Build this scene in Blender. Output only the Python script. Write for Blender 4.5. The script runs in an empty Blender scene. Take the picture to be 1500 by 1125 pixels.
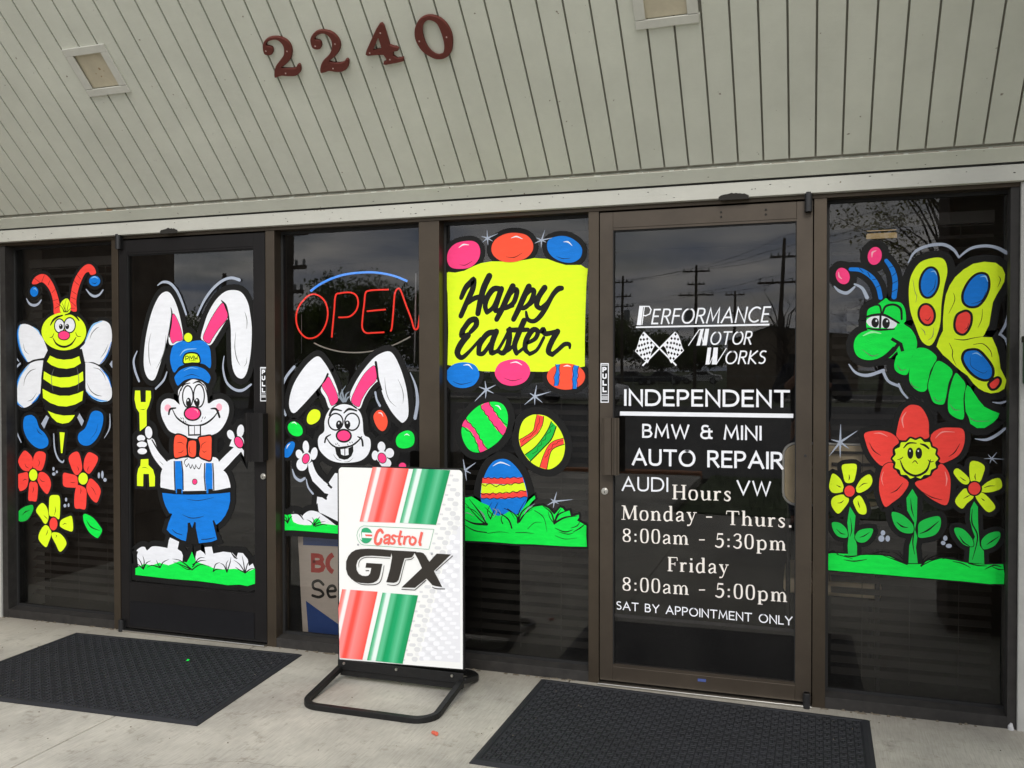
import bpy, bmesh, math, random
from mathutils import Vector, Matrix, geometry
random.seed(7)
S = bpy.context.scene
COL = S.collection
# ------------------------------------------------------------------ camera, sky, sun, exposure
cam = bpy.data.cameras.new('camera'); camo = bpy.data.objects.new('camera', cam); COL.objects.link(camo); S.camera = camo
cam.sensor_width = 36; cam.lens = 1303.0/1500*36; cam.clip_start = 0.02; cam.clip_end = 2000
def aim():
    yaw, pitch, roll = map(math.radians, (-18.3236, -0.8833, -0.0737))
    f = Vector((math.sin(yaw)*math.cos(pitch), math.cos(yaw)*math.cos(pitch), math.sin(pitch)))
    r = Vector((math.cos(yaw), -math.sin(yaw), 0)); u = r.cross(f)
    r2 = math.cos(roll)*r + math.sin(roll)*u; u2 = -math.sin(roll)*r + math.cos(roll)*u
    m = Matrix((r2, u2, -f)).transposed().to_4x4(); m.translation = Vector((4.2360, -3.9200, 1.4298)); return m
camo.matrix_world = aim()
W = bpy.data.worlds.new('World'); S.world = W; W.use_nodes = True
SUN_ELEV, SUN_AZ = math.radians(36), math.radians(165)     # behind thin cloud, over the viewer's right shoulder
def build_world():
    nt = W.node_tree; nt.nodes.clear(); N = nt.nodes.new; L = nt.links.new
    out = N('ShaderNodeOutputWorld'); bg = N('ShaderNodeBackground'); sky = N('ShaderNodeTexSky')
    sky.sky_type = 'NISHITA'; sky.sun_disc = False; sky.sun_elevation = SUN_ELEV; sky.sun_rotation = SUN_AZ; sky.dust_density = 2
    tc = N('ShaderNodeTexCoord'); sep = N('ShaderNodeSeparateXYZ'); L(tc.outputs['Generated'], sep.inputs[0])
    # project the view direction on a flat cloud deck so that clouds flatten towards the horizon
    add = N('ShaderNodeMath'); add.operation = 'ADD'; add.inputs[1].default_value = 0.12; ab = N('ShaderNodeMath'); ab.operation = 'ABSOLUTE'
    L(sep.outputs['Z'], ab.inputs[0]); L(ab.outputs[0], add.inputs[0])
    dx = N('ShaderNodeMath'); dx.operation = 'DIVIDE'; dy = N('ShaderNodeMath'); dy.operation = 'DIVIDE'
    L(sep.outputs['X'], dx.inputs[0]); L(add.outputs[0], dx.inputs[1]); L(sep.outputs['Y'], dy.inputs[0]); L(add.outputs[0], dy.inputs[1])
    cx = N('ShaderNodeCombineXYZ'); L(dx.outputs[0], cx.inputs[0]); L(dy.outputs[0], cx.inputs[1])
    n1 = N('ShaderNodeTexNoise'); n1.inputs['Scale'].default_value = 0.75; n1.inputs['Detail'].default_value = 7; n1.inputs['Roughness'].default_value = 0.55
    n2 = N('ShaderNodeTexNoise'); n2.inputs['Scale'].default_value = 1.9; n2.inputs['Detail'].default_value = 6
    L(cx.outputs[0], n1.inputs['Vector']); L(cx.outputs[0], n2.inputs['Vector'])
    r1 = N('ShaderNodeValToRGB'); r1.color_ramp.elements[0].position = 0.36; r1.color_ramp.elements[0].color = (0.25, 0.25, 0.25, 1); r1.color_ramp.elements[1].position = 0.5
    L(n1.outputs['Fac'], r1.inputs[0])
    r2 = N('ShaderNodeValToRGB'); r2.color_ramp.elements[0].position = 0.3; r2.color_ramp.elements[0].color = (5.6, 6.6, 8.8, 1)
    r2.color_ramp.elements[1].position = 0.7; r2.color_ramp.elements[1].color = (17.5, 16.8, 16.0, 1)
    L(n2.outputs['Fac'], r2.inputs[0])
    mx = N('ShaderNodeMix'); mx.data_type = 'RGBA'
    L(r1.outputs['Color'], mx.inputs[0]); L(sky.outputs[0], mx.inputs[6]); L(r2.outputs[0], mx.inputs[7]); L(mx.outputs[2], bg.inputs[0])
    bg.inputs[1].default_value = 0.1; L(bg.outputs[0], out.inputs[0])
build_world()
sd = bpy.data.lights.new('sun', 'SUN'); sd.energy = 1.5; sd.angle = math.radians(25); sd.color = (1, 0.96, 0.9)
so = bpy.data.objects.new('sun', sd); COL.objects.link(so)
so.rotation_euler = (math.pi/2 - SUN_ELEV, 0, math.pi - SUN_AZ)
S.view_settings.view_transform = 'Standard'; S.view_settings.look = 'None'; S.view_settings.gamma = 1
S.view_settings.use_curve_mapping = False; S.view_settings.exposure = 0.36
S.render.engine = 'CYCLES'; S.cycles.max_bounces = 8; S.cycles.transparent_max_bounces = 16; S.cycles.use_denoising = True; S.cycles.sample_clamp_indirect = 4

# ------------------------------------------------------------------ materials
def mat(name, col, rough=0.6, metal=0.0, spec=0.5, bump=0, bscale=50, vary=0, vscale=8, stretch=None, emit=None, estr=0, alpha=None):
    m = bpy.data.materials.new(name); m.use_nodes = True; nt = m.node_tree; b = nt.nodes['Principled BSDF']; N = nt.nodes.new; L = nt.links.new
    b.inputs['Base Color'].default_value = (*col, 1); b.inputs['Roughness'].default_value = rough; b.inputs['Metallic'].default_value = metal
    b.inputs['Specular IOR Level'].default_value = spec
    if emit: b.inputs['Emission Color'].default_value = (*emit, 1); b.inputs['Emission Strength'].default_value = estr
    if bump or vary:
        tc = N('ShaderNodeTexCoord'); mp = N('ShaderNodeMapping'); L(tc.outputs['Object'], mp.inputs[0])
        if stretch: mp.inputs['Scale'].default_value = stretch
    if vary:
        n = N('ShaderNodeTexNoise'); n.inputs['Scale'].default_value = vscale; n.inputs['Detail'].default_value = 8; n.inputs['Roughness'].default_value = 0.65; L(mp.outputs[0], n.inputs['Vector'])
        r = N('ShaderNodeValToRGB'); r.color_ramp.elements[0].position = 0.3; r.color_ramp.elements[1].position = 0.7
        r.color_ramp.elements[0].color = (*[c*(1-vary) for c in col], 1); r.color_ramp.elements[1].color = (*[min(1, c*(1+vary)) for c in col], 1)
        L(n.outputs['Fac'], r.inputs[0]); L(r.outputs[0], b.inputs['Base Color'])
        m['ramp'] = 1
    if bump:
        n = N('ShaderNodeTexNoise'); n.inputs['Scale'].default_value = bscale; n.inputs['Detail'].default_value = 5; L(mp.outputs[0], n.inputs['Vector'])
        bm_ = N('ShaderNodeBump'); bm_.inputs['Strength'].default_value = bump; bm_.inputs['Distance'].default_value = 0.004; L(n.outputs['Fac'], bm_.inputs['Height']); L(bm_.outputs[0], b.inputs['Normal'])
    return m
def paint(name, col, vary=0.05): return mat(name, col, rough=0.6, spec=0.18, vary=vary, vscale=14, stretch=(1, 1, 3.5), bump=0.35, bscale=120)
M = {}
PC = dict(k=(.010, .010, .0098), w=(.80, .82, .86), v=(.80, .76, .70), y=(.74, 1.0, .02), G=(.004, .80, .07), g1=(.01, .50, .055), g2=(.012, .55, .07), r=(.98, .065, .05), o=(.98, .095, .045),
          m=(1.0, .055, .23), b=(.006, .19, .68), a=(.38, .43, .52), c=(.24, .28, .33), B=(.25, .52, .85), M=(1, .42, .52), E=(.35, .9, .40), E1=(1, .30, .27), g=(.14, .15, .14),
          e=(.62, .55, .50), n=(.03, .08, .30), R=(.50, .055, .045), n2=(.03, .028, .025), K=(.022, .018, .014), r3=(.80, .13, .10), g3=(.02, .35, .15), g4=(.35, .36, .38), x=(.82, .83, .82), p1=(.64, .65, .66), p2=(.82, .83, .86), D=(.125, .034, .026), p3=(.72, .73, .76), p4=(.68, .69, .72), p5=(.74, .75, .75))
for k, c in PC.items():
    M[k] = paint('paint_' + {'k': 'black', 'w': 'white', 'y': 'yellow', 'G': 'green', 'r': 'red', 'b': 'blue', 'm': 'pink', 'o': 'orange'}.get(k, 'tone_' + str(ord(k[0]))+k[1:]), c, 0.10 if k in 'bGgr' else 0.055)
for k in ('x', 'p1', 'p2', 'p3', 'p4', 'p5', 'K', 'r3', 'g3', 'g4'): M[k] = mat('print_' + k.lower(), PC[k], rough=0.35)
def stripe_mat(name, stops):
    m = mat(name, (.5, .5, .5), rough=0.35); nt = m.node_tree; N = nt.nodes.new; L = nt.links.new
    uv = N('ShaderNodeUVMap'); sp = N('ShaderNodeSeparateXYZ'); r = N('ShaderNodeValToRGB'); L(uv.outputs[0], sp.inputs[0]); L(sp.outputs[0], r.inputs[0]); L(r.outputs[0], nt.nodes['Principled BSDF'].inputs['Base Color'])
    e = r.color_ramp.elements; e[0].position = stops[0][0]; e[0].color = (*stops[0][1], 1); e[1].position = stops[-1][0]; e[1].color = (*stops[-1][1], 1)
    for p_, c in stops[1:-1]: q = e.new(p_); q.color = (*c, 1)
    return m
RD, RL, WH, GD, GL = (.98, .075, .055), (.98, .24, .23), (.85, .78, .77), (.0, .30, .10), (.10, .50, .26)
M['red_print'] = stripe_mat('red_print', [(0, (.85, .13, .10)), (.10, (.9, .3, .28)), (.14, WH), (.22, WH), (.25, RL), (.37, RL), (.45, RD), (.52, RD), (.64, RL), (.80, (.98, .17, .15)), (1, RD)])
M['green_print'] = stripe_mat('green_print', [(0, (.02, .36, .14)), (.08, (.2, .55, .35)), (.13, (.72, .83, .78)), (.22, (.72, .83, .78)), (.25, (.10, .46, .24)), (.34, GL), (.44, GD), (.55, (.0, .34, .12)), (.72, GL), (.88, GD), (1, (.0, .27, .09))])
M['frame'] = mat('bronze_anodised', (.068, .053, .037), rough=0.4, metal=0.6, vary=0.18, vscale=3, bump=0.05, bscale=300)
M['door'] = mat('bronze_door', (.064, .0505, .037), rough=0.42, metal=0.5, vary=0.2, vscale=4)
M['darkdoor'] = mat('dark_bronze_door', (.012, .011, .011), rough=0.5, spec=.22, metal=0.2, vary=0.25, vscale=4)
M['rubber_black'] = mat('gasket', (.008, .008, .008), rough=0.7)
M['kick'] = mat('kick_panel', (.007, .007, .0085), rough=0.6, spec=.2, vary=0.15, vscale=20)
M['pivot'] = mat('pivot_metal', (.035, .035, .036), rough=0.45, metal=0.6)
M['steel'] = mat('steel', (.55, .54, .50), rough=0.3, metal=1)
M['mat'] = mat('mat_rubber', (.0110, .0120, .0155), rough=0.72, vary=0.25, vscale=5, bump=0.3, bscale=400)
M['signblack'] = mat('powder_coat', (.007, .007, .007), rough=0.5, spec=.3, bump=0.3, bscale=350, vary=.3, vscale=30)
M['signwhite'] = mat('sign_white', (.80, .81, .79), rough=0.4, vary=0.02, vscale=3)
def wood_paint(name, col, grain=(3, 1, 60)):
    m = mat(name, col, rough=0.62); nt = m.node_tree; N = nt.nodes.new; L = nt.links.new; b = nt.nodes['Principled BSDF']
    tc = N('ShaderNodeTexCoord'); geo = N('ShaderNodeNewGeometry')
    mp = N('ShaderNodeMapping'); mp.inputs['Scale'].default_value = (18, 160, 160); L(geo.outputs['Position'], mp.inputs[0])
    n = N('ShaderNodeTexNoise'); n.inputs['Scale'].default_value = 1; n.inputs['Detail'].default_value = 6; L(mp.outputs[0], n.inputs['Vector'])
    n2 = N('ShaderNodeTexNoise'); n2.inputs['Scale'].default_value = 2.2; n2.inputs['Detail'].default_value = 9; n2.inputs['Roughness'].default_value = .7; L(geo.outputs['Position'], n2.inputs['Vector'])
    r = N('ShaderNodeValToRGB'); e = r.color_ramp.elements; e[0].position = .28; e[0].color = (*[c*.88 for c in col], 1); e[1].position = .72; e[1].color = (*[c*1.08 for c in col], 1); L(n2.outputs['Fac'], r.inputs[0])
    # small worn specks
    n3 = N('ShaderNodeTexNoise'); n3.inputs['Scale'].default_value = 38; n3.inputs['Detail'].default_value = 3; L(geo.outputs['Position'], n3.inputs['Vector'])
    r3 = N('ShaderNodeValToRGB'); r3.color_ramp.elements[0].position = .735; r3.color_ramp.elements[1].position = .77; L(n3.outputs['Fac'], r3.inputs[0])
    mx = N('ShaderNodeMix'); mx.data_type = 'RGBA'; L(r3.outputs[0], mx.inputs[0]); L(r.outputs[0], mx.inputs[6]); mx.inputs[7].default_value = (.20, .17, .13, 1); L(mx.outputs[2], b.inputs['Base Color'])
    bm_ = N('ShaderNodeBump'); bm_.inputs['Strength'].default_value = .35; bm_.inputs['Distance'].default_value = .0015; L(n.outputs['Fac'], bm_.inputs['Height']); L(bm_.outputs[0], b.inputs['Normal'])
    return m
M['board'] = wood_paint('painted_boards', (.60, .615, .53))
M['trim'] = wood_paint('painted_trim', (.50, .50, .445))
M['sill'] = mat('dirty_sill', (.022, .020, .018), rough=.65, metal=.1, vary=.45, vscale=18)
M['backing'] = mat('groove_backing', (.30, .29, .25), rough=.8)
def glass(name, tint):
    m = bpy.data.materials.new(name); m.use_nodes = True; nt = m.node_tree; nt.nodes.clear(); N = nt.nodes.new; L = nt.links.new
    o = N('ShaderNodeOutputMaterial'); t = N('ShaderNodeBsdfTransparent'); t.inputs[0].default_value = (*tint, 1); g = N('ShaderNodeBsdfGlossy'); g.inputs['Roughness'].default_value = 0.0
    g.inputs['Color'].default_value = (1, 1, 1, 1)
    f = N('ShaderNodeFresnel'); f.inputs['IOR'].default_value = 1.57; mx = N('ShaderNodeMixShader'); L(f.outputs[0], mx.inputs[0]); L(t.outputs[0], mx.inputs[1]); L(g.outputs[0], mx.inputs[2])
    tc = N('ShaderNodeNewGeometry'); n = N('ShaderNodeTexNoise'); n.inputs['Scale'].default_value = 1.6; n.inputs['Detail'].default_value = 1; L(tc.outputs['Position'], n.inputs['Vector'])
    b = N('ShaderNodeBump'); b.inputs['Strength'].default_value = .05; b.inputs['Distance'].default_value = .012; L(n.outputs['Fac'], b.inputs['Height']); L(b.outputs[0], g.inputs['Normal'])
    # thin film of dust, uneven
    df = N('ShaderNodeBsdfDiffuse'); df.inputs[0].default_value = (.6, .58, .52, 1); n2 = N('ShaderNodeTexNoise'); n2.inputs['Scale'].default_value = 5; n2.inputs['Detail'].default_value = 10; n2.inputs['Roughness'].default_value = .7; L(tc.outputs['Position'], n2.inputs['Vector'])
    mr = N('ShaderNodeMapRange'); mr.inputs[1].default_value = .35; mr.inputs[2].default_value = .8; mr.inputs[3].default_value = .0; mr.inputs[4].default_value = .012; L(n2.outputs['Fac'], mr.inputs[0])
    m3 = N('ShaderNodeMixShader'); L(mr.outputs[0], m3.inputs[0]); L(mx.outputs[0], m3.inputs[1]); L(df.outputs[0], m3.inputs[2]); L(m3.outputs[0], o.inputs[0]); return m
M['glass'] = glass('tinted_glass', (.78, .77, .74))
def concrete():
    m = mat('concrete', (.40, .38, .33), rough=.85); nt = m.node_tree; N = nt.nodes.new; L = nt.links.new; b = nt.nodes['Principled BSDF']; geo = N('ShaderNodeNewGeometry')
    n1 = N('ShaderNodeTexNoise'); n1.inputs['Scale'].default_value = 1.7; n1.inputs['Detail'].default_value = 8; n1.inputs['Roughness'].default_value = .65; L(geo.outputs['Position'], n1.inputs['Vector'])
    r = N('ShaderNodeValToRGB'); e = r.color_ramp.elements; e[0].position = .3; e[0].color = (.30, .285, .25, 1); e[1].position = .62; e[1].color = (.53, .505, .435, 1); q = e.new(.8); q.color = (.60, .57, .50, 1); L(n1.outputs['Fac'], r.inputs[0])
    # broom texture, strokes run towards the building
    mp = N('ShaderNodeMapping'); mp.inputs['Rotation'].default_value = (0, 0, math.radians(4)); mp.inputs['Scale'].default_value = (190, 11, 1); L(geo.outputs['Position'], mp.inputs[0])
    n2 = N('ShaderNodeTexNoise'); n2.inputs['Scale'].default_value = 1; n2.inputs['Detail'].default_value = 5; L(mp.outputs[0], n2.inputs['Vector'])
    r2 = N('ShaderNodeValToRGB'); r2.color_ramp.elements[0].position = .3; r2.color_ramp.elements[0].color = (.76, .755, .75, 1); r2.color_ramp.elements[1].position = .6; L(n2.outputs['Fac'], r2.inputs[0])
    mu = N('ShaderNodeMix'); mu.data_type = 'RGBA'; mu.blend_type = 'MULTIPLY'; mu.inputs[0].default_value = .8; L(r.outputs[0], mu.inputs[6]); L(r2.outputs[0], mu.inputs[7])
    n3 = N('ShaderNodeTexNoise'); n3.inputs['Scale'].default_value = 14; n3.inputs['Detail'].default_value = 6; n3.inputs['Roughness'].default_value = .75; L(geo.outputs['Position'], n3.inputs['Vector'])
    r3 = N('ShaderNodeValToRGB'); r3.color_ramp.elements[0].position = .27; r3.color_ramp.elements[0].color = (.50, .47, .43, 1); r3.color_ramp.elements[1].position = .45; L(n3.outputs['Fac'], r3.inputs[0])
    m2 = N('ShaderNodeMix'); m2.data_type = 'RGBA'; m2.blend_type = 'MULTIPLY'; m2.inputs[0].default_value = .8; L(mu.outputs[2], m2.inputs[6]); L(r3.outputs[0], m2.inputs[7])
    # spots and grime washed up against the building
    vo = N('ShaderNodeTexVoronoi'); vo.inputs['Scale'].default_value = 3.2; L(geo.outputs['Position'], vo.inputs['Vector']); r4 = N('ShaderNodeValToRGB'); r4.color_ramp.elements[0].position = .035; r4.color_ramp.elements[0].color = (.62, .60, .57, 1); r4.color_ramp.elements[1].position = .06; L(vo.outputs['Distance'], r4.inputs[0])
    m4 = N('ShaderNodeMix'); m4.data_type = 'RGBA'; m4.blend_type = 'MULTIPLY'; m4.inputs[0].default_value = .55; L(m2.outputs[2], m4.inputs[6]); L(r4.outputs[0], m4.inputs[7])
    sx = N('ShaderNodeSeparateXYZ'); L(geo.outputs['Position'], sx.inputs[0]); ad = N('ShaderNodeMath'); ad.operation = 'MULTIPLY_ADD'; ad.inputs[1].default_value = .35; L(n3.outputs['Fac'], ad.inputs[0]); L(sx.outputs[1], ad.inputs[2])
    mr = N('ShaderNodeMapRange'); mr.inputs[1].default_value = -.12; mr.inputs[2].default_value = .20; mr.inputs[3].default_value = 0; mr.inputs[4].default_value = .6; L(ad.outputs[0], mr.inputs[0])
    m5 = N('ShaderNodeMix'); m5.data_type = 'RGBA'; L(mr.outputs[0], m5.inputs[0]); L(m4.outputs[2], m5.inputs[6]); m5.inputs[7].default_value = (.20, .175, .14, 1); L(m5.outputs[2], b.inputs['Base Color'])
    bm_ = N('ShaderNodeBump'); bm_.inputs['Strength'].default_value = .5; bm_.inputs['Distance'].default_value = .003; L(n2.outputs['Fac'], bm_.inputs['Height']); L(bm_.outputs[0], b.inputs['Normal'])
    return m
M['concrete'] = concrete()
M['asphalt'] = mat('asphalt', (.075, .075, .075), rough=.9, vary=.3, vscale=2)
M['grass'] = mat('lawn', (.055, .085, .022), rough=.9, vary=.4, vscale=6)
M['field'] = mat('field', (.07, .09, .03), rough=.95, vary=.5, vscale=.3)
M['kerb'] = mat('red_kerb', (.42, .17, .07), rough=.8, vary=.2)
M['wall'] = mat('stucco', (.42, .42, .39), rough=.85, bump=.4, bscale=60, vary=.1)
M['wing'] = mat('brown_block', (.13, .095, .07), rough=.9, bump=.5, bscale=30, vary=.25, vscale=4)
M['inner'] = mat('interior', (.06, .055, .05), rough=.9, vary=.2)
M['carpet'] = mat('carpet', (.03, .028, .025), rough=1, vary=.3, vscale=40)
M['blind'] = mat('blind_slats', (.034, .031, .029), rough=.6)
M['bark'] = mat('bark', (.09, .07, .055), rough=.95, vary=.3, vscale=12)
M['leaf'] = mat('leaves', (.24, .23, .05), rough=1, spec=0.1, vary=.5, vscale=3)
M['leafd'] = mat('dark_leaves', (.12, .16, .04), rough=1, spec=0, vary=.5, vscale=.8)
M['polewood'] = mat('pole_wood', (.10, .075, .055), rough=.9)
M['wire'] = mat('wire', (.03, .03, .03), rough=.6)
M['can'] = mat('transformer', (.30, .31, .31), rough=.5)
M['tan'] = mat('metal_siding', (.26, .20, .14), rough=.6, vary=.15, vscale=.5)
M['neonr'] = mat('neon_red', (.6, .03, .02), rough=.3, emit=(1.0, .045, .03), estr=.75)
M['neonb'] = mat('neon_blue', (.1, .3, .8), rough=.3, emit=(.05, .25, .85), estr=1.0)
M['tube'] = mat('unlit_tube', (.75, .75, .7), rough=.25)
M['acrylic'] = mat('clear_bracket', (.30, .30, .33), rough=.2)
M['lamp'] = mat('lamp_lens', (.50, .45, .33), rough=.35, vary=.12, vscale=12)
M['fix'] = mat('lamp_frame', (.55, .55, .49), rough=.55, vary=.06, vscale=20)
M['cloth'] = mat('navy_cloth', (.015, .02, .04), rough=.9)
M['skin'] = mat('skin', (.42, .22, .15), rough=.6)
M['hair'] = mat('hair', (.03, .02, .015), rough=.8)
M['denim'] = mat('denim', (.03, .05, .10), rough=.9)
M['tanpad'] = mat('tan_upholstery', (.80, .66, .46), rough=.8, vary=.1, vscale=20)
M['sealant'] = mat('torn_sealant', (.02, .018, .015), rough=.9)
M['dirt'] = mat('dirt', (.13, .11, .08), rough=1, vary=.4, vscale=40)
M['orangebit'] = mat('orange_plastic', (.65, .12, .07), rough=.5)
M['carw'] = mat('white_car_paint', (.75, .75, .75), rough=.25); M['card'] = mat('dark_car_paint', (.05, .06, .08), rough=.25); M['carglass'] = mat('car_glass', (.02, .02, .025), rough=.1); M['tyre'] = mat('tyre', (.015, .015, .015), rough=.9)

# ------------------------------------------------------------------ object helpers
def tag(o, label=None, cat=None, group=None, kind=None):
    if label: o['label'] = label
    if cat: o['category'] = cat
    if group: o['group'] = group
    if kind: o['kind'] = kind
    return o
def empty(name, loc=(0, 0, 0), parent=None, rz=0):
    o = bpy.data.objects.new(name, None); COL.objects.link(o); o.location = loc; o.rotation_euler.z = rz
    o.empty_display_size = .1
    if parent: o.parent = parent
    return o
class MB:
    """collects geometry in world (or local) space and links it as ONE mesh object"""
    def __init__(s): s.v = []; s.f = []; s.m = []; s.uv = None
    def add(s, vs, fs, mi=0):
        n = len(s.v); s.v += [tuple(v) for v in vs]; s.f += [tuple(i+n for i in f) for f in fs]; s.m += [mi]*len(fs)
    def box(s, x0, x1, y0, y1, z0, z1, mi=0):
        s.add([(x0, y0, z0), (x1, y0, z0), (x1, y1, z0), (x0, y1, z0), (x0, y0, z1), (x1, y0, z1), (x1, y1, z1), (x0, y1, z1)],
              [(0, 3, 2, 1), (4, 5, 6, 7), (0, 1, 5, 4), (1, 2, 6, 5), (2, 3, 7, 6), (3, 0, 4, 7)], mi)
    def tube(s, pts, r, n=8, mi=0, closed=False, cap=True, sq=False):
        P = [Vector(p) for p in pts]; R = r if isinstance(r, (list, tuple)) else [r]*len(P); rings = []
        up = Vector((0, 0, 1)); prev = None
        for i, p_ in enumerate(P):
            d = (P[min(i+1, len(P)-1)] - P[max(i-1, 0)]).normalized()
            a = d.cross(up if prev is None else prev)
            if a.length < 1e-3: a = d.cross(Vector((0, 1, 0)))
            a.normalize(); b = a.cross(d).normalized(); prev = b if prev is not None or abs(d.z) < .9 else b
            rings.append([p_ + (a*math.cos(t)+b*math.sin(t))*R[i]*(1.0) for t in [2*math.pi*(k+.5)/n for k in range(n)]]); prev = b
        vs = [v for ring in rings for v in ring]; fs = []
        for i in range(len(P)-1):
            for k in range(n): fs.append((i*n+k, i*n+(k+1) % n, (i+1)*n+(k+1) % n, (i+1)*n+k))
        if cap: fs += [tuple(range(n-1, -1, -1)), tuple((len(P)-1)*n+k for k in range(n))]
        s.add(vs, fs, mi)
    def build(s, name, mats, parent=None, smooth=False, bevel=0, loc=None):
        me = bpy.data.meshes.new(name); vv = s.v
        if loc: vv = [(a-loc[0], b-loc[1], c-loc[2]) for a, b, c in vv]
        me.from_pydata(vv, [], s.f); mats = mats if isinstance(mats, list) else [mats]
        for m in mats: me.materials.append(M[m] if isinstance(m, str) else m)
        me.polygons.foreach_set('material_index', s.m)
        if smooth: me.polygons.foreach_set('use_smooth', [True]*len(me.polygons))
        me.update(); o = bpy.data.objects.new(name, me); COL.objects.link(o)
        if loc: o.location = loc
        if parent:
            o.parent = parent
        if bevel:
            b = o.modifiers.new('bevel', 'BEVEL'); b.width = bevel; b.segments = 2; b.limit_method = 'ANGLE'
        return o
def boxo(name, dims, m, parent=None, bevel=0, **k):
    b = MB(); b.box(*dims); return b.build(name, m, parent, bevel=bevel, **k)
# every root empty stands at the origin of its thing; children are given in the root's frame
def rel(b, o):   # shift MB geometry into the frame of an empty at o
    b.v = [(x-o[0], y-o[1], z-o[2]) for x, y, z in b.v]; return b

# ------------------------------------------------------------------ flat painting on a plane
def cr(pts, closed, n=5):
    if len(pts) < 3 and not closed: return [tuple(p_) for p_ in pts]
    out = []; N_ = len(pts); segs = N_ if closed else N_-1
    for i in range(segs):
        if closed: p0, p1, p2, p3 = pts[i-1], pts[i], pts[(i+1) % N_], pts[(i+2) % N_]
        else: p0, p1, p2, p3 = pts[max(i-1, 0)], pts[i], pts[i+1], pts[min(i+2, N_-1)]
        for k in range(n):
            t = k/n; out.append(tuple(.5*((2*b)+(c-a)*t+(2*a-5*b+4*c-d)*t*t+(3*b-a-3*c+d)*t**3) for a, b, c, d in zip(p0, p1, p2, p3)))
    if not closed: out.append(tuple(pts[-1]))
    return out
def ribbon(P, W_, closed=False, cap='round'):
    """flat ribbon -> verts, faces (2-D)"""
    n = len(P); vs = []; fs = []
    for i in range(n):
        a = P[i-1] if (i > 0 or closed) else P[i]; b = P[(i+1) % n] if (i < n-1 or closed) else P[i]
        d1 = (P[i][0]-a[0], P[i][1]-a[1]); d2 = (b[0]-P[i][0], b[1]-P[i][1])
        l1 = math.hypot(*d1) or 1; l2 = math.hypot(*d2) or 1
        if i == 0 and not closed: d = (d2[0]/l2, d2[1]/l2); k = 1
        elif i == n-1 and not closed: d = (d1[0]/l1, d1[1]/l1); k = 1
        else:
            u1 = (d1[0]/l1, d1[1]/l1); u2 = (d2[0]/l2, d2[1]/l2); d = (u1[0]+u2[0], u1[1]+u2[1]); l = math.hypot(*d)
            if l < 1e-6: d = u1; k = 1
            else: d = (d[0]/l, d[1]/l); k = min(1/max(.3, (l/2)), 2.2)
        w = W_[i]/2*k; vs += [(P[i][0]-d[1]*w, P[i][1]+d[0]*w), (P[i][0]+d[1]*w, P[i][1]-d[0]*w)]
    m = n if closed else n-1
    for i in range(m):
        j = (i+1) % n; fs.append((2*i, 2*i+1, 2*j+1, 2*j))
    if cap == 'round' and not closed:
        for idx, sg in ((0, -1), (n-1, 1)):
            L_, R_ = vs[2*idx], vs[2*idx+1]; c = P[idx]; base = len(vs); r = W_[idx]/2
            if r < .0004: continue
            a0 = math.atan2(L_[1]-c[1], L_[0]-c[0]); arc = []
            for k in range(1, 5):
                t = a0 - sg*math.pi*k/5; arc.append((c[0]+r*math.cos(t), c[1]+r*math.sin(t)))
            vs += arc; fs.append((2*idx,) + tuple(base+k for k in range(4)) + (2*idx+1,))
    return vs, fs
def fillpoly(P, holes=()):
    tris = geometry.tessellate_polygon([[Vector((x, y, 0)) for x, y in P]] + [[Vector((x, y, 0)) for x, y in h] for h in holes])
    allp = list(P) + [q for h in holes for q in h]
    return allp, [tuple(t) for t in tris]
def area(P): return sum(P[i-1][0]*P[i][1]-P[i][0]*P[i-1][1] for i in range(len(P)))/2
class Layer:
    def __init__(s, y, step=.00004): s.y = y; s.k = 0; s.step = step
    def next(s): s.k += 1; return s.y - s.k*s.step
def put(b, vs, fs, y, mi, T=None):
    """2-D (x,z) -> vertical plane at y facing -Y"""
    out = []
    for f in fs:
        A = sum(vs[f[i-1]][0]*vs[f[i]][1]-vs[f[i]][0]*vs[f[i-1]][1] for i in range(len(f)))
        out.append(f if A > 0 else tuple(reversed(f)))
    if T: b.add([T(x, z, y) for x, z in vs], out, mi)
    else: b.add([(x, y, z) for x, z in vs], out, mi)
def widths(w, n):
    if len(w) == 1: return [w[0]]*n
    out = []
    for i in range(n):
        t = i/(n-1)*(len(w)-1) if n > 1 else 0; k = min(int(t), len(w)-2); out.append(w[k]+(w[k+1]-w[k])*(t-k))
    return out
def dec(s):
    v = [int(t) for t in s.split(',')]; x = y = 0; out = []
    for i in range(0, len(v), 2): x += v[i]; y += v[i+1]; out.append((x/5000, y/5000))
    return out
A = {}   # window paintings, lettering and prints: facade coordinates, unit 0.2 mm, first point absolute, then steps
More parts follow.
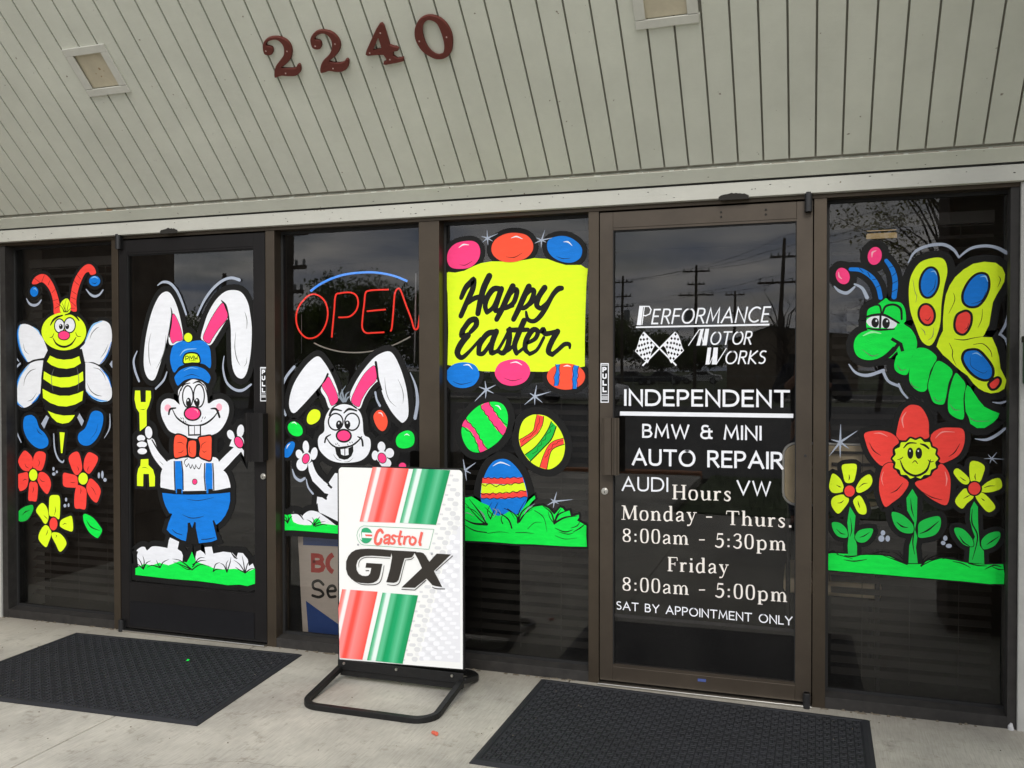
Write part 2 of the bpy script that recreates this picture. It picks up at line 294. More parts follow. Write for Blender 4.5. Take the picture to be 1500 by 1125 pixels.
A['bee_painting']=(0.0197,[('antenna','f|r|0|74,9654,104,165,216,92,218,-35,186,-178,148,-262,106,-299,56,-369,-230,-7,-22,274,-73,287,-124,202,-166,141,-122,12,-133,-44~s|k|12|178,9799,178,-114~s|k|12|536,9886,-104,-207~s|k|12|737,9720,-77,-136~s|k|11|926,9469,-132,-107~s|k|11|1008,9178,-176,-36~s|k|11|1081,8998,-177,-75'),('antenna','f|r|0|1676,8826,-6,276,72,311,142,309,124,160,112,27,68,-81,176,34,-38,148,-144,115,-186,-17,-208,-156,-191,-260,-113,-350,-44,-440~s|k|11|1664,9886,170,-162~s|k|11|1587,9692,186,-142~s|k|11|1510,9400,182,-103~s|k|11|1483,9224,177,-64~s|k|11|1472,9106,186,-142'),('ball','f|b|0|306,9416,-20,-72,-55,-51,-75,-17,-74,22,-54,54,-19,72,21,72,56,50,74,18,74,-22,54,-54~s|B|9,32,9|123,9493,77,13,56,-73'),('ball','f|b|0|2516,9646,-26,-70,-72,-51,-98,-16,-96,23,-71,54,-25,73,26,71,72,50,98,16,96,-22,71,-55~s|B|8,35,8|2202,9731,122,39,120,-59~s|k|4,22,4|2224,9613,107,-31,88,44'),('motion_mark','s|a|23,68,78,68,36|-128,9228,108,-144,163,-56,154,36,119,110~s|a|22,66,74,61,40|2018,9436,154,-152,156,-56,160,46,122,122~s|a|37,65,28|-613,7802,39,-218,139,-154~s|a|60,56,28|-389,7360,-163,-140,-92,-194~p|a|0|2810,7330,107,124,-3,-240'),('hair','f|y|0|1129,8799,-38,199,92,136,151,62,88,-68,48,-159,-52,-176~s|k|27,14,4|1279,8816,-7,216,61,157~s|k|27,14,4|1304,8815,-98,180,-48,119~s|k|26,14,4|1329,8814,51,176,37,118~s|k|27,14,4|1254,8816,-123,161,-175,103~s|k|26,14,4|1354,8814,125,96,149,-4~s|k|27,14,4|1229,8816,-49,100,-98,122'),('wing','f|w|0|-462,8180,29,230,157,90,258,-37,280,-165,227,-262,173,-388,-26,-100,-230,-38,-308,-43,-206,-55,-204,250,-127,284~s|B|14,64,69,37,14|-354,8489,-91,-180,17,-283,116,-323,194,-275~s|b|14,37,42,37,14|-406,8450,-60,-181,22,-283,106,-303,209,-267~s|g|4,18,4|-257,7944,49,-202,154,-114~s|B|9,36,9|84,8421,204,-123,100,-162'),('wing','f|w|0|1788,7765,174,155,150,311,198,223,267,92,240,-93,83,-233,-17,-310,-147,-347,-244,-232,-242,59,-343,21,-47,177~s|B|13,57,57,18|2577,8535,-292,-92,-148,-173,-165,-311~s|b|13,44,18|2884,7949,-158,-367,-224,-236~s|g|4,22,22,4|2134,8028,76,162,146,135,108,41~s|g|4,22,4|2778,7892,-114,-212,-161,-178'),('wing','f|w|0|558,7425,-306,13,-310,-98,-262,-242,-186,-323,-56,-324,100,-282,234,-79,285,124,259,244,43,120,40,360,55,280~s|B|18,64,70,56,18|-32,7339,-340,-321,-168,-405,12,-323,222,-192~s|b|14,37,42,37,14|-214,7219,-238,-303,-104,-424,43,-263,233,-135~s|b|14,55,18|32,6214,166,114,134,162~s|g|4,23,28,4|-262,6716,70,242,184,188,216,64~s|g|4,23,4|-133,6273,191,62,157,186'),('wing','f|w|0|1931,7352,318,-1,290,-137,239,-272,106,-310,-16,-232,-146,-99,-241,9,-291,103,-194,195,-35,332~s|b|13,44,13|2490,7234,264,-254,117,-290~s|B|18,62,62,18|1996,6588,218,-174,267,-96,241,-6~s|b|13,35,13|2093,6471,243,-115,290,-44~s|g|4,22,22,4|2248,7234,204,-40,158,-144,70,-166~s|g|4,22,30,4|2033,6804,111,-196,193,-128,218,-36'),('body','p|k|0|664,7775,1198,-11,118,-432,-4,-784,-82,-314,-198,-120,-300,-241,-402,-6,-452,233,-125,198,-28,640,93,559'),('stripe','p|y|0|722,7584,241,-90,251,-32,299,22,248,77,62,-197,-239,-117,-274,-39,-300,28,-250,80,-152,101'),('stripe','p|y|0|494,7138,262,-120,302,-59,350,13,298,66,184,98,12,-254,-248,-131,-250,-60,-300,-9,-301,58,-333,178'),('stripe','p|y|0|436,6638,314,-130,302,-64,350,2,298,70,198,72,-42,-276,-258,-112,-300,-60,-300,13,-302,89,-242,137'),('stripe','p|y|0|617,6007,277,-84,302,-43,398,22,-100,-128,-126,-90,-225,-35,-201,44,-175,129'),('stinger','p|y|0|1040,5408,185,-8,-91,-585,-51,-1~s|a|36,54,58,54,27|828,5356,30,-429,122,-275,150,-95,61,61'),('leg','p|a|0|565,5886,101,-66,-182,-323,-110,139'),('leg','p|a|0|1758,5955,156,-214,-86,-151,-155,246'),('foot','f|b|0|-50,5878,-192,-72,-46,-263,101,-281,229,-236,282,-106,256,72,52,168,-124,198,-202,156,-100,238,-128,111~s|k|4,28,4|203,5512,75,-119,142,-77~s|a|18,60,32|-519,5774,-41,-318,189,-368'),('foot','f|b|0|2332,6037,218,-71,36,-214,-90,-274,-172,-258,-246,-162,-246,13,-132,135,27,178,209,142,125,218,100,216~s|k|4,13,4|2402,5671,-76,-236,-197,-200~s|a|22,48,13|2815,5950,-13,-388,-186,-288'),('head','f|y|0|2020,8252,-108,-263,-292,-191,-398,-68,-402,76,-294,200,-106,270,112,267,300,191,402,63,396,-80,287,-199'),('eye','f|w|0|1254,8422,-24,-99,-68,-71,-90,-26,-90,28,-66,74,-22,100,25,98,67,72,91,24,89,-28,66,-74~c|k|36|1254,8422,-24,-99,-68,-71,-90,-26,-90,28,-66,74,-22,100,25,98,67,72,91,24,89,-28,66,-74~f|k|0|1194,8402,-10,-36,-26,-28,-34,-10,-36,12,-25,27,-9,38,10,37,26,28,35,9,35,-11,26,-28~f|w|0|1125,8440,-3,-10,-8,-8,-10,-2,-10,3,-6,7,-4,10,4,10,7,7,10,3,10,-4,7,-6'),('eye','f|w|0|1638,8434,-28,-105,-74,-77,-100,-26,-98,29,-72,79,-26,108,28,106,74,76,100,26,98,-30,72,-79~c|k|36|1638,8434,-28,-105,-74,-77,-100,-26,-98,29,-72,79,-26,108,28,106,74,76,100,26,98,-30,72,-79~f|k|0|1419,8399,-10,-37,-25,-28,-36,-9,-34,11,-26,28,-8,37,9,37,26,28,35,9,34,-11,26,-28~f|w|0|1354,8436,-2,-10,-8,-8,-10,-2,-10,3,-7,7,-3,10,4,10,7,7,10,3,10,-4,7,-6'),('nose','f|m|0|1441,8150,-29,-64,-77,-47,-105,-16,-105,19,-77,48,-27,66,29,65,78,47,105,16,105,-20,76,-48~c|k|27|1441,8150,-29,-64,-77,-47,-105,-16,-105,19,-77,48,-27,66,29,65,78,47,105,16,105,-20,76,-48'),('mouth','s|k|18,54,62,54,18|834,8083,134,-172,260,-82,265,77,175,194~s|k|9,27,14|718,8100,91,15,62,95~s|k|14,26,9|1650,8230,58,-103,128,-9~s|k|27,63,63,36|748,8450,102,137,152,88,186,44~s|k|26,54,62,36|1278,8729,200,31,172,-70,122,-128~s|g|4,18,18,4|859,7217,-94,-279,61,-397~s|g|4,18,18,4|1670,7294,74,-354,-34,-393')])
A['flower_painting#1']=(0.0155,[('petal','f|r|0|-244,4849,154,-77,128,-148,-19,-263,-141,-105,-207,32,-129,138,-34,141,116,185'),('petal','f|r|0|323,4844,193,-66,-34,-262,-114,-212,-164,-6,-159,76,19,250,94,172'),('petal','f|r|0|-148,4214,-182,-14,-184,-60,-54,-184,76,-200,77,-86,209,98,80,204'),('petal','f|r|0|56,3980,153,-75,7,-241,-54,-256,-155,-7,-139,26,19,304,39,195'),('petal','f|r|0|290,4230,179,6,177,-134,58,-218,-115,-244,-127,34,-176,194,-76,178'),('centre','f|y|0|228,4159,-24,-93,-64,-70,-84,-28,-86,21,-61,65,-22,92,24,94,63,70,86,28,84,-22,62,-66~c|k|36|228,4159,-24,-93,-64,-70,-84,-28,-86,21,-61,65,-22,92,24,94,63,70,86,28,84,-22,62,-66~s|k|4,18,4|-249,4474,51,-92,103,-37~s|k|4,18,4|258,4610,35,-100,-53,-102~s|k|4,18,4|-333,3964,79,52,77,-17~s|k|4,18,4|43,3818,20,-80,-37,-102~s|k|4,18,4|288,4068,76,-77,127,-15')])
A['flower_painting#2']=(0.0155,[('petal','f|r|0|1657,4870,98,-116,70,-352,-150,-184,-149,46,-146,281,-23,157,126,123'),('petal','f|r|0|2125,4862,243,-110,-26,-177,-224,-289,-122,-5,-112,123,18,236,100,180'),('petal','f|r|0|1162,4248,215,-12,209,-40,88,-96,-28,-218,-174,-35,-300,24,-38,189'),('petal','f|r|0|1721,3924,235,-108,7,-315,-42,-239,-183,0,-182,22,-12,317,68,279'),('petal','f|r|0|2092,4124,219,-98,154,-190,-36,-197,-114,-181,-204,128,-144,270'),('centre','f|y|0|2038,4122,-25,-94,-67,-70,-92,-28,-90,21,-67,65,-23,92,25,94,68,70,91,28,92,-22,65,-65~c|k|36|2038,4122,-25,-94,-67,-70,-92,-28,-90,21,-67,65,-23,92,25,94,68,70,91,28,92,-22,65,-65~s|k|4,18,4|1652,4454,50,-76,-36,-61~s|k|4,18,4|2072,4468,-50,-80,8,-78~s|k|4,18,4|1399,3999,99,-12,75,11~s|k|4,18,4|1760,3847,18,-78,-35,-101~s|k|4,18,4|2114,3900,98,-74,96,-153')])
A['flower_painting#3']=(0.0155,[('petal','f|y|0|664,3562,178,48,166,-40,17,-310,-39,-329,-151,60,-203,30,-6,300'),('petal','f|y|0|356,3356,178,-100,73,-256,-53,-184,-102,-45,-152,173,-152,194'),('petal','f|y|0|1009,2760,52,143,252,112,139,-5,22,-383,-216,0,-200,69'),('petal','f|y|0|754,2535,252,-14,200,-167,22,-158,-218,-202,-158,218,-140,212'),('petal','f|y|0|502,2734,152,-92,48,-158,-104,-246,-104,-140,-228,160,-34,159,115,207'),('centre','f|r|0|944,2789,-23,-101,-60,-76,-81,-32,-81,22,-59,70,-20,100,22,101,61,77,81,30,81,-22,59,-70~c|k|36|944,2789,-23,-101,-60,-76,-81,-32,-81,22,-59,70,-20,100,22,101,61,77,81,30,81,-22,59,-70~s|k|4,22,4|838,3290,24,-118,-52,-142~s|k|4,23,4|428,3010,76,-56,76,-56~s|k|4,22,4|1110,2766,76,44,74,-8~s|k|4,22,4|854,2472,40,-25,-40,-55~s|k|4,23,4|576,2597,-26,-81,-52,-84')])
A['leaf_painting#1']=(0.007,[('leaf','f|g1|0|21,3284,13,-152,-199,-272,-261,-75,-166,93,12,122,211,174,209,82~s|k|4,32,4|-372,2970,132,108,156,48')])
A['leaf_painting#2']=(0.007,[('leaf','f|G|0|1860,3102,99,16,244,-97,217,-205,82,-132,-110,-182,-97,-26,-243,144,-170,246,-38,156~s|k|9,40,9|1966,2942,161,-180,291,-82')])
A['dot_painting#1']=(0,[('dot','f|a|0|831,4356,-6,-28,-15,-21,-20,-8,-20,7,-15,20,-5,28,6,28,14,20,21,8,20,-6,15,-20'),('dot','f|a|0|951,4272,-5,-20,-16,-15,-20,-6,-20,5,-14,14,-6,20,6,20,15,15,20,6,20,-5,15,-14'),('dot','f|a|0|860,4210,-9,-25,-23,-18,-30,-7,-30,4,-22,18,-8,23,8,25,23,18,31,7,30,-5,22,-17')])
A['dot_painting#2']=(0,[('dot','f|a|0|2440,4226,-6,-43,-14,-32,-20,-12,-20,11,-13,30,-5,44,6,43,14,32,20,12,19,-11,14,-30'),('dot','f|a|0|2566,4250,-6,-54,-16,-41,-22,-15,-22,14,-16,39,-5,55,7,54,16,41,22,15,22,-14,15,-39'),('dot','f|a|0|2671,4110,-8,-28,-21,-20,-30,-9,-28,7,-22,18,-7,28,8,28,21,20,30,8,28,-6,22,-19')])
A['dot_painting#3']=(0,[('dot','f|a|0|1274,3498,-6,-28,-15,-22,-20,-8,-20,7,-15,19,-4,28,5,28,15,22,20,8,20,-7,14,-19'),('dot','f|a|0|1242,3322,-8,-26,-18,-20,-25,-8,-25,5,-18,19,-7,25,7,26,19,20,25,8,25,-6,18,-18'),('dot','f|a|0|1356,3343,-4,-28,-14,-21,-17,-8,-17,6,-13,20,-5,28,6,28,13,20,17,9,18,-7,12,-20')])
A['rabbit_painting']=(0.031,[('ear','f|w|0|4912,9262,158,-52,142,-202,116,-280,92,-356,46,-278,-40,-157,-354,-107,-74,192,64,236,17,278,-80,-356,-109,-396,-174,-476,-148,-340,-122,-80,-156,100,-100,281,20,481,102,520,176,517,221,361~s|k|13,52,52,22|5082,8833,32,-179,-46,-276,-42,-337~s|g|4,26,22,4|4916,8102,-26,-318,-124,-318,-172,-270~s|g|4,18,22,4|4434,8168,-76,-298,6,-402,61,-200'),('inner_ear','f|m|0|5138,8654,94,-50,141,-271,78,-277,-25,-99,-176,-26,-129,-50,-75,219,56,277~c|k|13|5138,8654,94,-50,141,-271,78,-277,-25,-99,-176,-26,-129,-50,-75,219,56,277'),('ear','f|w|0|7052,9242,248,-76,178,-254,74,-309,42,-346,-12,-421,-56,-422,-106,-346,-136,-124,-180,78,-112,278,-28,542,-10,464,-80,195,-288,-363,-256,-316,-208,107,-92,99,96,312,142,329,233,325,277,206~s|k|26,68,59,34|6676,8978,122,-127,76,-234,44,-271~s|g|4,21,21,4|7386,8672,66,-220,-10,-231~s|g|4,21,25,4|7112,8149,-34,-385,60,-310,104,-174~s|g|4,16,4|7446,7491,-24,-153,-68,-78'),('inner_ear','f|m|0|6694,8912,104,-130,66,-250,-276,-298,-187,-230,-117,-143,-184,139,118,280,188,308~c|k|17|6694,8912,104,-130,66,-250,-276,-298,-187,-230,-117,-143,-184,139,118,280,188,308'),('hat','f|b|0|5178,7841,286,103,166,-56,164,45,282,5,208,-148,58,-292,-26,-282,-198,106,-375,30,-379,-86,-192,-166,-118,286,17,238~s|B|13,39,13|5366,7550,168,150,353,28'),('hat_brim','f|b|0|5171,7020,192,174,285,90,282,0,256,-91,161,-183,-24,-138,-79,-86,-224,106,-280,26,-237,-56,-215,-142,-118,170~c|k|60|5171,7020,192,174,285,90,282,0,256,-91,161,-183,-24,-138,-79,-86,-224,106,-280,26,-237,-56,-215,-142,-118,170~s|B|4,22,4|5482,7147,213,79,258,-32~s|k|4,18,4|5480,6981,260,67,244,-66'),('pompom','f|y|0|5758,8028,-18,-59,-46,-43,-64,-15,-64,17,-46,44,-17,59,17,59,48,42,64,16,63,-18,47,-43'),('badge','f|y|0|5470,7463,76,125,176,39,202,-37,73,-130,-19,-110,-235,2,-245,-16~c|k|43|5470,7463,76,125,176,39,202,-37,73,-130,-19,-110,-235,2,-245,-16~l|k|22|5546,7415,0,115,71,7,28,-35,-33,-36,-57,-4~l|k|22|5658,7418,25,118,51,-74,53,82,13,-118~l|k|22|5820,7540,22,-102,38,62,28,-55,29,109~s|k|4,13,4|5612,7399,155,15,141,-16'),('face','f|w|0|5335,6672,310,206,189,40,280,-104,100,-216,35,-304,186,80,231,32,182,-114,44,-194,-93,-273,-185,-237,-232,-122,-420,-108,-330,13,-332,71,-286,94,-166,216,-104,238,12,280,170,129,240,-25,170,-118,-36,218~f|M|0|5068,6154,-15,-48,-39,-36,-52,-13,-54,12,-38,35,-14,47,15,48,39,35,53,14,53,-12,38,-34~f|M|0|6678,6192,-13,-50,-34,-38,-46,-14,-46,14,-33,36,-12,50,12,52,34,37,46,14,46,-13,34,-37~s|k|13,35,18|5341,6256,-32,178,73,238~s|k|17,34,13|6113,6794,101,-235,26,-273~s|k|26,44,18|5382,6613,96,159,204,52~s|k|17,52,22|5776,6812,174,52,163,-102'),('eye','f|w|0|5774,6466,-24,-144,-61,-106,-83,-40,-82,38,-60,105,-22,144,24,145,62,106,82,38,83,-38,59,-105~c|k|39|5774,6466,-24,-144,-61,-106,-83,-40,-82,38,-60,105,-22,144,24,145,62,106,82,38,83,-38,59,-105~f|k|0|5711,6308,-11,-64,-30,-46,-40,-18,-40,17,-30,45,-10,64,12,63,30,47,40,17,40,-17,28,-46~f|w|0|5636,6366,-4,-14,-8,-10,-12,-4,-12,4,-8,10,-4,14,4,14,8,10,12,4,12,-4,9,-10'),('eye','f|w|0|6130,6488,-24,-149,-62,-110,-85,-41,-84,39,-61,109,-22,150,24,149,63,110,85,41,84,-40,60,-109~c|k|38|6130,6488,-24,-149,-62,-110,-85,-41,-84,39,-61,109,-22,150,24,149,63,110,85,41,84,-40,60,-109~f|k|0|5984,6310,-12,-59,-30,-43,-40,-16,-39,15,-29,43,-10,58,11,60,29,43,40,17,40,-16,29,-43~f|w|0|5914,6368,-4,-14,-8,-10,-12,-4,-12,4,-8,10,-4,14,4,14,8,10,12,4,12,-4,8,-10'),('mouth','s|k|22,48,48,48,48,22|5116,6114,141,-216,283,-166,236,-42,329,45,280,161,195,218~s|k|52,62,35|4994,5986,50,136,177,34~s|k|26,64,64|6332,6150,170,-10,96,-202~p|w|0|5635,5679,353,15,12,-228,-367,-24~l|k|39|5626,5686,7,-244,367,16,2,236~l|k|22|5814,5682,-2,-228~s|k|18|5376,5900,33,-31~s|k|18|5448,5901,28,-43~s|k|18|5456,5822,28,-39~s|k|18|5518,5812,32,-40~s|k|17|6083,5930,-23,-39~s|k|17|6162,5932,-28,-48~s|k|17|6050,5844,-28,-40'),('nose','f|m|0|6014,6020,-36,-89,-94,-67,-130,-25,-130,21,-94,64,-34,88,36,90,95,66,130,26,129,-22,94,-64~c|k|43|6014,6020,-36,-89,-94,-67,-130,-25,-130,21,-94,64,-34,88,36,90,95,66,130,26,129,-22,94,-64~s|M|8,30,8|5804,6124,94,-19,22,-67'),('arm','f|w|0|4287,5321,209,-15,122,-222,244,-258,268,-184,48,-112,-222,-150,-244,196,-220,238,-123,222~s|k|36,54,54|4446,5284,245,-321,366,-335~s|g|4,14,4|4688,4718,74,-59,50,-39~l|k|63|4760,4476,230,-135'),('hand','f|w|0|4472,5499,-9,-91,-43,-70,-64,-31,-70,18,-56,61,-26,88,9,92,43,70,64,30,70,-18,56,-62~c|k|32|4472,5499,-9,-91,-43,-70,-64,-31,-70,18,-56,61,-26,88,9,92,43,70,64,30,70,-18,56,-62~f|w|0|4237,5328,-21,-52,-55,-38,-75,-16,-76,12,-54,36,-20,52,20,52,56,38,76,16,74,-12,55,-37~c|k|32|4237,5328,-21,-52,-55,-38,-75,-16,-76,12,-54,36,-20,52,20,52,56,38,76,16,74,-12,55,-37~f|w|0|4295,5158,-25,-50,-66,-38,-90,-16,-90,11,-66,35,-24,48,24,50,68,38,90,16,90,-12,66,-34~c|k|32|4295,5158,-25,-50,-66,-38,-90,-16,-90,11,-66,35,-24,48,24,50,68,38,90,16,90,-12,66,-34~f|w|0|4294,4976,-24,-49,-62,-38,-86,-15,-85,10,-62,34,-23,50,24,50,62,38,86,15,86,-11,61,-34~c|k|32|4294,4976,-24,-49,-62,-38,-86,-15,-85,10,-62,34,-23,50,24,50,62,38,86,15,86,-11,61,-34'),('arm','f|w|0|7086,5227,208,-113,-256,-264,-212,-204,-212,-147,-186,173,212,186,236,186~s|k|52,52,39|6466,4693,246,227,328,266~l|k|70|6576,4466,156,45'),('hand','p|w|0|7042,5503,46,-157,252,-270,-2,-158,-68,116,-184,114,-186,35,71,160~f|w|0|7036,5513,12,-63,-17,-55,-41,-32,-55,0,-54,31,-38,55,-12,63,17,56,42,31,54,0,54,-31~f|w|0|7346,5576,-28,-82,-48,-56,-56,-16,-50,26,-28,64,0,84,28,82,50,56,56,16,48,-27,28,-64~f|w|0|7346,5293,-22,-89,-58,-67,-78,-25,-79,21,-57,63,-21,89,22,89,58,67,79,25,78,-22,57,-63~f|m|0|7302,5336,24,-76,-14,-70,-46,-42,-67,-5,-70,34,-54,64,-23,77,13,70,47,42,66,5,70,-34~c|k|26|7302,5336,24,-76,-14,-70,-46,-42,-67,-5,-70,34,-54,64,-23,77,13,70,47,42,66,5,70,-34'),('body','f|w|0|4760,4476,274,294,728,82,714,21,140,-255,186,-152,92,-196,12,-206,-295,-43,-712,-49,-725,-30,-418,44,-38,202~s|k|70|4742,3976,528,-59,628,2,524,46,480,99~s|k|14,26,18|5481,4662,29,102,84,54~s|k|14,26,18|5520,4663,38,-59,68,82~s|k|14,26,18|5626,4686,62,-122,48,98~s|k|13,26,18|5736,4670,72,-118,48,114~s|k|13,26,18|5847,4654,105,-98,72,143~f|m|0|5892,4212,-12,-36,-28,-28,-38,-11,-38,8,-28,25,-10,36,10,37,28,28,39,11,39,-8,28,-26~c|k|18|5892,4212,-12,-36,-28,-28,-38,-11,-38,8,-28,25,-10,36,10,37,28,28,39,11,39,-8,28,-26'),('suspender','p|b|0|5190,4742,185,6,46,-290,9,-575,-218,-9,-21,454~l|k|36|5399,4748,41,-290,6,-485~l|k|36|5166,4741,6,-414,16,-365~p|k|0|5247,3993,146,6,-1,-129,-146,-7'),('suspender','p|b|0|6168,4724,189,-2,21,-311,-4,-480,-189,-16,-45,447~l|k|35|6134,4714,-17,-352,35,-360~l|k|35|6386,4722,20,-310,7,-400~p|k|0|6242,4034,143,6,-1,-128,-142,-6'),('bow_tie','f|o|0|5244,5456,161,-8,193,-97,-26,-202,22,-233,-218,-76,-205,-18,-37,275,27,265~c|k|44|5244,5456,161,-8,193,-97,-26,-202,22,-233,-218,-76,-205,-18,-37,275,27,265~f|o|0|5934,5379,215,53,204,4,17,-266,-32,-369,-194,2,-190,95,26,262~c|k|44|5934,5379,215,53,204,4,17,-266,-32,-369,-194,2,-190,95,26,262~f|o|0|5646,5304,216,5,28,-152,-22,-261,-130,-57,-130,69,-17,242~c|k|48|5646,5304,216,5,28,-152,-22,-261,-130,-57,-130,69,-17,242~s|k|4,18,4|5258,5222,121,23,121,-57~s|k|4,18,4|5280,4959,121,24,73,63~s|k|4,18,4|6196,5285,-144,-83,-10,-101~s|k|4,18,4|6051,5049,71,-46,81,42~s|k|4,18,4|5668,5152,-16,-142,72,-58'),('trousers','p|b|0|4770,3872,402,-20,486,8,479,29,473,44,305,41,3,-218,-53,-202,-95,-183,-142,-167,-142,-99,-117,106,138,-493,-166,-70,-214,-36,-191,-28,-93,398,-47,159,-73,-165,-71,157,-50,-164,-26,-204,-50,-149,-144,24,-170,64,-196,90,-106,96,70,208,114,230,-98,7,-120,186,-73,181~p|k|0|5584,3110,87,4,-1,-126,96,-2,20,154,58,-5,-1,-153,102,-438,-433,15,70,369~s|k|4,22,22,4|5412,3323,240,-77,241,12,215,60~s|k|14,22,14|5091,2900,121,-82,195,-42~s|k|4,18,4|5560,3735,385,-15,476,101~s|k|13,22,13|6008,2690,215,24,213,52~l|k|52|6392,3212,103,-194'),('foot','f|w|0|3966,2238,78,121,150,17,64,-98,162,125,248,15,256,-50~p|w|0|5016,2684,292,-97,-50,-198,121,-61,47,-99,-26,-285,-1437,-98,-37,286,40,106,78,109,150,17,64,-78,162,108,248,24,256,-50,52,240'),('foot','p|w|0|5827,2214,35,144,120,48,96,-54,70,-68,-32,210,224,26,46,-181,307,71,281,-10,128,-110,48,122,148,-3,146,-149,36,-175,115,79,68,-146,-1,-157,-1542,-110,-284,303~s|k|17,52,22|6936,2406,106,-112,79,-35'),('grass','p|G|0|3872,1777,293,144,250,-25,249,88,296,-50,344,133,242,-13,98,148,74,147,61,-137,57,-118,286,-62,284,-80,284,-8,374,41,369,-53,230,106,7,-393,-240,-85,-230,22,-373,-44,-423,25,-524,17,-483,-2,-489,-4,-496,14,-542,10~s|k|36,28,4|4138,1775,-98,199,-125,116~s|k|36,28,4|4138,1775,28,208,-49,162~s|k|36,28,4|4138,1775,102,172,151,71~s|k|36,28,4|4138,1775,-174,112,-76,15~s|k|36,27,4|4688,1854,-74,98,-48,98~s|k|36,27,4|4688,1854,100,150,198,95~s|k|36,28,4|4688,1854,-273,42,-151,-72~s|k|36,27,4|5690,1882,-338,200,-268,32~s|k|36,27,4|5690,1882,-290,82,-292,82~s|k|36,26,4|5690,1882,-146,-10,-241,106~s|k|36,26,4|5738,1946,194,235,192,33~s|k|36,26,4|5739,2007,241,117,191,12~s|k|35,26,4|5714,1864,265,159,333,-37~s|k|35,26,4|6382,1870,73,185,141,69~s|k|35,26,4|6382,1870,119,68,189,-6~s|k|34,26,4|6806,1880,-22,198,71,124~s|k|34,26,4|6806,1880,-92,172,-118,52~s|k|34,26,4|6806,1880,96,245,33,161~s|k|34,26,4|7364,1899,-45,254,-45,195~s|k|34,26,4|7364,1899,70,223,93,124~s|k|34,26,4|7364,1899,-160,207,-186,106~s|k|34,26,4|7364,1899,162,110,137,29~s|k|34,26,4|7364,1899,-208,85,-92,52'),('motion_mark','s|a|26,70,78,74,52|4678,9436,170,82,224,-39,214,-197,164,-300,138,-346~s|a|84,72,76,76,51|7248,9494,-240,62,-274,-60,-300,-200,-266,-293,-227,-386~s|a|27,62,72,62|3988,7680,-116,-249,46,-283,126,-282~s|a|35,62,53|4956,7116,-112,-228,-254,-220~s|a|25,54,68,76,50|6766,7526,-40,-302,104,-370,248,-192,250,-18,248,148')])
A['wrench_painting']=(0.0183,[('wrench','p|y|0|3894,6612,168,1,12,-310,166,1,8,310,162,-7,8,-181,-76,-221,-74,-121,-4,-422,-223,-150,-15,500,-98,128,-56,242~s|k|4,18,4|4047,6109,108,-7,99,22~p|y|0|4066,4748,250,20,-1,-164,149,-118,62,-182,-7,-267,-175,-15,-16,340,-180,-6,-14,-334,-200,4,2,298,42,166,72,93~s|k|4,18,4|4089,4510,101,28,99,-30')])
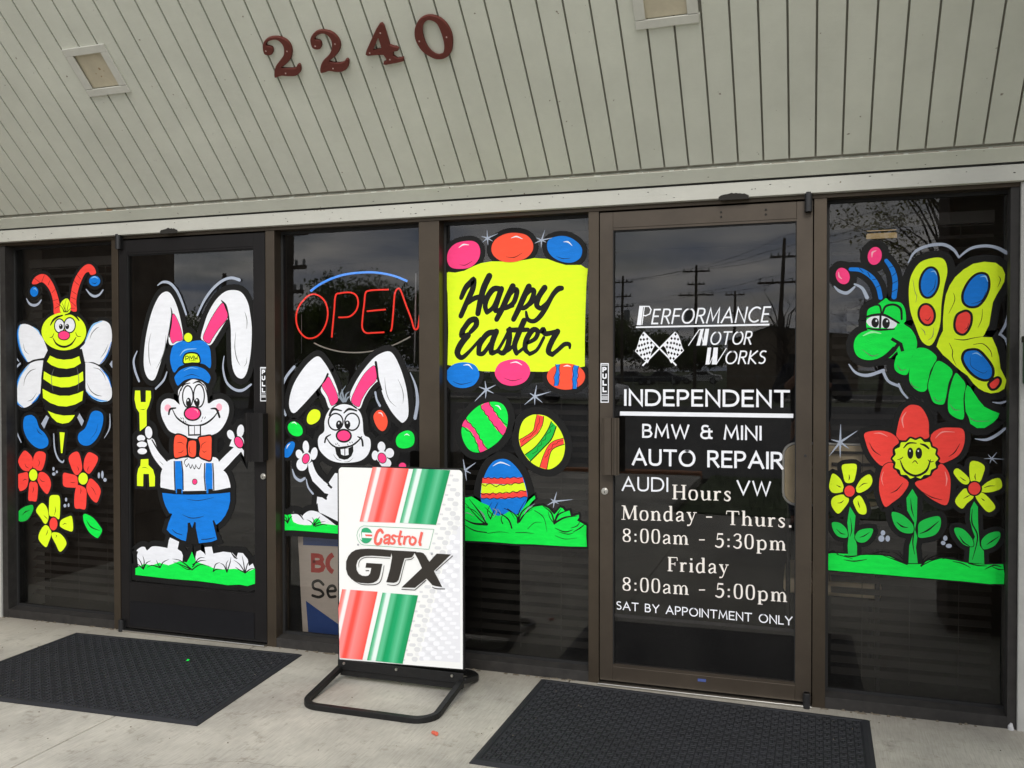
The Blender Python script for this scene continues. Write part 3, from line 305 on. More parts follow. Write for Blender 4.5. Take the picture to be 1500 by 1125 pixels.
A['small_rabbit_painting']=(0.031,[('ear','f|w|0|9394,7509,166,-149,156,-224,137,-262,109,-290,-25,-200,-226,-202,-121,260,-134,231,172,293,-228,-247,-284,-281,-249,-235,-179,-143,-107,46,-53,171,38,251,126,312,252,349,248,235~s|k|59,56,26|9660,7058,-78,-154,-140,-178'),('inner_ear','f|m|0|9687,6991,131,-209,102,-214,24,-184,-180,-124,-114,245,-159,245,91,130~c|k|13|9687,6991,131,-209,102,-214,24,-184,-180,-124,-114,245,-159,245,91,130'),('ear','f|w|0|11386,7620,158,-142,164,-330,130,-417,56,-417,-10,-299,-132,-151,-114,58,-198,206,-198,329,-132,361,-73,45,-195,-183,-153,-228,-137,-266,-220,156,-40,198,110,245,205,304,305,333,235,148~s|k|64,70,64,26|11012,7354,26,-174,33,-242,105,-270~s|g|3,19,16,3|11254,6974,39,-336,99,-240,181,-148~s|g|3,16,19,3|11615,6940,107,-224,42,-194,-16,-195'),('inner_ear','f|m|0|10965,7270,53,-120,6,-236,-216,-218,-187,-274,-85,-184,-211,135,111,290,204,335,170,176~c|k|13|10965,7270,53,-120,6,-236,-216,-218,-187,-274,-85,-184,-211,135,111,290,204,335,170,176'),('hair','s|c|46,42,10|10109,6362,-85,176,146,230~s|c|46,42,10|10092,6362,-120,146,-24,91~s|c|46,42,10|10144,6371,34,169,97,76~s|c|46,42,10|10168,6372,62,92,86,40~s|c|46,42,10|10126,6371,-50,229,-17,76'),('face','f|w|0|10058,6309,256,-19,221,-143,101,-211,39,-380,161,-102,26,-212,-94,-215,-204,-143,-308,-55,-309,-3,-277,77,-244,209,-58,216,42,155,142,127,11,246,78,218,175,186~s|k|42|9710,6044,105,170,243,104,240,-22,170,-89~s|k|46,59,32|9703,6013,112,149,235,-28~s|k|32,64,39|10118,6080,144,100,212,-40'),('eye','f|w|0|10090,5856,-28,-104,-76,-78,-104,-30,-104,26,-76,75,-28,105,29,104,77,78,104,30,103,-27,75,-75~c|k|39|10090,5856,-28,-104,-76,-78,-104,-30,-104,26,-76,75,-28,105,29,104,77,78,104,30,103,-27,75,-75~f|k|0|10068,5780,-12,-56,-32,-41,-46,-15,-44,14,-33,39,-12,55,13,56,32,40,46,16,44,-14,33,-40~f|w|0|9990,5818,-4,-14,-7,-10,-11,-4,-10,4,-7,10,-3,13,3,14,7,10,11,4,11,-3,7,-10'),('eye','f|w|0|10551,5864,-28,-107,-75,-79,-102,-31,-103,27,-75,76,-27,107,29,107,75,80,103,30,102,-27,74,-77~c|k|39|10551,5864,-28,-107,-75,-79,-102,-31,-103,27,-75,76,-27,107,29,107,75,80,103,30,102,-27,74,-77~f|k|0|10298,5790,-10,-52,-31,-39,-41,-15,-41,14,-30,37,-11,51,12,53,30,39,41,14,41,-13,30,-37~f|w|0|10230,5831,-2,-13,-8,-11,-10,-3,-10,3,-8,10,-3,13,3,14,8,10,10,4,10,-3,8,-10'),('mouth','p|k|0|9856,5216,162,-32,103,20,137,-2,116,52,7,-131,-55,-124,-104,-79,-102,-22,-138,30,-86,105~p|w|0|10018,5159,110,18,-1,-175,-93,28~p|w|0|10152,5181,89,15,6,-168,-96,-24~s|k|26,42,42,42,42,26|9630,5426,111,-136,173,-88,207,15,206,42,171,111,119,124~s|k|46,46,26|9568,5326,42,124,126,77~s|k|26,52,52|10505,5492,112,-68,29,-157~s|g|4,16,4|9810,5030,102,-120,138,-42~s|g|3,16,3|10376,4955,-120,-95,-136,-11~s|k|16|9873,5294,24,-22~s|k|16|9922,5316,20,-24~s|k|16|9966,5265,18,-21~s|k|16|10218,5293,20,-24~s|k|16|10276,5350,17,-24~s|k|16|10341,5357,13,-24'),('nose','f|m|0|10318,5500,-33,-76,-79,-54,-104,-18,-102,22,-72,58,-22,78,32,76,80,54,104,18,102,-24,71,-58~c|k|46|10318,5500,-33,-76,-79,-54,-104,-18,-102,22,-72,58,-22,78,32,76,80,54,104,18,102,-24,71,-58'),('hand','f|w|0|8921,5028,5,-60,-23,-51,-44,-28,-53,3,-48,32,-30,53,-4,60,22,51,44,28,54,-2,47,-33~f|w|0|9114,5201,-8,-81,-31,-62,-45,-24,-47,18,-37,56,-17,80,8,82,31,61,44,25,48,-18,36,-57~f|w|0|9354,5018,-29,-78,-47,-54,-54,-16,-44,28,-24,63,4,81,30,79,47,53,53,16,44,-28,24,-63~f|w|0|9068,4745,-22,-81,-60,-62,-82,-24,-82,18,-59,58,-22,80,23,82,60,62,82,24,82,-20,59,-57~f|w|0|9179,4919,-19,-78,-52,-59,-72,-22,-70,18,-52,56,-18,77,19,79,53,58,70,22,71,-18,51,-56~f|m|0|9119,4872,-33,-60,-50,-40,-56,-7,-44,27,-22,54,6,67,34,61,50,40,55,6,44,-27,22,-55~c|k|20|9119,4872,-33,-60,-50,-40,-56,-7,-44,27,-22,54,6,67,34,61,50,40,55,6,44,-27,22,-55'),('hand','f|w|0|11270,5267,-8,-64,-34,-51,-52,-22,-54,12,-44,42,-20,61,8,65,35,50,51,22,56,-12,42,-42~f|w|0|11506,5108,-16,-60,-44,-45,-60,-18,-60,15,-43,42,-16,60,17,60,44,46,60,18,59,-15,43,-43~f|w|0|11076,5036,-12,-60,-33,-46,-45,-18,-46,16,-32,42,-12,61,12,61,34,45,44,17,46,-14,33,-44~f|w|0|11426,4814,-44,-51,-74,-25,-84,8,-72,38,-41,60,2,64,44,51,75,25,84,-8,72,-39,40,-59~f|w|0|11320,5013,-20,-76,-56,-57,-74,-22,-76,18,-54,53,-20,75,20,76,56,58,75,22,75,-18,54,-54~f|m|0|11286,5011,10,-65,-20,-58,-48,-36,-60,-3,-56,30,-39,55,-10,66,21,58,48,36,60,2,56,-30~c|k|19|11286,5011,10,-65,-20,-58,-48,-36,-60,-3,-56,30,-39,55,-10,66,21,58,48,36,60,2,56,-30'),('arm','p|w|0|9079,4761,128,66,59,-138,104,-167,158,-180,312,-172,-1,-186,-279,50,-191,163,-158,133,-105,245~s|k|33,53,46|9214,4842,174,-334,452,-354'),('body','p|w|0|9346,3934,264,-30,146,268,-76,138,182,246,157,-14,-6,-1240,-451,178,-182,31,-54,240~s|k|43,60,60|9017,4344,251,-252,332,-200~s|k|26,43,43|9344,3752,36,-220,136,-54~l|k|60|9657,4256,113,-84'),('foot','f|w|0|8585,3464,149,44,139,-62,92,-126,-47,-198,-326,-17~f|w|0|8965,3328,-45,100,185,130,229,-8,182,-92,272,-168,67,-116,-937,-52~s|k|44,61,18|8557,3462,223,20,162,-155'),('grass','p|G|0|8322,3356,38,84,94,-24,130,36,32,-142,33,-60,130,-46,185,-18,208,11,79,146,83,45,90,-44,36,-91,146,-5,250,-14,157,-4,-1,-208,-158,-1,-340,5,-412,6,-464,2,-258,-14,-79,69,-13,123~s|k|30,26,4|8476,3213,-46,129,-94,56~s|k|30,26,4|8476,3213,24,132,-37,88~s|k|30,26,4|8476,3213,70,135,71,64~s|k|31,26,4|8476,3213,-94,85,-94,-25~s|k|30,26,4|9241,3201,-91,88,-116,43~s|k|30,26,4|9241,3201,9,101,-54,99~s|k|30,26,4|9241,3201,115,147,69,84~s|k|30,26,4|9241,3180,137,89,206,43~s|k|30,26,4|9286,3175,230,61,113,-26'),('motion_mark','s|a|74,74,74,60|8695,7246,-235,-256,-156,-339,19,-376,107,-275~s|a|54,51,64|11002,6606,40,-181,83,-150~s|a|18,62,87,87|11953,7094,145,-332,48,-386,-66,-394~s|a|26,70,78,61|8624,4607,78,-193,153,-88,130,66~s|a|26,48,56|9031,4366,54,-201,137,-160')])
A['egg_painting#1']=(0.0183,[('shell','f|y|0|9284,6162,130,-45,28,-123,-64,-125,-159,-89,-113,7,-56,77,22,140,96,119')])
A['egg_painting#2']=(0.0183,[('shell','f|G|0|8651,5842,161,-60,98,-108,7,-140,-125,-74,-179,37,-114,123,8,140~s|w|6,34,6|8597,5794,89,23,72,-52')])
A['egg_painting#3']=(0.0183,[('shell','f|b|0|8594,5324,90,-29,-1,-109,-91,-190,-108,-88,-108,19,-10,125,84,190~s|w|6,34,6|8450,5132,36,80,72,58')])
A['egg_painting#4']=(0.0197,[('shell','f|o|0|11074,6163,134,-31,106,-156,9,-180,-101,-146,-132,36,-110,164,-34,181~s|w|6,32,6|11074,6094,84,-6,50,-83')])
A['egg_painting#5']=(0.0197,[('shell','f|G|0|11866,5672,147,-57,49,-163,-66,-156,-213,-69,-181,49,-48,164,99,152~s|w|6,32,6|11784,5550,66,32,82,-38')])
A['egg_painting#6']=(0.0099,[('shell','f|m|0|11830,4794,-12,-42,-36,-32,-50,-12,-50,9,-36,29,-12,42,13,42,36,32,49,14,50,-10,36,-30')])
A['banner_painting']=(0,[('banner','p|y|0|12900,9489,59,35,177,-22,236,36,233,100,193,65,269,33,531,-28,374,38,150,26,331,-35,219,-89,218,-68,360,-14,114,-74,50,-12,-21,-190,-17,-208,-12,-348,-14,-348,-10,-522,0,-627,-270,-52,-729,-73,-521,15,-604,-11,-384,12,-584,99,-315,55,9,368,13,439,-11,549,-6,367,-32,257,-26,148'),('lettering','s|k|112,154,146,146,128|13292,8893,110,226,132,130,78,55,-24,-209,-140,-286,-166,-353~s|k|162,162,153,136|14009,9389,-135,-266,-85,-287,-70,-331~s|k|94,128,120|13428,8736,214,140,212,30~s|k|127,144,144,127,110|14295,9074,-171,5,-154,-175,-66,-215,46,-163~s|k|110,110,93|13950,8526,172,140,142,337~s|k|144,144,118,101|14314,9074,-104,-284,-49,-215,95,-3~s|k|84,84,84|14218,8574,114,68,152,248~s|k|151,151,143,126|14598,9130,-144,-276,-122,-247,-138,-249~s|k|76,126,126,118,84|14484,8890,158,156,60,-56,-86,-247,-189,-121,-95,20~s|k|84,92|14408,8612,189,60~s|k|150,150,142,125|14994,9110,-134,-266,-113,-246,-131,-248~s|k|74,124,124,116,83|14860,8844,179,180,81,-46,-82,-228,-160,-138,-130,21~s|k|74,74,74|14822,8602,224,95,178,208~s|k|148,140,132,107|15379,9070,-140,-201,-52,-193,81,-84~s|k|98,106,122,139,122|15268,8586,184,136,147,208,109,102,80,15~s|k|82,124,124,107,99,58|15599,8930,-183,-313,-148,-209,-148,-110,-149,46,-45,178~s|k|103,137,146,146,128|13524,8062,148,162,-12,138,-155,-34,-168,-208~s|k|146,146,129|13337,8120,-28,-128,137,-12~s|k|154,164,154,120,86,69|13466,7990,-177,-198,-99,-218,118,-118,215,170,272,288~s|k|136,144,136,119|14172,8053,-204,-33,-192,-233,-40,-217~s|k|119,110,85|13736,7552,136,17,250,341~s|k|144,144,127,93|14186,8070,-114,-286,-8,-216,134,34~s|k|84,76,76|14198,7584,171,268,152,286~s|k|92,143,143,126,84|14521,8138,-8,-216,-49,-214,-114,-150,-141,62~s|k|76,76,67|14312,7558,208,78,151,213~s|k|142,142,134,108|14878,8316,-132,-290,-105,-284,49,-197~s|k|108,125,100|14483,8102,226,-4,262,4~s|k|84,75,75|14690,7545,168,123,112,142~s|k|83,108,116,132,141,124,74|14970,7792,186,104,56,160,-122,36,-149,-210,-37,-232,111,-118~s|k|99,82,74|15015,7532,179,98,166,282~s|k|107,140,123,98|15304,8054,38,35,73,-89,275,56~s|k|139,139,131,114|15690,8048,-146,-244,-74,-212,92,-78~s|k|106,98,106,98,49|15562,7514,146,112,146,122,115,-2,15,-88')])
A['egg_painting#7']=(0.024,[('shell','f|m|0|13509,10250,194,-66,81,-174,-44,-214,-194,-174,-292,-36,-236,56,-86,186,48,218,197,162~s|w|8,38,8|13236,10096,117,68,145,-14~s|k|4,19,4|13254,9688,156,-14,176,92')])
A['egg_painting#8']=(0.024,[('shell','f|o|0|14674,10381,262,-66,148,-167,8,-194,-156,-171,-300,-84,-302,26,-209,145,-57,182,96,193,246,121~s|w|8,36,8|14562,10262,131,32,149,-64~s|k|4,18,4|14428,9828,208,-22,206,98')])
A['egg_painting#9']=(0.024,[('shell','f|b|0|15709,10252,254,-32,215,-140,101,-161,-47,-189,-179,-98,-235,20,-237,122,-128,182,19,210~s|w|7,36,7|15836,10114,108,-6,98,-92~s|k|4,18,4|15665,9788,153,-58,180,-1')])
A['egg_painting#10']=(0.024,[('shell','f|b|0|13346,7344,274,-56,127,-171,-12,-163,-136,-164,-253,-67,-256,47,-166,164,-11,184,159,164~s|w|8,38,8|13346,7274,138,7,100,-102~s|k|4,19,4|13070,6886,217,-72,293,60')])
A['egg_painting#11']=(0.024,[('shell','f|m|0|14596,7410,262,-37,150,-151,6,-177,-138,-179,-282,-83,-264,53,-153,154,-19,162,134,180~s|w|8,36,8|14538,7320,152,22,138,-72~s|k|4,18,4|14368,6972,226,-70,226,54')])
A['egg_painting#12']=(0.024,[('shell','f|o|0|16350,7004,-60,-152,-166,-112,-228,-42,-229,39,-169,112,-62,153,62,154,170,112,228,40,228,-41,166,-112~s|w|7,36,7|15835,7238,91,18,90,-25'),('band','p|b|0|15642,7281,102,7,-14,-155,14,-141,-36,-204,-92,-8,0,212,48,141~s|k|14|15642,7281,22,-95,-15,-88,-44,-106,15,-106,-15,-98~s|k|14|15752,7281,-22,-95,21,-106,-29,-88,8,-106,-30,-98'),('band','p|b|0|16078,7272,118,-28,-18,-182,-18,-174,-10,-168,-98,0,-7,168,7,210~s|k|14|16084,7266,-36,-98,22,-123,-28,-105,21,-105,-15,-115~s|k|14|16204,7238,-40,-106,28,-104,-42,-106,28,-104,-28,-98')])
A['star_painting#1']=(0,[('ray','s|a|41,6|13965,10290,-5,100,-6,99~s|a|41,6|13965,10290,7,-81,8,-81~s|a|41,6|13965,10290,-77,28,-77,26~s|a|40,6|13965,10290,132,48,131,48~s|a|41,6|13965,10290,-63,-45,-64,-46~s|a|41,6|13965,10290,67,-38,66,-40')])
A['star_painting#2']=(0,[('ray','s|a|40,6|15306,10180,41,118,41,118~s|a|40,6|15306,10180,-6,-91,-5,-91~s|a|40,6|15306,10180,-82,-31,-84,-31~s|a|40,6|15306,10180,138,22,138,22~s|a|40,6|15306,10180,-64,32,-65,31~s|a|40,6|15306,10180,56,-27,54,-27')])
A['star_painting#3']=(0,[('ray','s|a|48,8|13928,6690,-16,101,-15,101~s|a|48,8|13928,6690,-10,-104,-10,-102~s|a|48,8|13928,6690,-146,-140,-145,-142~s|a|48,8|13928,6690,118,54,120,56~s|a|48,8|13928,6690,-93,32,-93,32~s|a|48,8|13928,6690,92,-43,92,-43')])
A['star_painting#4']=(0,[('ray','s|a|47,7|15137,6540,22,128,23,128~s|a|47,7|15137,6540,-1,-100,0,-99~s|a|48,7|15137,6540,-127,-100,-127,-102~s|a|47,7|15137,6540,194,55,193,55~s|a|48,7|15137,6540,-59,36,-60,34~s|a|47,7|15137,6540,93,-72,92,-72')])
A['star_painting#5']=(0,[('ray','s|a|49,8|13380,4743,-23,131,-23,131~s|a|49,8|13380,4743,20,-123,18,-124~s|a|50,8|13380,4743,-44,-60,-42,-60~s|a|49,8|13380,4743,137,96,137,95~s|a|49,8|13380,4743,74,-34,74,-34')])
A['star_painting#6']=(0,[('ray','s|a|43,6|15607,4094,31,112,32,113~s|a|44,6|15607,4094,-11,-78,-11,-76~s|a|44,6|15607,4094,-83,-48,-82,-49~s|a|43,6|15607,4094,219,30,218,32~s|a|44,6|15607,4094,-42,28,-43,28~s|a|43,6|15607,4094,53,-25,54,-24')])
A['egg_painting#13']=(0.0352,[('shell','f|G|0|14157,6402,209,-76,106,-233,-30,-306,-172,-291,-268,-206,-270,-109,-234,59,-156,216,-46,272,126,277,234,240,232,119~s|w|8,37,8|14157,6316,84,-20,61,-86'),('band','p|m|0|13792,6312,96,52,116,30,68,-126,123,-179,114,-143,133,-152,-38,-116,-65,-80,-145,141,-145,178,-115,169,-104,118~s|k|18|13792,6312,19,-84,69,-53,27,-72,77,-53,19,-72,69,-60,46,-83,76,-45,58,-96,87,-89~s|k|18|14004,6394,30,-90,66,-46,26,-80,76,-52,31,-83,76,-61,45,-70,88,-53'),('band','p|m|0|13414,5986,105,-114,97,-100,97,-162,97,-144,146,-196,-100,-56,-94,-32,-38,173,-70,144,-96,162,-117,99,-137,42,40,103~s|k|19|13414,5986,39,-79,78,-35,47,-72,70,-46,38,-90,54,-54,23,-90,66,-53,27,-97,100,-92~s|k|19|13304,5802,78,-35,59,-65,78,-24,50,-90,66,-53,19,-98,58,-64,12,-109,46,-78')])
A['egg_painting#14']=(0.0352,[('shell','f|y|0|15192,6114,240,-42,220,-174,164,-261,54,-281,-72,-284,-183,-182,-184,-52,-259,73,-223,171,-168,282,-30,286,87,288,168,138'),('band','p|r|0|15192,6114,166,-44,-18,-131,-37,-100,-93,-161,-186,-158,-232,-180,-30,174,169,97,168,125,45,207~s|k|14|15192,6114,-44,-171,-49,-207,-168,-125,-169,-97~s|k|18|15358,6070,-30,-195,-118,-209,-186,-160,-232,-170~s|k|11|15255,6044,-7,-117,-45,-72,-30,-107,-74,-73,-56,-73,-112,-48,-94,-81'),('band','p|g1|0|15542,5956,118,-110,-26,-107,-92,-185,-184,-204,-148,-160,-179,-169,-127,132,232,177,185,226,147,216~s|k|22|15542,5956,-80,-185,-141,-215,-185,-218,-232,-171~s|k|26|15660,5838,-110,-284,-185,-204,-334,-336~s|k|11|15586,5862,-80,-54,18,-88,-110,-74,-12,-106,-88,-48,-12,-86,-84,-48,-16,-90,-122,-82'),('band','p|r|0|15834,5574,11,-130,-193,-76,-128,-126,-56,-215,-44,-189,-159,40,74,252,129,270,148,109~s|k|14|15834,5574,-218,-65,-148,-121,-129,-258,-81,-252~s|k|18|15856,5434,-204,-76,-128,-124,-93,-396~s|k|11|15816,5514,-110,-20,-36,-54,-92,-20,-29,-90,-81,-48,-7,-96,-74,-72')])
A['egg_painting#15']=(0.0352,[('shell','f|b|0|14308,5046,190,-31,188,-155,150,-210,94,-283,18,-249,-188,-332,-378,-91,-422,51,-172,320,20,328,116,332,174,240~s|w|8,37,8|14097,4869,191,93,240,-72'),('band','p|r|0|13838,4584,354,-1,343,19,301,30,38,-142,-491,-44,-564,3~p|y|0|13815,4446,568,-8,498,63,49,-184,-548,-81,-590,-24~p|r|0|13792,4212,590,24,552,88,18,-142,-570,-82,-583,-4~s|k|18|13831,4592,73,-27,78,32,76,-33,77,31,77,-26,88,33,83,-20,76,32,76,-18,83,32,106,-26,112,34~s|k|18|13830,4424,74,-40,58,45,77,17,77,-40,68,-26,92,54,88,-18,95,40,95,-18,94,54,94,-18,113,40~s|k|18|13784,4211,70,-33,76,32,78,-33,88,55,76,-34,88,48,84,-18,84,32,88,-18,86,47,91,-32,98,61,139,-30~s|k|18|13788,4095,65,-19,89,26,77,-26,96,34,95,-18,96,33,96,-25,94,40,95,-10,95,30,94,-22,93,40,75,-10')])
A['grass_painting']=(0.0099,[('grass','p|G|0|13222,4078,98,33,98,-25,136,35,117,-61,117,-67,96,-32,116,-39,114,-204,115,-30,153,43,114,78,114,-37,112,-42,76,94,131,185,94,111,111,94,19,-70,-93,-93,-74,-93,148,-11,186,37,148,-56,146,-142,74,81,72,92,56,-15,54,-68,109,23,36,-139,181,54,10,-62,-46,-73,162,-79,60,-32,-6,-228,18,-255,-379,-19,-511,-4,-370,0,-450,-17,-686,13,-680,-14,-138,2~s|k|38,38,8|13941,3473,-173,264,-272,316~s|k|68,46,8|13941,3473,-329,1,-294,112~s|k|38,30,8|13941,3473,-193,117,-409,419~s|k|22,30,8|13940,3273,-329,37,-293,148~s|k|30,22,4|14038,3605,-78,178,116,223~s|k|30,22,4|14038,3605,76,185,116,223~s|k|11,22,4|14114,3682,-115,103,-115,103~s|k|37,37,8|14571,3416,-95,212,-285,166~s|k|30,22,4|14344,3512,-38,107,57,147~s|k|44,33,8|14722,3550,114,276,298,228~s|k|44,33,8|14722,3550,-38,160,-226,169~s|k|36,29,8|14760,3570,188,261,298,193~s|k|22,22,4|14722,3550,38,272,170,294~s|k|14,18,4|14741,3570,132,186,224,136~s|k|14,18,4|15134,3858,222,-150,82,-333~s|k|11,14,4|14966,3420,168,152,186,10~s|k|36,36,7|15614,3580,-73,244,-203,150~s|k|50,36,7|15614,3580,110,218,273,120~s|k|36,29,7|15614,3580,55,180,110,182~s|k|50,40,10|15632,3598,238,136,308,52~s|k|22,18,4|15614,3580,-110,136,-36,140~s|k|11,18,4|14666,3314,244,14,224,-16~s|k|11,15,4|13960,3256,306,54,229,-13~s|k|11,32,7|15632,3474,238,-75,200,64~s|k|10,22,4|15724,3391,218,-41,146,44~s|k|10,32,7|16070,3410,162,98,126,112~s|k|7,14,4|15632,3298,238,-65,290,41~s|k|10,22,4|16015,3496,145,60,72,110~s|k|12,19,4|13417,3866,234,-98,201,-190~s|k|11,18,4|14382,3876,152,-65,113,-175~s|c|12,34,12|13902,3580,-50,125,-104,104~s|c|11,34,11|14114,3646,77,148,-95,68~s|c|11,33,11|14873,3756,112,148,149,114~s|c|8,22,8|13358,3698,98,24,156,-66~s|c|8,18,4|14306,3691,-38,107,-77,68')])
A['butterfly_painting']=(0.0296,[('antenna','s|b|76,90,90,83|22044,9254,209,-30,209,-156,120,-207,48,-220~s|k|12|22216,9272,74,-89~s|k|12|22381,9180,44,-100~s|k|12|22472,9020,91,16~s|k|12|22546,8862,72,36'),('antenna','s|b|74,97,104,97|22734,9408,116,-187,59,-254,-20,-317~s|k|11|22796,9262,108,34~s|k|11|22851,9086,79,74~s|k|11|22852,8930,107,55~s|k|11|22846,8756,96,55'),('ball','f|m|0|22016,9167,15,-89,-22,-80,-53,-46,-70,-2,-68,42,-49,78,-15,90,22,78,54,47,70,2,68,-43~s|M|12,34,12|21811,9200,11,-87,52,-53'),('ball','f|m|0|22645,9478,-35,-86,-61,-53,-71,-7,-60,42,-36,80,0,96,36,86,61,53,70,7,61,-43,35,-79~s|M|12,38,12|22542,9622,-72,-36,-10,-97'),('wing','f|y|0|23732,9429,111,-81,39,-222,-60,-303,-44,-343,-32,-458,-144,-362,-176,60,-125,310,-107,349,-28,387,42,307,140,245,174,89~f|b|0|23722,8888,-48,-148,-80,-99,-92,-22,-80,60,-46,127,0,160,48,149,81,99,93,20,80,-60,44,-127~c|k|44|23722,8888,-48,-148,-80,-99,-92,-22,-80,60,-46,127,0,160,48,149,81,99,93,20,80,-60,44,-127~s|B|8,29,8|23576,9144,70,10,42,-78~s|k|4,14,4|23664,8980,-26,-170,-112,-112~f|r|0|23652,8302,-2,-112,-41,-88,-69,-42,-79,16,-67,70,-38,104,2,112,40,89,70,41,79,-16,67,-70~c|k|44|23652,8302,-2,-112,-41,-88,-69,-42,-79,16,-67,70,-38,104,2,112,40,89,70,41,79,-16,67,-70~s|g|4,11,4|23243,8994,37,-232,36,-116,-18,-115~s|g|4,14,4|23390,8010,70,-78,18,-78~s|g|4,14,4|23532,7750,86,83,17,173~s|k|4,14,4|23476,8181,54,-21,52,76'),('wing','p|y|0|24699,7796,85,-204,45,-188,25,-226,58,-131,54,-113,-42,-168,-100,-69,-135,-23,-118,33,-103,63,-102,106,-104,152,-120,95,-121,115,-104,114,-105,96,-122,174,51,171,69,152,-2,229,16,268,34,228,68,188,102,168,154,146,170,107,202,33,203,-30,117,-98,52,-133,-16,-149,-50,-110,-82,-148,-66,-148,-33,-226,-32,-224,-83,-188,-34,-52~s|k|7,22,14,7|24018,7770,172,-20,170,36,170,28~s|k|7,18,7|24362,7653,169,17,136,-133,35,-133~s|k|4,18,4|23922,7696,63,-154,1,-133,70,-172~s|k|4,14,4|23996,8704,24,-153,-108,-264~s|k|4,14,4|24526,8368,-15,-207,-67,-169~s|k|4,14,4|24809,9018,33,-76,-48,-148~f|b|0|24539,9084,85,-78,18,-208,-76,-224,-124,-148,-154,-14,-110,97,-11,189,101,225,136,139~c|k|46|24539,9084,85,-78,18,-208,-76,-224,-124,-148,-154,-14,-110,97,-11,189,101,225,136,139~s|B|7,32,7|24482,9010,92,8,44,-106~s|k|4,14,4|24586,8706,-77,-168,-187,-63~f|r|0|24248,8336,76,-77,0,-170,-66,-169,-86,-64,-114,55,-42,145,40,190,96,74~c|k|47|24248,8336,76,-77,0,-170,-66,-169,-86,-64,-114,55,-42,145,40,190,96,74~s|k|4,14,4|24274,8090,-17,-95,-51,-37~f|b|0|24328,7558,136,-20,136,-152,120,-208,-16,-188,-134,-56,-170,75,-156,171,-79,190,43,144~c|k|50|24328,7558,136,-20,136,-152,120,-208,-16,-188,-134,-56,-170,75,-156,171,-79,190,43,144~s|B|7,28,7|24346,7464,84,18,86,-68~s|k|4,11,4|24312,7407,18,-189,204,-134,85,38~f|r|0|24638,6858,83,94,84,46,51,-45,-10,-94,-73,-95,-85,-8~c|k|46|24638,6858,83,94,84,46,51,-45,-10,-94,-73,-95,-85,-8'),('head','f|G|0|22367,8280,35,136,146,76,126,94,64,44,80,-68,196,-32,84,-148,18,-214,-38,-76,135,-107,97,-187,11,-192,-87,-192,-70,-329,-106,-39,-126,78,-36,116,35,175,35,77,-100,157,-152,157,-328,161~p|G|0|22734,7378,89,96,179,96,-90,-77,-88,-97'),('muzzle','f|G|0|22712,7978,152,-65,101,-110,-107,-193,-179,-174,-181,-77,-182,5,-147,95,-56,197,62,196,193,115~s|E|15,46,15|22296,7858,164,76,181,-30~s|g|4,22,4|22278,7576,184,-138,144,38~l|k|67|22843,7793,176,-115,37,-148~s|k|68,82,38|22983,7694,-124,-181,-125,-143'),('eye','f|w|0|22356,8163,131,103,188,8,181,-62,90,-118,-90,-96,-180,23,-210,11~f|k|0|22600,8128,-10,-51,-26,-37,-36,-13,-36,15,-27,37,-10,51,9,50,27,38,36,12,37,-14,26,-38~f|k|0|22809,8112,-9,-54,-26,-40,-36,-14,-36,16,-27,40,-10,54,9,55,27,39,35,14,37,-15,27,-41~f|w|0|22568,8167,-3,-11,-7,-9,-9,-3,-9,4,-6,8,-3,12,3,12,6,8,9,3,9,-3,7,-9~f|w|0|22776,8156,-2,-12,-6,-8,-9,-4,-9,4,-7,8,-3,12,3,12,7,8,8,3,10,-3,6,-9~s|k|38,52,52,38|22330,8242,164,44,217,-5,270,-168~s|k|42|22632,8275,-10,-253~s|k|30,45,30|22386,8014,218,-35,288,11~s|k|38,45,45,45,38|22668,8313,60,147,162,34,126,-92,18,-212~s|k|30,38,30|22420,8475,182,15,44,-176'),('body_segment','f|G|0|23321,7586,177,-1,175,-136,11,-115,-114,-230,-50,-346,-124,-58,-142,95,-71,155,16,309,52,193'),('body_segment','f|G|0|23702,7334,180,-77,116,-153,-72,-230,-50,-306,-58,-134,-174,36,-78,173,-36,192,64,269~c|k|18|23702,7334,180,-77,116,-153,-72,-230,-50,-306,-58,-134,-174,36,-78,173,-36,192,64,269'),('body_segment','f|G|0|24032,7085,128,-95,80,-152,-36,-266,12,-381,-85,-59,-173,94,-64,152,26,344~c|k|26|24032,7085,128,-95,80,-152,-36,-266,12,-381,-85,-59,-173,94,-64,152,26,344'),('tail','p|G|0|24257,6838,59,-46,51,-86,103,-170,102,-132,136,-74,135,-54,-33,-94,-84,-96,-150,-108,-136,-4,-120,86,-35,132,-52,114,-19,228,10,190~s|g|4,18,4|23212,6911,42,-97,124,-38~s|g|4,18,4|23636,6605,77,-95,105,39~s|g|4,18,4|23939,6454,87,-113,104,-7~s|g|4,18,4|24284,6211,120,-93,288,5~s|g|4,18,4|22950,7260,72,-116,106,18'),('motion_mark','s|a|22,58,66,62,36|23153,9345,123,218,245,112,279,14,190,-111,101,-164~s|a|36,57,60,72|24104,9429,194,155,255,44,219,-46,178,-113~s|a|23,61,69,38|21726,8906,98,-101,156,-44,146,121~s|a|38,60,76|22126,8938,147,-88,96,-198~s|a|22,53,68,68|22022,7263,142,-177,226,-52,298,102~s|a|60,52,60|22680,7136,102,-218,206,-104~s|a|44,44,37|22984,6852,65,-155,101,-127~s|a|21,56,42|24990,8376,-42,-298,-115,-231~s|a|42,50,64|24840,7862,110,-122,52,-195~s|a|14,46,25|24718,6500,140,-17,144,58~s|a|14,54,60,47|24406,5758,207,-14,189,104,140,126')])
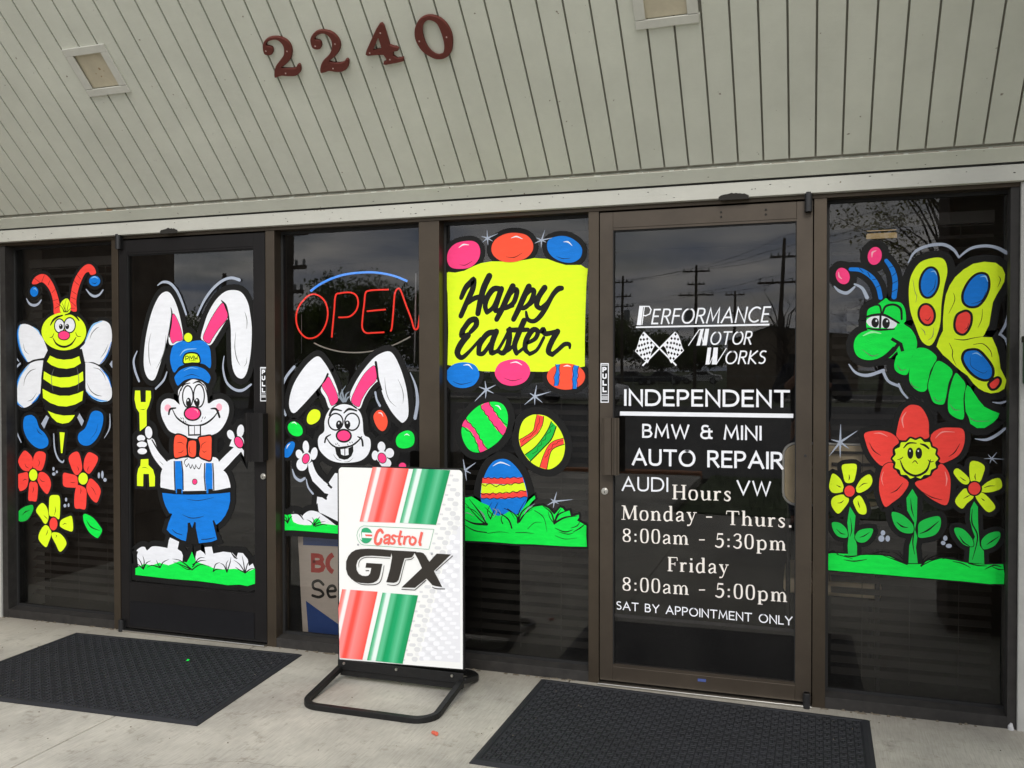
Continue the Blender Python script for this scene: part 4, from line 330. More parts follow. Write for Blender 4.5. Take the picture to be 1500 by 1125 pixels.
A['star_painting#7']=(0,[('ray','s|a|50,8|21858,5628,4,186,4,186~s|a|50,8|21858,5628,0,-160,1,-159~s|a|50,8|21858,5628,-108,-148,-108,-148~s|a|50,8|21858,5628,168,122,166,122~s|a|50,8|21858,5628,-88,24,-87,24~s|a|50,8|21858,5628,87,-68,87,-68')])
A['star_painting#8']=(0,[('ray','s|a|24,4|24710,5368,47,64,47,62~s|a|24,4|24710,5368,-16,-48,-15,-48~s|a|24,4|24710,5368,-70,-4,-69,-4~s|a|24,4|24710,5368,114,-5,112,-5~s|a|24,4|24710,5368,-32,38,-32,38~s|a|24,4|24710,5368,51,-53,51,-53')])
A['smiling_flower_painting']=(0.0211,[('petal','f|r|0|23248,6437,165,-49,133,-243,18,-252,-48,-163,-532,-31,-18,291,82,292,100,118~c|k|14|23248,6437,165,-49,133,-243,18,-252,-48,-163,-532,-31,-18,291,82,292,100,118'),('petal','f|r|0|22340,5838,306,54,237,-68,119,-168,-118,-142,2,-255,-209,-117,-215,214,-114,292~c|k|14|22340,5838,306,54,237,-68,119,-168,-118,-142,2,-255,-209,-117,-215,214,-114,292'),('petal','f|r|0|23581,5749,163,201,260,30,193,-38,27,-250,-88,-252,-194,-148,-194,-24~c|k|14|23581,5749,163,201,260,30,193,-38,27,-250,-88,-252,-194,-148,-194,-24'),('petal','f|r|0|22718,5180,168,42,102,-215,202,-175,-116,-259,-184,-173,-162,-98,-110,324,16,332~c|k|14|22718,5180,168,42,102,-215,202,-175,-116,-259,-184,-173,-162,-98,-110,324,16,332'),('petal','f|r|0|23813,5234,131,-194,28,-286,-64,-354,-222,54,-230,172,-160,203,256,125,164,222~c|k|14|23813,5234,131,-194,28,-286,-64,-354,-222,54,-230,172,-160,203,256,125,164,222~s|E1|7,35,10|23132,6284,-76,-147,28,-181~s|E1|7,28,7|22511,5828,136,2,129,-62~s|E1|7,28,7|23680,5752,130,128,226,4~s|E1|10,28,7|23862,5074,34,-143,-16,-151~s|E1|7,18,4|22702,5034,-34,-148,35,-146~s|k|4,21,4|22426,5631,86,-163,137,-99~s|k|4,20,4|24134,5654,-96,-180,-112,-94~s|k|4,21,4|22838,4592,118,67,116,151~s|k|4,20,4|23422,4660,198,-118,197,-46'),('centre','f|y|0|23754,5340,-26,-48,-30,-42,10,-50,3,-53,-43,-33,-46,-25,-12,-49,-21,-50,-53,-12,-51,-4,-33,-40,-40,-36,-52,12,-48,19,-48,-23,-52,-16,-41,34,-34,38,-52,0,-54,8,-21,48,-14,50,-46,22,-46,30,3,54,9,52,-31,40,-27,47,27,48,31,43,-10,50,-4,54,45,32,47,26,12,50,22,50,53,10,53,4,33,40,41,36,52,-13,48,-19,47,21,51,15,42,-34,33,-38,51,0,54,-8,20,-49,14,-49,46,-23,43,-29,-3,-54,-8,-50,30,-40~c|k|38|23754,5340,-26,-48,-30,-42,10,-50,3,-53,-43,-33,-46,-25,-12,-49,-21,-50,-53,-12,-51,-4,-33,-40,-40,-36,-52,12,-48,19,-48,-23,-52,-16,-41,34,-34,38,-52,0,-54,8,-21,48,-14,50,-46,22,-46,30,3,54,9,52,-31,40,-27,47,27,48,31,43,-10,50,-4,54,45,32,47,26,12,50,22,50,53,10,53,4,33,40,41,36,52,-13,48,-19,47,21,51,15,42,-34,33,-38,51,0,54,-8,20,-49,14,-49,46,-23,43,-29,-3,-54,-8,-50,30,-40'),('face','f|k|0|23270,5434,-8,-58,-20,-44,-28,-16,-29,15,-21,42,-8,57,8,59,20,43,28,16,28,-14,22,-42~f|k|0|23434,5438,-8,-58,-22,-42,-32,-17,-31,15,-23,42,-9,57,8,58,23,43,32,16,31,-14,23,-42~f|w|0|23219,5480,-1,-12,-6,-8,-6,-2,-6,2,-6,8,-2,11,2,11,5,8,7,3,6,-3,6,-8~f|w|0|23375,5484,-1,-11,-6,-8,-6,-3,-6,2,-6,8,-2,11,2,11,5,8,7,3,6,-3,5,-8~s|k|18,38,18|23086,5538,92,100,146,4~s|k|20,48,34|23400,5630,84,-28,72,-62~s|k|14,45,48,45,14|23020,5281,94,-215,198,-95,200,109,78,230~s|k|7,21,10|22966,5290,70,24,37,38~s|k|10,24,7|23544,5308,46,-42,66,16~s|k|10,21,10|23254,5234,49,45,50,-60'),('stem','p|g2|0|23256,4697,94,-167,-8,-454,-32,-220,44,-142,-25,-220,35,-324,-176,-12,14,365,76,259,16,219,-135,248,-18,254~s|k|7,28,18,7|23294,3856,-25,-256,35,-252~s|k|4,24,4|23224,4506,18,-217,50,-179'),('leaf','f|g2|0|22858,4198,168,-10,167,-120,94,-140,-26,-147,-200,7,-152,156~c|k|18|22858,4198,168,-10,167,-120,94,-140,-26,-147,-200,7,-152,156~s|k|7,35,7|22960,4002,100,-86,118,-23'),('leaf','f|g2|0|23360,3823,16,183,181,118,213,36,24,-204,-104,-186,-230,-79,-99,23~c|k|18|23360,3823,16,183,181,118,213,36,24,-204,-104,-186,-230,-79,-99,23~s|k|7,38,10|23400,3782,158,88,190,184')])
A['yellow_flower_painting#1']=(0.0183,[('petal','f|y|0|21894,5136,139,41,149,-21,-26,-252,-52,-114,-138,-5,-54,184'),('petal','f|y|0|21721,4962,140,-106,71,-184,-35,-94,-175,-26,-80,109,26,187'),('petal','f|y|0|22174,4682,102,189,154,97,62,-126,-61,-150,-154,-109,-86,7'),('petal','f|y|0|21723,4459,209,65,104,-107,-103,-191,-121,-110,-124,174'),('petal','f|y|0|22123,4421,120,98,104,-162,35,-145,-34,-84,-120,20,-88,162~s|k|4,22,4|22034,4954,8,-73,-14,-57~s|k|4,22,4|21784,4722,60,-34,35,-10~s|k|4,22,4|22225,4684,85,78,86,22~s|k|4,22,4|21810,4340,70,14,52,51~s|k|4,22,4|22209,4406,17,-73,25,-73'),('centre','f|r|0|22164,4608,-16,-68,-42,-50,-60,-20,-58,15,-44,47,-16,66,16,68,42,50,60,20,58,-15,44,-47~c|k|32|22164,4608,-16,-68,-42,-50,-60,-20,-58,15,-44,47,-16,66,16,68,42,50,60,20,58,-15,44,-47'),('stem','p|g2|0|22054,4277,112,-187,-16,-186,-14,-186,60,-256,1,-204,-173,-11,-11,203,19,224,-28,259,16,149~s|k|4,22,4|22066,4048,25,-258,-34,-151'),('leaf','f|g2|0|21697,3924,168,2,139,-142,1,-166,-174,8,-105,124~c|k|14|21697,3924,168,2,139,-142,1,-166,-174,8,-105,124~s|k|4,25,4|21788,3791,95,-87,87,-14'),('leaf','f|g2|0|22150,3644,96,154,257,44,-33,-179,-120,-125,-137,-1~c|k|14|22150,3644,96,154,257,44,-33,-179,-120,-125,-137,-1~s|k|4,25,4|22247,3639,86,35,113,90')])
A['yellow_flower_painting#2']=(0.0183,[('petal','f|y|0|24329,5286,128,14,127,-95,-30,-179,-63,-144,-143,-6,-40,213'),('petal','f|y|0|24024,5097,81,49,194,-182,-15,-126,-112,14,-130,156'),('petal','f|y|0|24524,4777,157,148,173,49,39,-182,-179,-96,-174,-8'),('petal','f|y|0|24252,4748,139,-154,-121,-148,-96,-112,-123,137,89,183'),('petal','f|y|0|24556,4672,223,-256,-94,-128,-111,65,-151,242~s|k|4,20,4|24420,5058,-9,-72,16,-64~s|k|4,20,4|24138,4976,65,-52,49,-22~s|k|4,20,4|24572,4772,94,39,110,11~s|k|4,20,4|24206,4542,64,39,63,45~s|k|4,20,4|24525,4564,39,-34,25,-16'),('centre','f|r|0|24527,4759,-17,-71,-44,-54,-62,-22,-63,16,-46,50,-17,71,16,72,46,54,62,21,62,-16,46,-50~c|k|30|24527,4759,-17,-71,-44,-54,-62,-22,-63,16,-46,50,-17,71,16,72,46,54,62,21,62,-16,46,-50'),('stem','p|g2|0|24398,4494,70,-110,2,-250,14,-248,22,-284,73,-102,11,-266,-280,17,16,305,92,220,-48,139,-46,212,11,215~s|k|7,27,27,7|24367,4343,-5,-285,104,-280,-93,-469'),('leaf','f|g2|0|24041,3940,168,-16,161,-187,18,-159,-177,24,-147,189~c|k|14|24041,3940,168,-16,161,-187,18,-159,-177,24,-147,189~s|k|4,30,7|24129,3788,81,-132,123,-82'),('leaf','f|g2|0|24547,3552,-17,158,126,150,190,53,32,-111,-94,-182,-158,-88~c|k|14|24547,3552,-17,158,126,150,190,53,32,-111,-94,-182,-158,-88~s|k|4,27,4|24626,3628,94,76,142,114')])
A['dot_painting#4']=(0,[('dot','f|a|0|22744,3760,-5,-28,-16,-22,-22,-8,-22,6,-17,19,-6,27,6,28,16,22,22,8,22,-6,16,-20'),('dot','f|a|0|22728,3641,-7,-33,-21,-26,-29,-10,-29,6,-21,24,-8,32,7,34,22,26,28,10,30,-8,20,-22'),('dot','f|a|0|22836,3648,-5,-32,-16,-24,-22,-10,-22,8,-17,22,-6,30,6,32,16,24,22,9,22,-7,16,-22')])
A['dot_painting#5']=(0,[('dot','f|a|0|23916,3718,-5,-28,-15,-20,-19,-8,-19,6,-15,18,-5,27,5,27,14,21,19,8,20,-6,14,-19'),('dot','f|a|0|23880,3618,-5,-22,-15,-16,-22,-8,-20,5,-16,15,-6,22,6,21,15,17,21,7,21,-5,16,-14'),('dot','f|a|0|23998,3564,-8,-22,-20,-16,-27,-8,-27,4,-21,14,-7,22,6,22,21,16,27,8,28,-4,20,-14')])
A['meadow_painting']=(0.0056,[('grass','p|G|0|21633,3259,95,13,278,4,208,-17,172,19,273,10,169,-15,202,-89,134,-46,266,18,132,81,262,65,260,-30,226,-39,287,-9,331,33,24,-193,-6,-206,-252,-18,-479,18,-487,11,-496,7,-504,12,-512,8,-347,6,-245,8~s|k|7,32,11|21640,3286,88,28,104,-61~s|k|11,36,11|21954,3242,140,-16,172,44~s|k|7,28,10|21938,3148,208,-16,240,53~s|k|7,24,10|22454,3293,204,68,170,-7~s|k|21,28,7|23164,3127,-134,167,-135,82~s|k|18,24,7|23164,3127,-234,87,-237,76~s|k|28,21,4|23148,3155,-44,107,26,111~s|k|34,24,4|23430,3120,132,154,261,124~s|k|20,20,4|23430,3120,198,122,260,89~s|k|10,28,7|23824,3290,162,36,146,-40~s|k|10,24,7|24019,3250,162,-26,161,-78~s|k|27,27,6|24310,3233,160,-32,174,1~s|k|6,30,10|24598,3128,157,92,142,-18~s|k|6,24,6|24724,3197,126,-51,94,6~s|k|21,21,4|23430,3174,50,94,81,96~s|k|21,18,4|23131,3172,-67,142,-68,87~s|k|11,22,7|21798,3251,174,-33,139,-40')])
A['shop_name_lettering']=(0,[('lettering','p|w|0|17647,8578,87,-2,-54,-426,-94,2~l|w|26|17715,8564,146,-4,45,-69,-28,-96,-91,-40,-45,7~l|w|22|17758,8562,-56,-406~t|w|sans;ERFORMANCE;0.17;0.105|17910,8162,2507,0,-20417,-7820'),('underline','p|w|0|17569,8120,2860,14,-6,-40,-2854,-7'),('lettering','p|w|0|18990,8039,69,9,-87,-364,-75,-2~p|w|0|19090,8044,80,2,-54,-360,-94,0~l|w|19|18724,7684,228,340,38,8~l|w|16|18990,8023,48,-270~t|w|sans;OTOR;0.17;0.11|19178,7692,872,0,-20050,-7398'),('lettering','p|w|0|19138,7635,77,3,-43,-367,-80,-3~p|w|0|19264,7637,93,-1,-23,-366,-109,1~l|w|18|19318,7270,218,352~l|w|16|19178,7278,108,252~t|w|sans;ORKS;0.17;0.11|19496,7273,840,3,-20336,-6984')])
A['flag_emblem']=(0,[('pole','l|w|34|17738,7990,724,-740'),('pole','l|w|34|18440,7980,-724,-732'),('flag','p|w|0|17738,8000,-40,-60,-46,-70,-20,-80,-21,-71,-25,-81,-42,-65,113,-113,122,-116,51,-46,25,45,15,41,30,90,10,60,36,81,45,75,-131,148~p|k|0|17728,7968,28,-36,-28,-36,-28,36~p|k|0|17677,7864,29,-36,-29,-37,-29,37~p|k|0|17745,7867,29,-37,-29,-36,-29,37~p|k|0|17819,7876,29,-36,-29,-36,-28,36~p|k|0|17640,7727,28,-37,-28,-36,-29,36~p|k|0|17700,7744,29,-36,-29,-36,-28,36~p|k|0|17762,7764,28,-36,-28,-36,-29,36~p|k|0|17832,7786,28,-36,-28,-36,-29,36~p|k|0|17907,7786,29,-37,-28,-36,-29,37~p|k|0|17596,7612,28,-37,-28,-36,-29,37~p|k|0|17665,7624,29,-38,-29,-36,-29,37~p|k|0|17730,7641,28,-37,-28,-36,-28,37~p|k|0|17789,7662,29,-36,-29,-36,-29,36~p|k|0|17848,7680,28,-36,-28,-36,-28,36~p|k|0|17918,7694,28,-37,-28,-36,-29,37~p|k|0|17684,7522,29,-36,-29,-37,-28,37~p|k|0|17756,7534,28,-37,-28,-36,-29,37~p|k|0|17816,7556,29,-36,-29,-36,-28,36~p|k|0|17875,7574,29,-36,-29,-36,-28,36~p|k|0|17771,7436,29,-37,-29,-36,-29,37~p|k|0|17840,7442,28,-36,-28,-36,-28,36'),('flag','p|w|0|18436,7990,44,-40,30,-40,40,-111,35,-130,45,-95,-109,-109,-119,-114,-50,-55,-30,45,-10,20,-40,131,-20,70,-30,80,-50,46,130,144~p|k|0|18446,7971,28,-36,-28,-35,-28,36~p|k|0|18358,7880,28,-36,-28,-36,-28,37~p|k|0|18431,7874,28,-36,-28,-36,-28,37~p|k|0|18500,7860,28,-36,-28,-35,-28,36~p|k|0|18268,7786,28,-37,-27,-35,-28,36~p|k|0|18346,7782,28,-36,-28,-36,-28,37~p|k|0|18413,7775,28,-37,-27,-35,-28,36~p|k|0|18476,7753,28,-36,-28,-36,-28,37~p|k|0|18537,7734,28,-36,-27,-36,-28,36~p|k|0|18257,7694,28,-37,-28,-36,-28,37~p|k|0|18326,7682,28,-36,-27,-36,-28,37~p|k|0|18386,7664,28,-36,-28,-36,-28,36~p|k|0|18449,7638,28,-36,-27,-36,-28,36~p|k|0|18510,7623,28,-36,-27,-36,-28,36~p|k|0|18580,7616,28,-37,-28,-35,-28,36~p|k|0|18294,7571,28,-37,-28,-36,-28,37~p|k|0|18359,7555,27,-36,-27,-36,-28,37~p|k|0|18424,7538,28,-36,-28,-36,-28,37~p|k|0|18491,7524,28,-36,-28,-36,-27,36~p|k|0|18334,7448,28,-37,-28,-36,-28,37~p|k|0|18404,7439,28,-37,-27,-35,-28,36')])
A['service_lettering']=(0,[('lettering','t|w|sans;INDEPENDENT;0;0.15|17302,6350,3547,4,-20849,-5982'),('underline','p|w|0|17212,6224,3706,0,-2,-90,-3710,-2'),('lettering','t|w|sans;BMW & MINI;0;0.14|17710,5643,2563,1,-20273,-5332'),('lettering','t|w|sans;AUTO REPAIR;0;0.145|17482,5024,3238,14,-20720,-4666'),('lettering','t|w|sans;AUDI;0;0.12|17252,4440,1038,20,-18290,-4140'),('lettering','t|w|sans;VW;0;0.12|19758,4462,711,-1,-20469,-4147')])
A['hours_lettering']=(0,[('lettering','t|v|serif;Hours;0;0|18386,4304,1253,18,-19639,-4004'),('lettering','t|v|serif;Monday;0;0|17250,3794,1660,41,-18910,-3517'),('lettering','t|v|serif;-;0;0|19111,3836,131,6,-19242,-3534'),('lettering','t|v|serif;Thurs.;0;0|19542,3802,1368,11,-20910,-3507'),('lettering','t|v|serif;8:00am;0;0|17270,3296,1462,23,-18732,-3014'),('lettering','t|v|serif;-;0;0|18962,3333,125,7,-19087,-3043'),('lettering','t|v|serif;5:30pm;0;0|19305,3306,1471,13,-20776,-3014'),('lettering','t|v|serif;Friday;0;0|18278,2710,1322,29,-19600,-2425'),('lettering','t|v|serif;8:00am;0;0|17270,2202,1470,17,-18740,-1913'),('lettering','t|v|serif;-;0;0|18964,2236,132,11,-19096,-1949'),('lettering','t|v|serif;5:00pm;0;0|19314,2220,1490,8,-20804,-1920'),('lettering','t|w|sans;SAT BY APPOINTMENT ONLY;0;0.135|17135,1764,3783,-26,-20918,-1547')])
A['pull_sticker#1']=(0,[('x','p|w|0|7896,7240,194,-1,-5,-875,-194,-2~p|k|0|7918,7213,150,-1,-5,-826,-150,-2~t|w|sans;P;0;0.28|7940,7057,106,0,-8046,-6943~t|w|sans;U;0;0.28|7938,6902,106,0,-8044,-6788~t|w|sans;L;0;0.28|7938,6746,106,0,-8044,-6632~t|w|sans;L;0;0.28|7936,6590,106,0,-8042,-6476~s|w|12|7932,7194,123,0~s|w|12|7928,6552,123,1~s|w|12|7928,6514,122,1~s|w|12|7927,6491,123,1~s|w|12|7927,6468,123,2')])
A['pull_sticker#2']=(0,[('x','p|w|0|16784,7306,189,0,0,-885,-189,-2~p|k|0|16804,7280,149,0,1,-836,-150,-2~t|w|sans;P;0;0.28|16824,7104,102,0,-16926,-6986~t|w|sans;U;0;0.28|16824,6954,102,0,-16926,-6836~t|w|sans;L;0;0.28|16824,6804,102,0,-16926,-6686~t|w|sans;L;0;0.28|16824,6654,103,1,-16927,-6537~s|w|13|16814,7260,129,0~s|w|13|16814,6606,130,0~s|w|13|16814,6566,130,1~s|w|13|16814,6540,130,1~s|w|13|16814,6514,130,1~s|w|13|16814,6488,130,1')])
A['neon']=(0,[('blue','s|k|63|9004,9200,246,156,342,140,394,98,446,34,386,-8,354,-55,296,-83,268,-112'),('red','s|k|46|8772,8953,146,123,187,45,200,-81,141,-168,56,-252,-58,-275,-144,-224,-201,-123,-231,2,-188,156,-100,230,2,254,88,201,102,112~s|k|45|9612,7996,30,296,45,400,44,374,141,58,280,10,167,-84,55,-176,-56,-196,-168,-146,-196,-26,-141,2~s|k|44|11224,9176,-298,0,-247,-13,-97,-59,-36,-258,-50,-370,-8,-248,104,-126,220,-3,286,9~s|k|44|10622,8646,260,18,260,14~s|k|44|11275,8129,41,110,42,415,42,414,81,120,81,-51,146,-369,132,-319,78,-245,67,-37,53,84,41,290,53,313,41,314'),('grey','s|k|44|9098,7858,286,-116,424,-104,421,-36,416,18,411,70,406,131,363,166'),('post','s|k|46|11942,9562,-17,-1115,-31,-1117~s|k|14|8683,8612,-3,-1016')])
A['poster']=(0,[('sheet','p|e|0|8470,2917,1194,13,92,-2,-14,-2751,-1122,-23,-78,1371,-29,665~p|n|0|8636,2822,1119,7,-1,-237,-1120,-28~p|n|0|8711,1100,431,-242,602,-332,-2,-320,-956,-24~t|R|sans;B;0;0.24|8866,1860,445,11,-9311,-1365~l|R|132|9522,1914,-67,35,-52,51,-33,62,-11,68,11,70,34,67,53,57,68,44~s|n2|75|9230,1568,-130,90,-164,-62,12,-144,198,-48,83,-96,-131,-81,-188,27~s|n2|74|9355,1400,232,38,-45,112,-126,-22,-61,-128,69,-139,162,21')])
